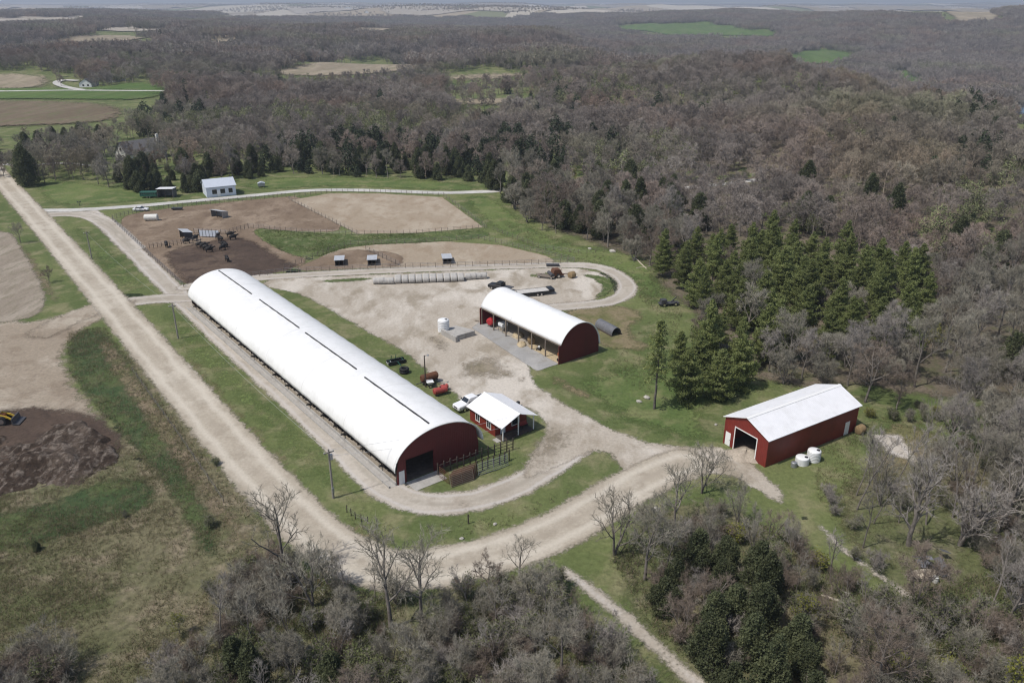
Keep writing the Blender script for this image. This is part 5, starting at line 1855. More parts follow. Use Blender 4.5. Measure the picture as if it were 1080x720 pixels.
for a, b in wins:
    wn = MB().box(.05, .09, a, b, .8, 2.0).build('window', M['glass'], lw)
    m = MB(); m.box(-.04, -.003, a - .12, a, .68, 2.12); m.box(-.04, -.003, b, b + .12, .68, 2.12); m.box(-.04, -.003, a, b, .68, .8); m.box(-.04, -.003, a, b, 2.0, 2.12); m.box(-.03, .045, (a + b) / 2 - .03, (a + b) / 2 + .03, .8, 2.0)
    m.build('frame', M['white_paint'], wn)
MB().box(CW - .14, CW, wy + .14, CL - .14, 0, CE).build('side_wall', M['red_wall'], t)
for s in (0, 1):
    sl_ = (CR - CE) / (CW / 2)
    xa, xb = (-.45, CW / 2) if s == 0 else (CW / 2, CW + .45)
    zf2 = lambda x: CE + (CW / 2 - abs(x - CW / 2)) * sl_ + .03
    m = MB(); m.prism_y([(xa, zf2(xa)), (xb, zf2(xb)), (xb, zf2(xb) + .06), (xa, zf2(xa) + .06)], -.35, CL + .35); m.build('roof_panel', M['white_roof'], t)
m = MB(); m.prism_y([(CW / 2 - .2, CR + .03), (CW / 2, CR + .105), (CW / 2 + .2, CR + .03), (CW / 2 + .2, CR + .06), (CW / 2, CR + .14), (CW / 2 - .2, CR + .06)], -.37, CL + .37); m.build('ridge_cap', M['white_paint'], t)
for x in (.02, 2.9, CW - .16):
    MB().box(x, x + .13, 0, .13, .12, CE if x != 2.9 else CR - .1).build('porch_post', M['white_paint'], t)
MB().box(0, CW, -.1, wy, 0, .12).build('porch_floor', M['wood_dark'], t)
m = MB()
for z in (.5, .95): m.bar((.1, .06, z), (2.9, .06, z), .06)
m.build('porch_rail', M['wood_dark'], t)
MB().box(-.9, -.1, .2, 1.4, 0, .1).build('step', M['concrete'], t)


m = MB(); m.lathe([(.29, 0), (.30, .03), (.30, .28), (.315, .3), (.30, .32), (.30, .57), (.315, .59), (.30, .61), (.30, .86), (.27, .88), (.05, .885)], 18)
o = m.build('steel_drum', M['black_metal'], smooth=False); o.location = (*at(546.5, 428.5), 0); KIDS[o.name] = []
tag(o, 'dark drum on the gravel behind the cabin roof', 'drum')
t = thing('porch_bench', 'low bench against the cabin wall under the porch roof', 'bench', (*(D0 + U * 5.2 + Vv * 1.55), .12), RZ)
MB().box(-.7, .7, -.2, .2, .40, .46).build('seat', M['red_metal'], t); MB().box(-.7, .7, .2, .25, .46, .9).build('backrest', M['red_metal'], t)
for s in (-.6, .6): MB().box(s - .05, s + .05, -.18, .22, 0, .40).build('leg', M['dark_metal'], t)


# ---- pickup and cars
def wheel(parent, x, y, r=.38, w=.26):
    s = 1 if y > 0 else -1
    m = MB(); m.tube([(x, y - s * w, r), (x, y - s * .03, r), (x, y, r)], [r, r, r * .9], 18)
    o = m.build('wheel', M['black'], parent)
    MB().tube([(x, y, r), (x, y + s * .015, r)], r * .58, 14).build('rim', M['chrome'], o)


def loft_car(secs, name, mat, parent):
    """cross-sections along x: (x, half width at sill, half width at top, z low, z shoulder, z top, half width of roof)"""
    m = MB(); vs, fs = [], []
    for (x, w0, w1, z0, z1, z2, w2) in secs:
        vs += [(x, -w0, z0), (x, -w1, (z0 + z1) / 2), (x, -w1 * .985, z1), (x, -w2, z2), (x, w2, z2), (x, w1 * .985, z1), (x, w1, (z0 + z1) / 2), (x, w0, z0)]
    n = 8
    for i in range(len(secs) - 1):
        for k in range(n):
            a, b = i * n + k, i * n + (k + 1) % n
            fs.append((a, a + n, b + n, b))
    fs.append(tuple(range(n))); fs.append(tuple((len(secs) - 1) * n + k for k in range(n))[::-1])
    m.add(vs, fs)
    return m.build(name, mat, parent, bevel=.04)


def pickup(label, loc, rz, paint):
    t = thing('pickup_truck', label, 'pickup', loc, rz)
    # nose at +x; a 5.9 m crew cab
    b = loft_car([(2.92, .80, .90, .45, .85, .98, .82), (2.80, .90, .98, .38, .95, 1.10, .88), (1.45, .94, 1.0, .36, 1.05, 1.20, .90), (1.30, .94, 1.0, .36, 1.06, 1.22, .90), (-.95, .94, 1.0, .36, 1.08, 1.24, .92), (-1.0, .94, 1.0, .36, 1.08, 1.10, .95)], 'body', paint, t)
    c = loft_car([(1.38, .88, .90, 1.18, 1.20, 1.24, .86), (.72, .86, .88, 1.18, 1.45, 1.86, .70), (.45, .86, .88, 1.18, 1.5, 1.92, .70), (-.75, .86, .88, 1.18, 1.5, 1.91, .70), (-.98, .86, .89, 1.18, 1.40, 1.80, .72)], 'cab', paint, t)
    m = MB(); m.add([(1.33, -.80, 1.285), (1.33, .80, 1.285), (.79, .68, 1.83), (.79, -.68, 1.83), (1.28, -.78, 1.27), (1.28, .78, 1.27), (.76, .66, 1.80), (.76, -.66, 1.80)], [(0, 1, 2, 3), (7, 6, 5, 4), (0, 4, 5, 1), (1, 5, 6, 2), (2, 6, 7, 3), (3, 7, 4, 0)])
    m.build('windscreen', M['glass'], t)
    m = MB(); m.box(-1.03, -.96, -.66, .66, 1.38, 1.74); m.build('rear_window', M['glass'], t)
    for s in (-1, 1):
        for (x0, x1, x2, x3) in ((.98, .02, .08, .66), (-.06, -.86, -.80, -.04)):
            m = MB()
            f = lambda x, z, o: (x, s * (.89 + o - (z - 1.3) * .34), z)
            q = [f(x0, 1.32, .012), f(x1, 1.32, .012), f(x2, 1.76, .012), f(x3, 1.76, .012)]
            q2 = [f(x0, 1.32, -.03), f(x1, 1.32, -.03), f(x2, 1.76, -.03), f(x3, 1.76, -.03)]
            m.add(q + q2, [(0, 1, 2, 3), (7, 6, 5, 4), (0, 4, 5, 1), (1, 5, 6, 2), (2, 6, 7, 3), (3, 7, 4, 0)]).build('side_window', M['glass'], t)
        m = MB(); m.box(-2.88, -1.0, s * .98 - (.09 if s > 0 else 0), s * .98 + (.09 if s < 0 else 0), .45, 1.14); m.build('bed_side', paint, t, bevel=.03)
        wheel(t, 1.85, s * 1.01); wheel(t, -1.85, s * 1.01)
        m = MB(); m.box(2.86, 2.945, s * .62 - .15, s * .62 + .15, .78, .93); m.build('headlight', M['lamp_glass'], t)
        m = MB(); m.box(-2.93, -2.87, s * .9 - .07, s * .9 + .07, .75, 1.05); m.build('tail_light', M['tail_lamp'], t)
        m = MB(); m.box(.95, 1.1, s * 1.12 - .09, s * 1.12 + .09, 1.28, 1.48); m.build('mirror', M['black_metal'], t)
    MB().box(-2.86, -1.0, -.89, .89, .55, .62).build('bed_floor', M['black_metal'], t)
    MB().box(-2.80, -1.06, -.885, .885, 1.0, 1.06).build('bed_cover', M['black'], t)
    MB().box(-2.90, -2.84, -.89, .89, .5, 1.13).build('tailgate', paint, t)
    MB().box(2.86, 3.0, -.9, .9, .42, .62).build('bumper', M['chrome'], t)
    MB().box(2.90, 2.95, -.42, .42, .70, .92).build('grille', M['dark_metal'], t)
    return t


pickup('white crew-cab pickup with dark bed parked behind the cabin', (*at(496.5, 428.5), 0), math.atan2(-.621, -.784), M['car_white'])


def sedan(name, label, loc, rz, paint):
    t = thing(name, label, 'car', loc, rz)
    loft_car([(2.25, .70, .80, .38, .58, .66, .70), (2.1, .82, .88, .28, .66, .78, .80), (.85, .86, .91, .25, .80, .92, .80), (-1.3, .86, .91, .25, .84, .98, .80), (-2.1, .82, .88, .30, .80, .96, .76), (-2.25, .74, .82, .42, .75, .86, .70)], 'body', paint, t)
    loft_car([(1.0, .78, .80, .88, .9, .93, .74), (.25, .76, .79, .88, 1.15, 1.40, .60), (-.9, .76, .79, .88, 1.15, 1.40, .60), (-1.75, .76, .78, .92, .95, .99, .70)], 'cabin', M['glass'], t)
    loft_car([(.22, .5, .62, 1.36, 1.39, 1.43, .56), (-.88, .5, .62, 1.36, 1.39, 1.43, .56)], 'roof', paint, t)
    for s in (-1, 1):
        wheel(t, 1.4, s * .92, .32, .2); wheel(t, -1.4, s * .92, .32, .2)
        MB().box(2.17, 2.26, s * .55 - .13, s * .55 + .13, .55, .66).build('headlight', M['lamp_glass'], t)
        MB().box(-2.26, -2.18, s * .62 - .12, s * .62 + .12, .70, .82).build('tail_light', M['tail_lamp'], t)
    return t


sedan('parked_car', 'white car parked on the lane by the corner of the west pen', (*at(149, 222.5), .045), .12, M['car_white'])
sedan('parked_car', 'silver-blue car on the drive of the grey-roofed house', (*at(70, 166.5), .05), .1, M['car_silver'])
# ------------------------------------------------------------------ smaller buildings
def simple_house(name, label, cat, origin, u, W, L, E, Rg, wall, roof, windows=(), doors=(), chimney=None, over=.35, far=False, z=0.0):
    """gable end along u (local x), ridge along local y"""
    u = np.asarray(u, float) / np.linalg.norm(u)
    t = thing(name, label, cat, (origin[0], origin[1], z), math.atan2(u[1], u[0]))
    f = gable_wall(W, E, Rg, 0, .15, []).build('wall', wall, t)
    b = gable_wall(W, E, Rg, L - .15, L, []).build('wall', wall, t)
    l = MB().box(0, .15, .15, L - .15, 0, E).build('wall', wall, t)
    r = MB().box(W - .15, W, .15, L - .15, 0, E).build('wall', wall, t)
    sl_ = (Rg - E) / (W / 2)
    zf = lambda x: E + (W / 2 - abs(x - W / 2)) * sl_ + .03
    for xa, xb in ((-over, W / 2), (W / 2, W + over)):
        rp = MB().prism_y([(xa, zf(xa)), (xb, zf(xb)), (xb, zf(xb) + .12), (xa, zf(xa) + .12)], -over, L + over).build('roof', roof, t)
    if chimney:
        x, y, h = chimney
        MB().box(x - .45, x + .45, y - .45, y + .45, zf(x) - .4, h).build('chimney', M['cream_paint'], rp)
    for side, c, z0, w, h in windows:
        m, fr = MB(), MB()
        a, b2 = c - w / 2, c + w / 2
        if side == 'f': m.box(a, b2, -.03, -.004, z0, z0 + h); fr.box(a - .08, b2 + .08, -.05, -.031, z0 - .1, z0); fr.box(a - .08, b2 + .08, -.05, -.031, z0 + h, z0 + h + .1); pa = f
        elif side == 'r': m.box(W + .004, W + .03, a, b2, z0, z0 + h); fr.box(W + .031, W + .05, a - .08, b2 + .08, z0 - .1, z0); fr.box(W + .031, W + .05, a - .08, b2 + .08, z0 + h, z0 + h + .1); pa = r
        else: m.box(-.03, -.004, a, b2, z0, z0 + h); fr.box(-.05, -.031, a - .08, b2 + .08, z0 - .1, z0); fr.box(-.05, -.031, a - .08, b2 + .08, z0 + h, z0 + h + .1); pa = l
        wn = m.build('window', M['glass'], pa)
        if not far: fr.build('frame', M['white_paint'], wn)
    for side, c, w, h in doors:
        if side == 'f': MB().box(c - w / 2, c + w / 2, -.05, -.004, .02, h).build('door', M['white_paint'], f)
        elif side == 'r': MB().box(W + .004, W + .05, c - w / 2, c + w / 2, .02, h).build('door', M['white_paint'], r)
        else: MB().box(-.05, -.004, c - w / 2, c + w / 2, .02, h).build('door', M['white_paint'], l)
    return t


# pale blue metal shed beyond the lane: long side faces the camera
s0, s1, s2 = at(218.7, 208.8), at(249.4, 205.6), at(208.6, 203.6)
du = s1 - s0; SL = float(np.hypot(*du)); du /= SL
dv = np.array([-du[1], du[0]])
SWd = 8.5
# local y along the long side: gable direction is x = -dv rotated so that the long side is local 'r'
simple_house('metal_shed', 'pale blue-white metal shed with three windows beyond the upper lane', 'shed', s0 + dv * SWd, -dv, SWd, SL, 3.4, 5.2, M['blue_white'], M['grey_roof'],
             [('r', SL * .27, 1.0, 1.5, 1.5), ('r', SL * .55, 1.0, 1.5, 1.5), ('r', SL * .82, 1.0, 1.3, 1.5)], [('r', SL * .41, .95, 2.1), ('f', 2.0, .95, 2.1)])

# grey-roofed house among the evergreens
h0 = at(122.8, 169)
simple_house('farmhouse', 'house with long grey roof and cream gable among dark evergreens', 'house', h0, (.80, -.60), 9.5, 17, 3.3, 7.6, M['cream_paint'], M['shingle'],
             [('f', 2.5, .9, 1.3, 1.4), ('f', 6.8, .9, 1.3, 1.4), ('f', 4.75, 4.2, 1.2, 1.2), ('r', 4, .9, 1.3, 1.3), ('r', 9, .9, 1.3, 1.3), ('r', 13, .9, 1.3, 1.3)], [('f', 4.6, 1.0, 2.1), ('r', 6.5, 1.0, 2.1)], (6.2, 15.6, 9.2), .5)
p = at(92, 92)
q = att(84, 92.5)
simple_house('far_house', 'dark-roofed white house at the end of the far pale drive', 'house', q, (.9, .1), 9, 16, 3.2, 6.2, M['white_paint'], M['dark_shingle'], [('f', 3, 1, 1.4, 1.3), ('f', 6.5, 1, 1.4, 1.3)], far=True, z=float(terrain(*q)))
q = att(112, 87)
simple_house('far_house', 'pale house right of the dark-roofed one, behind garden trees', 'house', q, (.95, -.2), 8, 14, 3, 5.4, M['cream_paint'], M['shingle'], [('f', 3, 1, 1.4, 1.3)], far=True, z=float(terrain(*q)))
# far farmsteads and the edge of a town on the skyline
FB = [(363, 10.5, 30, 60, 'largest of the white farm sheds on the skyline left of centre'), (372, 11.5, 14, 25, 'small white shed right of the large skyline shed'), (399, 10.5, 20, 30, 'white shed at the right end of the skyline farmstead'),
      (385, 12, 12, 20, 'low grey-white barn in the middle of the skyline farmstead'), (176, 5.5, 30, 60, 'white shed far off above the upper left woods'), (634, 6.5, 40, 60, 'white building far off on the skyline right of centre'),
      (862, 5.5, 50, 90, 'white building on the skyline at the tip of the tan fields'), (906, 6.8, 30, 60, 'white shed in the tan skyline field'), (980, 5.2, 60, 80, 'leftmost white block of the distant town'),
      (1000, 4.9, 60, 110, 'broad white block in the distant town'), (1018, 5.6, 50, 90, 'white hall in front of the distant town'), (1040, 4.8, 70, 120, 'rightmost large block of the distant town'), (1064, 5.2, 50, 90, 'white block where the town meets the right edge'),
      (230, 18, 14, 26, 'small white barn beside a pale strip field')]
for a, b, w, l, lab in FB:
    q = att(a, b)
    d = float(np.hypot(*q))
    k = 1.0
    simple_house('far_barn', lab, 'building', q, (.96, .2), l * k * .8, w * k, 6 + d * .0006, 9 + d * .0009, M['white_paint'], M['white_paint'] if b < 8 else M['galv'], far=True, z=float(terrain(*q)))
# church-white post house in the valley field
q = att(938, 78)
simple_house('far_house', 'tiny pale house beside the small green valley field', 'house', q, (.9, .3), 9, 12, 4, 7, M['cream_paint'], M['shingle'], far=True, z=float(terrain(*q)))

# lean-to with a white roof and the green trailer beside it
def lean_to(name, label, loc, rz, W, D, hf, hb, roof, group=None, side=None):
    """open-fronted shelter, front at local -y"""
    t = thing(name, label, 'shelter', loc, rz, group)
    m = MB(); m.prism_x([(-.25, hf), (D + .15, hb), (D + .15, hb + .08), (-.25, hf + .08)], -.2, W + .2); m.build('roof', roof, t)
    MB().box(0, W, D - .08, D, 0, hb - .03).build('back_wall', side or M['galv_dark'], t)
    for x in (0, W - .08):
        MB().prism_x([(0, 0), (D - .08, 0), (D - .08, hb - .04), (0, hf - .04)], x, x + .08).build('side_wall', side or M['galv_dark'], t)
    for x in (.15, W / 2, W - .15):
        MB().box(x - .07, x + .07, .02, .16, 0, hf - .02).build('post', M['wood_dark'], t)
    return t


lean_to('open_shelter', 'white-roofed open shelter left of the pale blue shed', (*at(166.5, 209), 0), .08, 5.0, 4.0, 3.0, 2.7, M['white_roof'])
t = thing('livestock_trailer', 'dark green trailer parked left of the white-roofed shelter', 'trailer', (*at(158.5, 208.5), 0), .05)
m = MB(); m.box(-2.9, 2.6, -1, 1, .55, 2.1); m.build('box', M['green_paint'], t, bevel=.08)
for s in (-1, 1):
    for x in (-.6, .25): wheel(t, x, s * 1.12, .36, .2)
MB().bar((2.6, 0, .6), (3.9, 0, .5), .12).build('drawbar', M['dark_metal'], t)
m = MB()
for k in range(9): m.box(-2.7 + k * .6, -2.35 + k * .6, -1.012, -1.003, 1.4, 1.75)
m.build('vent_slots', M['black'], t)
t = thing('farm_cart', 'small grey covered cart on the grass right of the pale blue shed', 'cart', (*at(276, 197.5), 0), .3)
MB().box(-1.2, 1.2, -.8, .8, .5, 1.5).build('box', M['galv'], t, bevel=.06)
MB().prism_y([(-1.25, 1.5), (1.25, 1.5), (0, 2.0)], -.85, .85).build('roof', M['grey_roof'], t)
for s in (-1, 1):
    for x in (-.7, .7): wheel(t, x, s * .92, .3, .15)

M['pale_roof'] = ribbed('pale_galvanised_roof', (.52, .53, .55), 0, .3, .4, .1, metal=.2)
# calf sheds of the lower lots: pale roofs that slope to the back, dark open fronts
for a, b, rz, lab in [(357.5, 281, -.15, 'white-roofed calf shelter nearest the weedy strip, leftmost of three'), (392, 280.5, -.25, 'white-roofed calf shelter between two others in the lower lot'), (471.5, 279, -.28, 'white-roofed calf shelter standing alone in the tan lower lot')]:
    p = at(a - 4, b)
    lean_to('calf_shelter', lab, (*p, 0), .22 + rz * .3, 2.1, 5.2, 1.55, 1.1, M['pale_roof'], None, M['dark_metal'])
t = lean_to('calf_shelter', 'leaning pale-roofed shelter by the inner pen fence', (*at(190, 250), 0), -.9, 4.2, 2.2, 2.3, 1.8, M['pale_roof'], None, M['dark_metal'])
t = lean_to('calf_shelter', 'blue-grey roofed shelter high in the brown west pen', (*at(223, 228.5), 0), -.5, 4.8, 2.2, 2.2, 1.6, M['pale_roof'], None, M['galv'])
t = thing('wind_panel', 'row of upright white panels by the cattle in the west pen', 'panel fence', (*at(211, 250), 0), -.12)
for k in range(6):
    MB().box(k * .95, k * .95 + .82, -.03, .03, .25, 2.0).build('panel', M['blue_white'], t)
    MB().box(k * .95 - .1, k * .95 - .01, -.06, .06, 0, 2.15).build('post', M['dark_metal'], t)
t = thing('feed_tank', 'white cylinder tank lying in the corner of the west pen', 'tank', (*at(160, 232.5), 0), .12)
MB().tube([(-1.9, 0, .95), (-1.75, 0, .95), (1.75, 0, .95), (1.9, 0, .95)], [.8, .95, .95, .8], 20).build('tank_body', M['cream_paint'], t)
for x in (-1.2, 1.2): MB().box(x - .15, x + .15, -.7, .7, 0, .35).build('cradle', M['wood_dark'], t)
MB().tube([(-1.91, 0, .95), (-1.96, 0, .95)], .6, 16).build('end_opening', M['black'], t)
t = thing('feed_bunk', 'dark feed bunk between the lane and the west pen', 'feed bunk', (*at(187, 221.5), 0), .1)
MB().prism_x([(-.45, .3), (.45, .3), (.6, .8), (-.6, .8)], -1.6, 1.6).build('trough', M['dark_metal'], t)
for x in (-1.2, 1.2): MB().box(x - .06, x + .06, -.4, .4, 0, .3).build('leg', M['wood_dark'], t)
# dark quonset hut at the lawn's edge
t = thing('metal_hut', 'dark grey half-round metal hut lying on the lawn', 'hut', (*at(632, 344), 0), math.atan2(*(at(656, 356) - at(632, 343))[::-1]))
pr = arch(2.3, .3, 1.35, 0, 0, math.pi, 14)
pr = [(y - 1.15, z) for y, z in pr]
pi_ = [(y * .93, .3 + (z - .3) * .95) for y, z in pr]
m = MB()
n = len(pr)
vs = [(0, y, z) for y, z in pr] + [(5.6, y, z) for y, z in pr] + [(0, y, z) for y, z in pi_] + [(5.6, y, z) for y, z in pi_]
fs = []
for i in range(n - 1):
    fs += [(i, i + 1, n + i + 1, n + i), (2 * n + i, 3 * n + i, 3 * n + i + 1, 2 * n + i + 1), (i, 2 * n + i, 2 * n + i + 1, i + 1), (n + i, n + i + 1, 3 * n + i + 1, 3 * n + i)]
fs += [(0, n, 3 * n, 2 * n), (n - 1, 3 * n - 1, 4 * n - 1, 2 * n - 1)]
m.add(vs, fs).build('shell', M['galv_dark'], t)
for s in (-1, 1): MB().box(0, 5.7, s * 1.15 - .08, s * 1.15 + .08, 0, .3).build('skid', M['wood_dark'], t)
MB().prism_x(pi_, .05, .1).build('back_panel', M['dark_metal'], t)

# ------------------------------------------------------------------ bales
def bale_row(p0, p1, n, side, z=0.0):
    for k in range(n):
        f = (k + .5) / n
        yield p0 + (p1 - p0) * f + side, z


b0, b1 = at(416, 300), at(490, 297.5)
dirb = (b1 - b0) / np.hypot(*(b1 - b0)); nb = np.array([-dirb[1], dirb[0]]); rzb = math.atan2(dirb[1], dirb[0])
nbl = int(np.hypot(*(b1 - b0)) / 1.5)
proto = None
def put_bale(p, z, label, group):
    global proto
    if proto is None:
        proto = bale('round_bale', label, (*p, z), rzb, M['bale_wrap'], 1.55, 1.48, group); return
    copy_thing(proto, (*p, z), rzb, random.uniform(.96, 1.04), label, group)
for p, z in bale_row(b0, b1, nbl, nb * .8): put_bale(p, 0, 'grey wrapped round bale of the front row of the long double line', 'front row of bales')
for p, z in bale_row(b0, b1, nbl, nb * 2.35): put_bale(p, 0, 'grey wrapped round bale of the rear row of the long double line', 'rear row of bales')
for p, z in bale_row(at(394.5, 300.5), at(415, 300.2), 4, nb * .75): put_bale(p, 0, 'grey round bale at the left end of the row, nearer the yard', 'left end bales')
for p, z in bale_row(at(491, 296), at(513, 294.5), 4, nb * .75): put_bale(p, 0, 'grey round bale at the right end of the row, set back', 'right end bales')
bale('round_bale', 'single brown round bale by the rusty machine inside the loop lane', at(603, 293), .7, M['hay'], 1.6, 1.4)

# ------------------------------------------------------------------ tanks, trailers, machines about the yard
t = poly_tank('water_tank', 'white upright poly tank on weeds in the middle of the yard', (*at(468, 349), 0), 1.15, 2.6, M['white_poly'])
heap('weed_patch', 'green weeds at the foot of the white yard tank', 'weeds', at(467, 350.5), (2.6, 1.8), .28, M['lush'], seed=8)
t = thing('loading_ramp', 'concrete loading ramp with a straight wall next to the white yard tank', 'ramp', (*at(476.5, 361), 0), RZ)
MB().prism_x([(0, 0), (6.5, 0), (6.5, .06), (1.2, 1.0), (0, 1.05)][::-1], 1.0, 5.4).build('ramp', M['yard'] if False else M['concrete'], t)
MB().box(.5, .98, -.6, 4.4, 0, 1.15).build('ramp_wall', M['concrete'], t)
for (a, b, r) in [(462, 352, .6), (495, 340, .5)]:
    pass


def wheel_ring(t, x, y, r): wheel(t, x, y, r, .22)


# flatbed truck and trailer behind the open shed
pf = at(527, 304); pr_ = at(582, 310)
rzf = math.atan2(*(pr_ - pf)[::-1])
t = thing('flatbed_trailer', 'long pale-decked flatbed trailer behind the open shed', 'trailer', (*at(546, 312.5), 0), math.atan2(*(at(583, 308) - at(546, 312))[::-1]))
MB().box(0, 8.2, -1.25, 1.25, .92, 1.0).build('deck', M['deck'], t)
m = MB()
for s in (-1, 1): m.box(0, 8.2, s * 1.28 - .05, s * 1.28 + .05, .62, 1.05)
m.box(0, .1, -1.2, 1.2, .6, .92); m.bar((-1.4, 0, .7), (.1, 0, .8), .16)
m.build('frame', M['black_metal'], t)
MB().prism_x([(-1.2, .95), (1.2, .95), (1.2, 1.25), (-1.2, 1.25)], 7.0, 8.25).build('ramp', M['black_metal'], t)
for s in (-1, 1):
    for x in (4.2, 5.1): wheel(t, x, s * 1.45, .38, .22)
t = thing('flatbed_truck', 'black farm truck with dark bed at the left end of the pale trailer', 'truck', (*at(528, 305.5), 0), math.atan2(*(at(546, 308) - at(520, 303))[::-1]) + math.pi)
loft_car([(2.9, .8, .9, .5, .9, 1.02, .8), (2.75, .9, .98, .42, 1.0, 1.15, .88), (1.3, .92, 1.0, .4, 1.1, 1.25, .9), (-.6, .92, 1.0, .4, 1.1, 1.25, .9)], 'body', M['black_metal'], t)
loft_car([(1.25, .86, .88, 1.2, 1.22, 1.26, .84), (.6, .84, .86, 1.2, 1.5, 1.92, .68), (-.55, .84, .86, 1.2, 1.5, 1.92, .68)], 'cab', M['black_metal'], t)
MB().box(-2.9, -.7, -1.1, 1.1, .85, .95).build('bed', M['dark_metal'], t)
MB().box(-.72, -.64, -1.0, 1.0, .95, 1.75).build('headboard', M['black_metal'], t)
MB().add([(1.2, -.78, 1.3), (1.2, .78, 1.3), (.68, .66, 1.86), (.68, -.66, 1.86), (1.15, -.76, 1.28), (1.15, .76, 1.28), (.64, .64, 1.84), (.64, -.64, 1.84)], [(0, 1, 2, 3), (7, 6, 5, 4), (0, 4, 5, 1), (1, 5, 6, 2), (2, 6, 7, 3), (3, 7, 4, 0)]).build('windscreen', M['glass'], t)
for s in (-1, 1): wheel(t, 1.8, s * 1.0); wheel(t, -1.7, s * 1.05)

t = thing('hay_machine', 'rusty brown machine with wheels inside the loop lane', 'machine', (*at(587, 292), 0), .35)
m = MB(); m.box(-1.6, 1.4, -1.1, 1.1, .6, .85); m.prism_y([(-1.3, .85), (1.2, .85), (.6, 2.0), (-.9, 2.1)], -.9, .9); m.bar((1.4, 0, .6), (3.0, 0, .5), .14); m.build('body', M['rust'], t)
m = MB(); m.tube([(-1.5, -1.3, .9), (-1.5, 1.3, .9)], .45, 12); m.build('roller', M['dark_metal'], t)
for s in (-1, 1): wheel(t, 0, s * 1.35, .55, .25)
m = MB()
for k in range(5): m.bar((-.9 + k * .4, -.95, 1.2), (-.9 + k * .4, -1.15, 2.3), .06)
m.build('tines', M['rust'], t)
t = thing('hay_rack', 'flat grey rack of boards next to the rusty machine', 'rack', (*at(576, 293), 0), -.35)
m = MB()
for k in range(7): m.box(-2.2, 2.2, -1 + k * .3, -.78 + k * .3, .55, .62)
m.build('deck', M['wood_post'], t)
MB().box(-2.2, 2.2, -.1, .1, .4, .55).build('beam', M['wood_dark'], t)
for s in (-1, 1):
    for x in (-1.5, 1.5): wheel(t, x, s * .9, .36, .16)
t = thing('feed_bunk', 'low dark trough on the bunk lane below the lower lot', 'feed bunk', (*at(583, 281), 0), .0)
MB().prism_x([(-.4, .2), (.4, .2), (.5, .6), (-.5, .6)], -1.6, 1.6).build('trough', M['dark_metal'], t)
for x in (-1.2, 1.2): MB().box(x - .08, x + .08, -.4, .4, 0, .2).build('leg', M['wood_dark'], t)

# row of machinery along the grass beside the long barn
t = thing('disc_harrow', 'dark green harrow with many discs on grass near the long barn', 'harrow', (*at(418, 383), 0), .5)
m = MB(); m.bar((-1.5, -.6, .6), (1.5, -.6, .6), .1); m.bar((-1.5, .6, .6), (1.5, .6, .6), .1); m.bar((-1.2, -.6, .6), (-1.2, .6, .6), .1); m.bar((1.2, -.6, .6), (1.2, .6, .6), .1); m.bar((0, -.6, .65), (0, -2.2, .5), .1); m.bar((0, .5, .6), (.2, .4, 1.7), .09); m.bar((-.8, .5, .6), (-.7, .4, 1.5), .09); m.build('frame', M['green_paint'], t)
for row in (-.6, .6):
    for k in range(7):
        x = -1.35 + k * .45
        MB().tube([(x, row - .12, .38), (x + .05, row + .12, .38)], [.38, .36], 14).build('disc', M['black_metal'], t)
t = thing('plastic_tub', 'small white tub on the grass in front of the dark harrow', 'tub', (*at(410, 384), 0))
MB().lathe([(.3, 0), (.42, .45), (.42, .5), (.36, .48), (.26, .08), (.05, .06)], 16).build('tub', M['white_poly'], t)
t = thing('tractor_tyre', 'two big black tractor tyres stacked flat on the grass', 'tyre stack', (*at(426.5, 393), 0))
for z in (0, .5):
    pr = []
    for k in range(10):
        a = 2 * math.pi * k / 10
        pr.append((.62 + .26 * math.cos(a), .25 + .25 * math.sin(a)))
    m = MB(); vs, fs, n = [], [], 24
    for r_, zz in pr:
        for k in range(n):
            a = 2 * math.pi * k / n
            vs.append((r_ * math.cos(a), r_ * math.sin(a), z + zz))
    for i in range(10):
        for k in range(n):
            fs.append((i * n + k, i * n + (k + 1) % n, ((i + 1) % 10) * n + (k + 1) % n, ((i + 1) % 10) * n + k))
    m.add(vs, fs).build('tyre', M['black'], t, smooth=True)
t = thing('tank_trailer', 'rusty brown tank on a wheeled frame under the yard light', 'tank', (*at(453, 404), 0), .62)
MB().tube([(-1.55, 0, 1.25), (-1.4, 0, 1.25), (1.4, 0, 1.25), (1.55, 0, 1.25)], [.5, .65, .65, .5], 16).build('tank_body', M['rust'], t)
m = MB(); m.box(-1.5, 1.5, -.5, .5, .5, .62); m.bar((-1.5, 0, .55), (-2.6, 0, .5), .1); m.build('frame', M['dark_metal'], t)
for s in (-1, 1):
    wheel(t, .4, s * .72, .36, .2)
t = thing('spreader', 'small white-bodied spreader in front of the brown tank', 'spreader', (*at(453.5, 408), 0), .3)
MB().add([(-.25, -.25, .5), (.25, -.25, .5), (.25, .25, .5), (-.25, .25, .5), (-.6, -.6, 1.1), (.6, -.6, 1.1), (.6, .6, 1.1), (-.6, .6, 1.1)], [(3, 2, 1, 0), (0, 1, 5, 4), (1, 2, 6, 5), (2, 3, 7, 6), (3, 0, 4, 7), (4, 5, 6, 7)]).build('hopper', M['white_poly'], t)
MB().bar((0, 0, .45), (1.2, 0, .4), .08).build('drawbar', M['dark_metal'], t)
for s in (-1, 1): wheel(t, 0, s * .55, .3, .14)
fuel_tank('fuel_tank', 'faded red tank lying in weeds behind the white pickup', 'tank', (*at(464.5, 416), 0), .55, M['red_metal'], .55, 2.2, .3)
t = fuel_tank('fuel_tank', 'small red tank leaning behind the faded red one', 'tank', (*at(468.5, 411.5), 0), .5, M['red_metal'], .4, 1.2, .3)
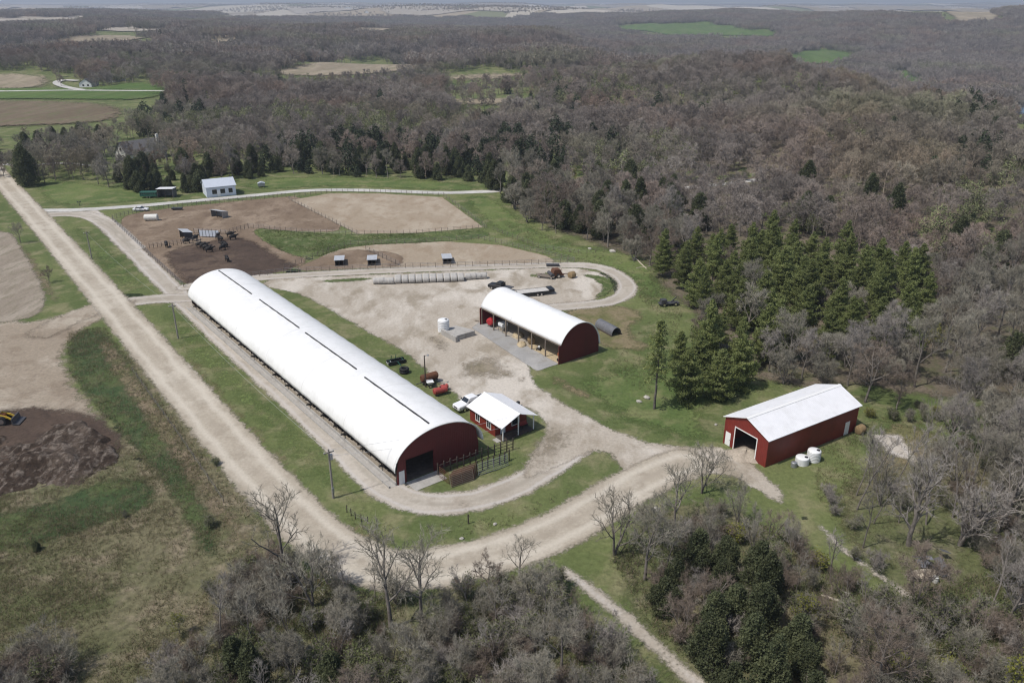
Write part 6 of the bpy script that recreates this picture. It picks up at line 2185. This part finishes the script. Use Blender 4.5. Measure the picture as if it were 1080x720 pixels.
heap('weed_patch', 'green weed clump at the end of the faded red tank', 'weeds', at(472, 419), (1.5, 1.0), .6, M['lush'], seed=5)

# the loader by the dark heap
t = thing('wheel_loader', 'yellow loader with orange arm cut by the left edge, at the dark heap', 'loader', (*at(-2, 446), 0), .12)
m = MB(); m.box(-2.6, -.2, -.75, .75, .75, 1.75); m.prism_y([(-2.6, 1.75), (-.4, 1.75), (-.5, 2.0), (-2.4, 1.95)], -.7, .7); m.build('body', M['yellow'], t, bevel=.06)
m = MB()
for a in (-.9, .35):
    for s in (-.7, .7): m.bar((a, s, 1.7), (a, s, 2.95), .09)
m.build('cab_frame', M['black_metal'], t)
MB().box(-.85, .3, -.66, .66, 1.72, 2.9).build('cab_glass', M['glass'], t)
MB().box(-1.05, .5, -.82, .82, 2.95, 3.08).build('cab_roof', M['yellow'], t, bevel=.04)
m = MB(); m.box(.3, 1.3, -.5, .5, .75, 1.5); m.build('front_frame', M['orange'], t, bevel=.05)
for s in (-1, 1):
    m = MB(); m.bar((.6, s * .55, 1.6), (1.9, s * .55, 1.15), .16, .26); m.bar((1.9, s * .55, 1.15), (2.7, s * .55, .55), .16, .24); m.build('lift_arm', M['yellow'], t)
    wheel(t, -1.6, s * 1.1, .75, .45); wheel(t, 1.05, s * 1.1, .72, .45)
m = MB(); m.prism_y([(2.6, .15), (3.6, .1), (3.65, .2), (2.85, .35), (2.75, 1.15), (2.6, 1.15)], -1.25, 1.25); m.build('bucket', M['dark_metal'], t)
hp = sheet('manure_heap', [(-140, 500), (-80, 475), (0, 462), (30, 458), (44, 440), (96, 442), (118, 460), (138, 482), (118, 498), (66, 516), (20, 528), (-30, 540), (-160, 552)], M['manure'], 6, .35, 1, smooth=2, height=heap_h)
del hp['kind']
tag(hp, 'long dark manure heap with a steep front edge beside the rough meadow', 'manure heap')
KIDS[hp.name] = []
# ------------------------------------------------------------------ poles, wires, fences
def util_pole(name, label, px_, py_, h, arm=True, box=False):
    p = at(px_, py_)
    t = thing(name, label, 'utility pole', (*p, 0), .6)
    MB().tube([(0, 0, -.1), (0, 0, h)], [.16, .11], 10).build('pole', M['pole_wood'], t)
    if arm:
        MB().box(-.7, .7, -.06, .06, h - .55, h - .42).build('cross_arm', M['pole_wood'], t)
        for x in (-.6, .6):
            MB().lathe([(.05, 0), (.06, .08), (.03, .16)], 8, (x, 0, h - .42)).build('insulator', M['white_poly'], t)
    if box:
        MB().tube([(.26, 0, h - 1.6), (.26, 0, h - .85)], .2, 12).build('transformer', M['galv'], t)
        MB().box(-.14, .14, -.26, -.12, 1.0, 1.7).build('meter_box', M['galv'], t)
    return p


pA = util_pole('utility_pole', 'utility pole with transformer on the verge beside the long barn', 351.7, 525, 7.4, True, True)
pB = util_pole('utility_pole', 'utility pole near the top corner of the long barn verge', 188, 357, 7.2, True)
pC = util_pole('utility_pole', 'utility pole on the green triangle by the upper crossroads', 97, 273, 7.2, True)
p = at(449, 408)
t = thing('yard_light', 'dark yard light pole standing by the brown tank', 'yard light', (*p, 0), .3)
MB().tube([(0, 0, -.1), (0, 0, 5.8)], [.12, .09], 10).build('pole', M['wood_dark'], t)
MB().bar((0, 0, 5.7), (.55, 0, 5.85), .06).build('arm', M['dark_metal'], t)
MB().lathe([(.05, 0), (.2, .02), (.16, .16), (.05, .2)], 10, (.6, 0, 5.72)).build('lamp_head', M['galv'], t)


def wire(label, a, b, sag, r=.012):
    a, b = np.array(a, float), np.array(b, float)
    pts = []
    for i in range(25):
        f = i / 24
        q = a + (b - a) * f
        q[2] -= sag * 4 * f * (1 - f)
        pts.append(q - a)
    o = MB().tube(pts, r, 4).build('overhead_wire', M['wire'])
    o.location = a
    KIDS[o.name] = []
    return tag(o, label, 'wire')


cab = D0 + U * .1 + Vv * .2
wire('upper wire from the verge pole to the cabin, across the barn end', (*pA, 7.3), (*(D0 + U * 3 + Vv * -.3), 3.7), .5, .018)
wire('lower wire from the verge pole to the cabin, across the barn end', (*pA, 6.4), (*(D0 + U * .1 + Vv * -.1), 2.5), .5, .018)
wire('wire along the verge between the two poles beside the long barn', (*pA, 6.95), (*pB, 6.75), .9)
wire('wire between the upper verge pole and the pole by the crossroads', (*pB, 6.75), (*pC, 6.75), .9)


def fence(name, label, pxs, n, h=1.3, rails=(.5, .9, 1.25), rr=.02, pr_=.06, mat='wood_post', rmat='galv_dark', cat='fence', z=0):
    """posts along a line, wires or pipes between them"""
    P = [np.array(at(*p)) for p in pxs]
    seg = [np.hypot(*(b - a)) for a, b in zip(P[:-1], P[1:])]
    tot = sum(seg)
    t = thing(name, label, cat, (*P[0], 0))
    o = P[0]

    def on(s):
        for (a, b), L in zip(zip(P[:-1], P[1:]), seg):
            if s <= L + 1e-6: return a + (b - a) * s / L
            s -= L
        return P[-1]
    first = None
    for k in range(n):
        q = on(tot * k / (n - 1)) - o
        if first is None:
            m = MB(); m.tube([(0, 0, -.1), (0, 0, h)], pr_, 6)
            first = m.build('post', M[mat], t)
            first.location = (*q, 0)
        else:
            c = first.copy(); COL.objects.link(c); c.parent = t; c.location = (*q, 0); KIDS[t.name].append(c)
        c_ = first
    m = MB()
    for z_ in rails:
        m.tube([(*(p - o), z_) for p in P], rr, 4)
    m.build('rail', M[rmat], t)
    return t


fence('pen_fence', 'post fence along the lane side of the brown west pen', [(119, 233), (158, 270), (194, 303)], 34, 1.4, (.5, .9, 1.3), .03)
fence('pen_fence', 'fence across the top of the west pen, by the white car', [(119, 231), (150, 223), (215, 216), (302, 208)], 40, 1.4, (.5, .9, 1.3), .03)
fence('pen_fence', 'inner fence from the lane to the cattle in the west pen', [(158, 262), (190, 258), (212, 256)], 14, 1.4, (.5, .9, 1.3), .03, mat='wood_dark')
fence('pen_fence', 'fence in the west pen between cattle and weedy strip', [(205, 246), (240, 247), (262, 241)], 14, 1.4, (.5, .9, 1.3), .03, mat='wood_dark')
fence('pen_fence', 'fence between the brown pen and the upper tan lot', [(305, 211), (376, 247)], 20, 1.3, (.4, .8, 1.2), .02)
fence('pen_fence', 'fence below the upper tan lot along the weedy strip', [(262, 240), (320, 246), (376, 248), (440, 247), (511, 241)], 40, 1.3, (.4, .8, 1.2), .02)
fence('pen_fence', 'fence along the road side at the top of the tan lot', [(305, 209), (350, 203), (400, 203.5), (468, 207)], 30, 1.3, (.4, .8, 1.2), .02)
fence('pen_fence', 'fence down the east side of the upper tan lot', [(468, 207), (513, 241)], 14, 1.3, (.4, .8, 1.2), .02)
fence('pen_fence', 'fence above the lower tan lot, below the weeds', [(300, 284), (336, 270), (366, 259), (440, 256), (506, 252), (606, 276)], 46, 1.3, (.4, .8, 1.2), .02)
fence('pen_fence', 'slanting fence that divides the lower lot', [(386, 264), (422, 281)], 9, 1.3, (.4, .8, 1.2), .03, mat='wood_dark')
fence('pen_fence', 'fence along the bunk lane below the lower lot', [(214, 299), (300, 288), (392, 284), (420, 283), (540, 280), (606, 277)], 50, 1.3, (.5, .9, 1.25), .03)
fence('pasture_fence', 'wire fence across the pasture east of the lots', [(520, 243), (570, 262), (612, 268), (690, 262)], 24, 1.2, (.4, .8, 1.1), .012)
fence('road_fence', 'old post fence along the ditch below the public road', [(140, 392), (190, 462), (236, 530)], 16, 1.1, (.4, .8), .012)
fence('verge_fence', 'short posts in the verge where the driveway bends', [(366, 540), (376, 548), (388, 552)], 5, 1.1, (.5, .9), .012, mat='wood_dark')
p = at(494, 552)
MBp = MB().tube([(0, 0, -.1), (0, 0, 1.4)], .09, 8).build('marker_post', M['wood_dark'])
MBp.location = (*p, 0); KIDS[MBp.name] = []; tag(MBp, 'lone dark post on the bare patch of the long verge', 'post')
for a, b, lab in [(46, 217, 'dark post at the lawn corner by the road junction'), (52, 217, 'second dark post beside the lawn corner')]:
    pass


# corral of pipe gates in front of the long barn
def gate(label, a, b, h=1.5, bars=6, mat='galv', group=None, lean=0.0):
    P, Q = at(*a), at(*b)
    d = Q - P
    L = float(np.hypot(*d))
    t = thing('pipe_gate', label, 'gate', (*P, .12), math.atan2(d[1], d[0]), group)
    m = MB()
    m.tube([(0, 0, 0), (0, lean, h)], .035, 6); m.tube([(L, 0, 0), (L, lean, h)], .035, 6)
    m.build('frame', M[mat], t)
    m = MB()
    for k in range(bars):
        f = k / (bars - 1)
        m.tube([(0, lean * f, .04 + (h - .06) * f), (L, lean * f, .04 + (h - .06) * f)], .028, 5)
    m.tube([(L / 2, 0, 0), (L / 2, lean, h)], .025, 5)
    m.build('bars', M[mat], t)
    return t


fence('corral_fence', 'dark timber corral fence from the barn end to the cabin', [(462, 501), (474, 496), (492, 491), (506, 485), (522, 480), (541, 474)], 13, 1.9, (.5, 1.0, 1.5), .05, .1, 'wood_dark', 'wood_dark')
fence('corral_fence', 'inner corral fence behind the pipe gates', [(503, 498), (516, 493), (530, 489), (537, 485)], 7, 1.8, (.5, 1.0, 1.5), .045, .1, 'wood_dark', 'wood_dark')
gate('grey pipe gate leaning in the corral, left of its pair', (505, 502), (521, 496.5), 1.7, 7, lean=.25)
gate('grey pipe gate leaning in the corral, right of its pair', (521, 497), (536, 491), 1.7, 7, lean=.25)
gate('rusty gate between the barn doorway and the panel stack', (464, 504), (474, 511), 1.7, 7, 'rust')
for k in range(8):
    P, Q = at(476 + k * .6, 514.5 - k * .9), at(500 + k * .5, 506.5 - k * .9)
    gate('brown livestock panel in the leaning stack in front of the barn end', (476 + k * .6, 514.5 - k * .9), (500 + k * .5, 506.5 - k * .9), 1.55, 8, 'rust' if k % 3 else 'wood_post', 'leaning livestock panels', lean=.5)

# logs, rocks and junk
def log(label, a, b, r, mat='log'):
    P, Q = at(*a), at(*b)
    d = Q - P
    L = float(np.hypot(*d))
    m = MB(); m.tube([(0, 0, r), (L * .3, .05, r), (L * .7, -.04, r * .95), (L, 0, r * .8)], [r, r, r * .9, r * .7], 10)
    o = m.build('fallen_log', M[mat], smooth=False)
    o.location = (*P, 0); o.rotation_euler = (0, 0, math.atan2(d[1], d[0])); KIDS[o.name] = []
    return tag(o, label, 'log')


log('pale straight log lying beside the creek lane', (765, 709), (710, 668), .14)
log('pale bare log in the grass by the edge of the east wood', (669, 272), (682, 284), .16)
log('thin pale log crossing the one at the wood edge', (671, 283), (686, 281), .1)
log('grey log in the scrub below the footpath', (884, 634), (866, 628), .14)
log('dark fallen trunk in the scrub right of the pines', (980, 482), (1006, 474), .2, 'wood_dark')


def rock(label, a, b, s, seed):
    rng = random.Random(seed)
    m = MB(); m.blob((0, 0, s * .3), (s, s * .75, s * .5), 9, 6, .16, rng)
    o = m.build('rock', M['rock'])
    o.location = (*at(a, b), 0); o.rotation_euler = (0, 0, rng.uniform(0, 6)); KIDS[o.name] = []
    return tag(o, label, 'rock')


for k, (a, b, s, lab) in enumerate([(646, 266, 1.6, 'broad pale rock in the pasture, right of two by the wood'), (622, 263, 1.0, 'pale rock in the pasture, left of two by the wood'), (682, 420, 1.0, 'flat pale stone on the lawn left of the lone pine'), (674, 424, .8, 'second flat stone beside the lone pine'),
                                    (755, 448, .5, 'white stone on the grass in front of the red shed'), (493, 659, .7, 'white rock in the brush below the bend'), (507, 656, .8, 'white rock right of another in the brush below the bend'), (692, 538, .9, 'pale rock by the road at the shed turn'),
                                    (692, 565, .5, 'small white rock in the grass below the shed turn'), (522, 553, .5, 'pale stone in the verge weeds'), (487, 568, .5, 'pale stone low in the verge weeds')]):
    rock(lab, a, b, s * .6, 60 + k)
t = thing('junk_heap', 'grey heap of scrap sheets under the dead trees', 'scrap heap', (*at(982, 597), 0), .3)
rng = np.random.default_rng(5)
for k in range(11):
    m = MB(); w, l = rng.uniform(.5, 1.3), rng.uniform(.7, 1.8)
    m.box(-w / 2, w / 2, -l / 2, l / 2, -.03, .03)
    o = m.build('sheet', [M['galv_dark'], M['galv'], M['dark_metal'], M['galv_dark']][k % 4], t)
    o.location = (rng.normal() * 1.0, rng.normal() * 1.2, .25 + .1 * k); o.rotation_euler = (rng.normal() * .35, rng.normal() * .35, rng.uniform(0, 6))
t = thing('old_boat', 'old pale rowing boat lying below the scrap heap', 'boat', (*at(972, 609), 0), .25)
m = MB(); vs, fs = [], []
for i in range(9):
    f = -1 + 2 * i / 8
    w = .75 * (1 - abs(f) ** 2.4) + .03
    for (a, z) in ((-1, .55), (-.72, .12), (0, 0), (.72, .12), (1, .55)): vs.append((f * 2.0, a * w, z + .12 * abs(f) ** 2))
    for (a, z) in ((.9, .53), (.6, .2), (0, .1), (-.6, .2), (-.9, .53)): vs.append((f * 1.94, a * w, z + .12 * abs(f) ** 2))
n = 10
for i in range(8):
    for k in range(n): fs.append((i * n + k, i * n + (k + 1) % n, (i + 1) * n + (k + 1) % n, (i + 1) * n + k))
fs += [tuple(range(n))[::-1], tuple(8 * n + k for k in range(n))]
m.add(vs, fs).build('hull', M['log'], t)
for x in (-.7, .5): MB().box(x - .12, x + .12, -.6, .6, .38, .42).build('seat', M['wood_post'], t)
t = thing('plastic_tub', 'cream plastic barrel beside the old boat', 'barrel', (*at(986, 614), 0))
MB().lathe([(.26, 0), (.3, .1), (.32, .45), (.3, .8), (.22, .88), (.05, .89)], 16).build('barrel', M['cream_paint'], t)
t = thing('scrap_machine', 'dark rusted machine frame at the wood edge past the loop lane', 'machine', (*at(705, 322), 0), .2)
m = MB(); m.box(-2.2, 2.2, -.7, .7, .5, .7); m.box(-1.8, -.6, -.6, .6, .7, 1.5); m.bar((.4, 0, .7), (1.8, .3, 1.7), .14); m.build('frame', M['dark_metal'], t)
for s in (-1, 1):
    for x in (-1.3, 1.3): wheel(t, x, s * .9, .45, .2)
t = thing('mailbox_stand', 'mailboxes on a post by the lawn corner at the junction', 'mailbox', (*at(84, 217), 0), .2)
MB().box(-.06, .06, -.06, .06, 0, 1.1).build('post', M['wood_dark'], t)
for x in (-.35, .35): MB().prism_y([(x - .13, 1.1), (x + .13, 1.1), (x + .13, 1.3), (x + .07, 1.42), (x - .07, 1.42), (x - .13, 1.3)], -.28, .28).build('box', M['dark_metal'], t)
MB().box(-.55, .55, -.08, .08, 1.04, 1.1).build('shelf', M['wood_dark'], t)

# ------------------------------------------------------------------ weeds and brush: nobody could count them
def tufts(name, poly, n, size, mats, shape=(.5, 1.0), seed=1, per=5, avoid=()):
    """clumps of standing dead and green stems"""
    rng = np.random.default_rng(seed)
    P = np.array([at(*p) for p in poly])
    lo, hi = P.min(0), P.max(0)
    pts = rng.uniform(lo, hi, (n * 5, 2))
    pts = pts[in_poly(pts[:, 0], pts[:, 1], P)]
    for Lp, hw in LINES:
        pts = pts[seg_dist(pts[:, 0], pts[:, 1], Lp, False) > hw + .3]
    dens = vnoise(pts[:, 0], pts[:, 1], 7, seed) * .6 + vnoise(pts[:, 0], pts[:, 1], 2.5, seed + 1) * .4
    pts = pts[dens > rng.uniform(.2, .8, len(pts))][:n]
    C = np.repeat(pts, per, 0)
    m = len(C)
    base = np.concatenate([C + rng.normal(size=(m, 2)) * size * .35, np.zeros((m, 1))], 1)
    hgt = size * rng.uniform(shape[0], shape[1], m)
    tip = base + np.stack([rng.normal(size=m) * size * .45, rng.normal(size=m) * size * .45, hgt], -1)
    a = rng.uniform(0, 6.28, m)
    w = (size * rng.uniform(.03, .08, m))[:, None]
    side = np.stack([np.cos(a), np.sin(a), np.zeros(m)], -1) * w
    Vx = np.stack([base - side, base + side, tip], 1).reshape(-1, 3)
    T = np.arange(3 * m).reshape(-1, 3)
    k = rng.integers(0, len(mats), m)
    o = link_mesh(name, fast_mesh(name, Vx, None, T, mats=[M[x] for x in mats], qmat=k))
    return tag(o, kind='stuff')


M['tuft_green'] = foliage_mat('green_weed_stems', [(.085, .12, .042), (.12, .155, .056), (.16, .185, .08)], .8, .5, .0, transl=.45)
M['tuft_olive'] = foliage_mat('olive_weed_stems', [(.11, .115, .052), (.155, .145, .075), (.20, .18, .105)], .9, .4, .0, transl=.45)
M['tuft_straw'] = foliage_mat('dead_weed_stems', [(.19, .15, .10), (.26, .21, .14), (.34, .28, .195)], .9, .4, .0, transl=.45)
M['tuft_brown'] = foliage_mat('brown_brush_stems', [(.14, .115, .09), (.19, .16, .128), (.25, .215, .175)], .9, .4, .0, transl=.45)
tufts('meadow_weeds', [(-300, 560), (60, 515), (140, 455), (170, 520), (235, 600), (215, 690), (160, 800), (-330, 800)], 26000, .42, ['tuft_green', 'tuft_olive', 'tuft_olive', 'tuft_straw', 'tuft_straw'], seed=3)
tufts('ditch_weeds', [(110, 345), (130, 350), (250, 510), (325, 590), (290, 612), (225, 590), (160, 500), (70, 390), (72, 350)], 9000, .5, ['tuft_green', 'tuft_straw', 'tuft_olive', 'tuft_straw'], seed=5)
tufts('verge_weeds', [(180, 345), (262, 450), (332, 530), (430, 556), (520, 545), (610, 515), (560, 560), (480, 580), (400, 575), (330, 540), (210, 400)], 2600, .45, ['tuft_green', 'tuft_olive', 'tuft_straw'], seed=6)
tufts('wood_brush', [(180, 720), (262, 630), (300, 603), (350, 606), (400, 626), (470, 618), (560, 602), (600, 620), (650, 690), (720, 800), (700, 930), (120, 930)], 12000, .6, ['tuft_green', 'tuft_green', 'tuft_olive', 'tuft_brown', 'tuft_straw'], seed=7)
tufts('scrub_brush', [(645, 590), (690, 545), (740, 530), (800, 548), (870, 595), (930, 630), (1060, 600), (1150, 560), (1250, 760), (1250, 930), (790, 930), (740, 735), (700, 680)], 13000, .6, ['tuft_green', 'tuft_green', 'tuft_olive', 'tuft_brown', 'tuft_straw'], seed=8)
tufts('clearing_weeds', [(860, 470), (930, 440), (1060, 430), (1150, 480), (1150, 640), (960, 610), (890, 570), (860, 520)], 8000, .35, ['tuft_green', 'tuft_olive', 'tuft_straw'], seed=9)
tufts('pasture_weeds', [(520, 225), (560, 245), (690, 270), (720, 330), (690, 420), (640, 390), (690, 330), (640, 280), (560, 265)], 6000, .4, ['tuft_green', 'tuft_olive', 'tuft_straw'], seed=10)
tufts('strip_weeds', [(266, 241), (375, 249), (515, 243), (440, 257), (372, 259), (338, 271), (300, 268)], 4000, .45, ['tuft_green', 'tuft_green', 'tuft_olive'], seed=11)

# ------------------------------------------------------------------ the air
m = MB(); m.box(-15000, 15000, -400, 21000, -70, 96)
hz = bpy.data.materials.new('pale_haze')
hz.use_nodes = True
ht = hz.node_tree
ht.nodes.clear()
ho = ht.nodes.new('ShaderNodeOutputMaterial')
pv = ht.nodes.new('ShaderNodeVolumePrincipled')
pv.inputs['Color'].default_value = (.70, .77, .90, 1)
pv.inputs['Density'].default_value = .00013
pv.inputs['Anisotropy'].default_value = .1
ht.links.new(pv.outputs[0], ho.inputs['Volume'])
ho_ = m.build('haze', hz)
tag(ho_, kind='stuff')
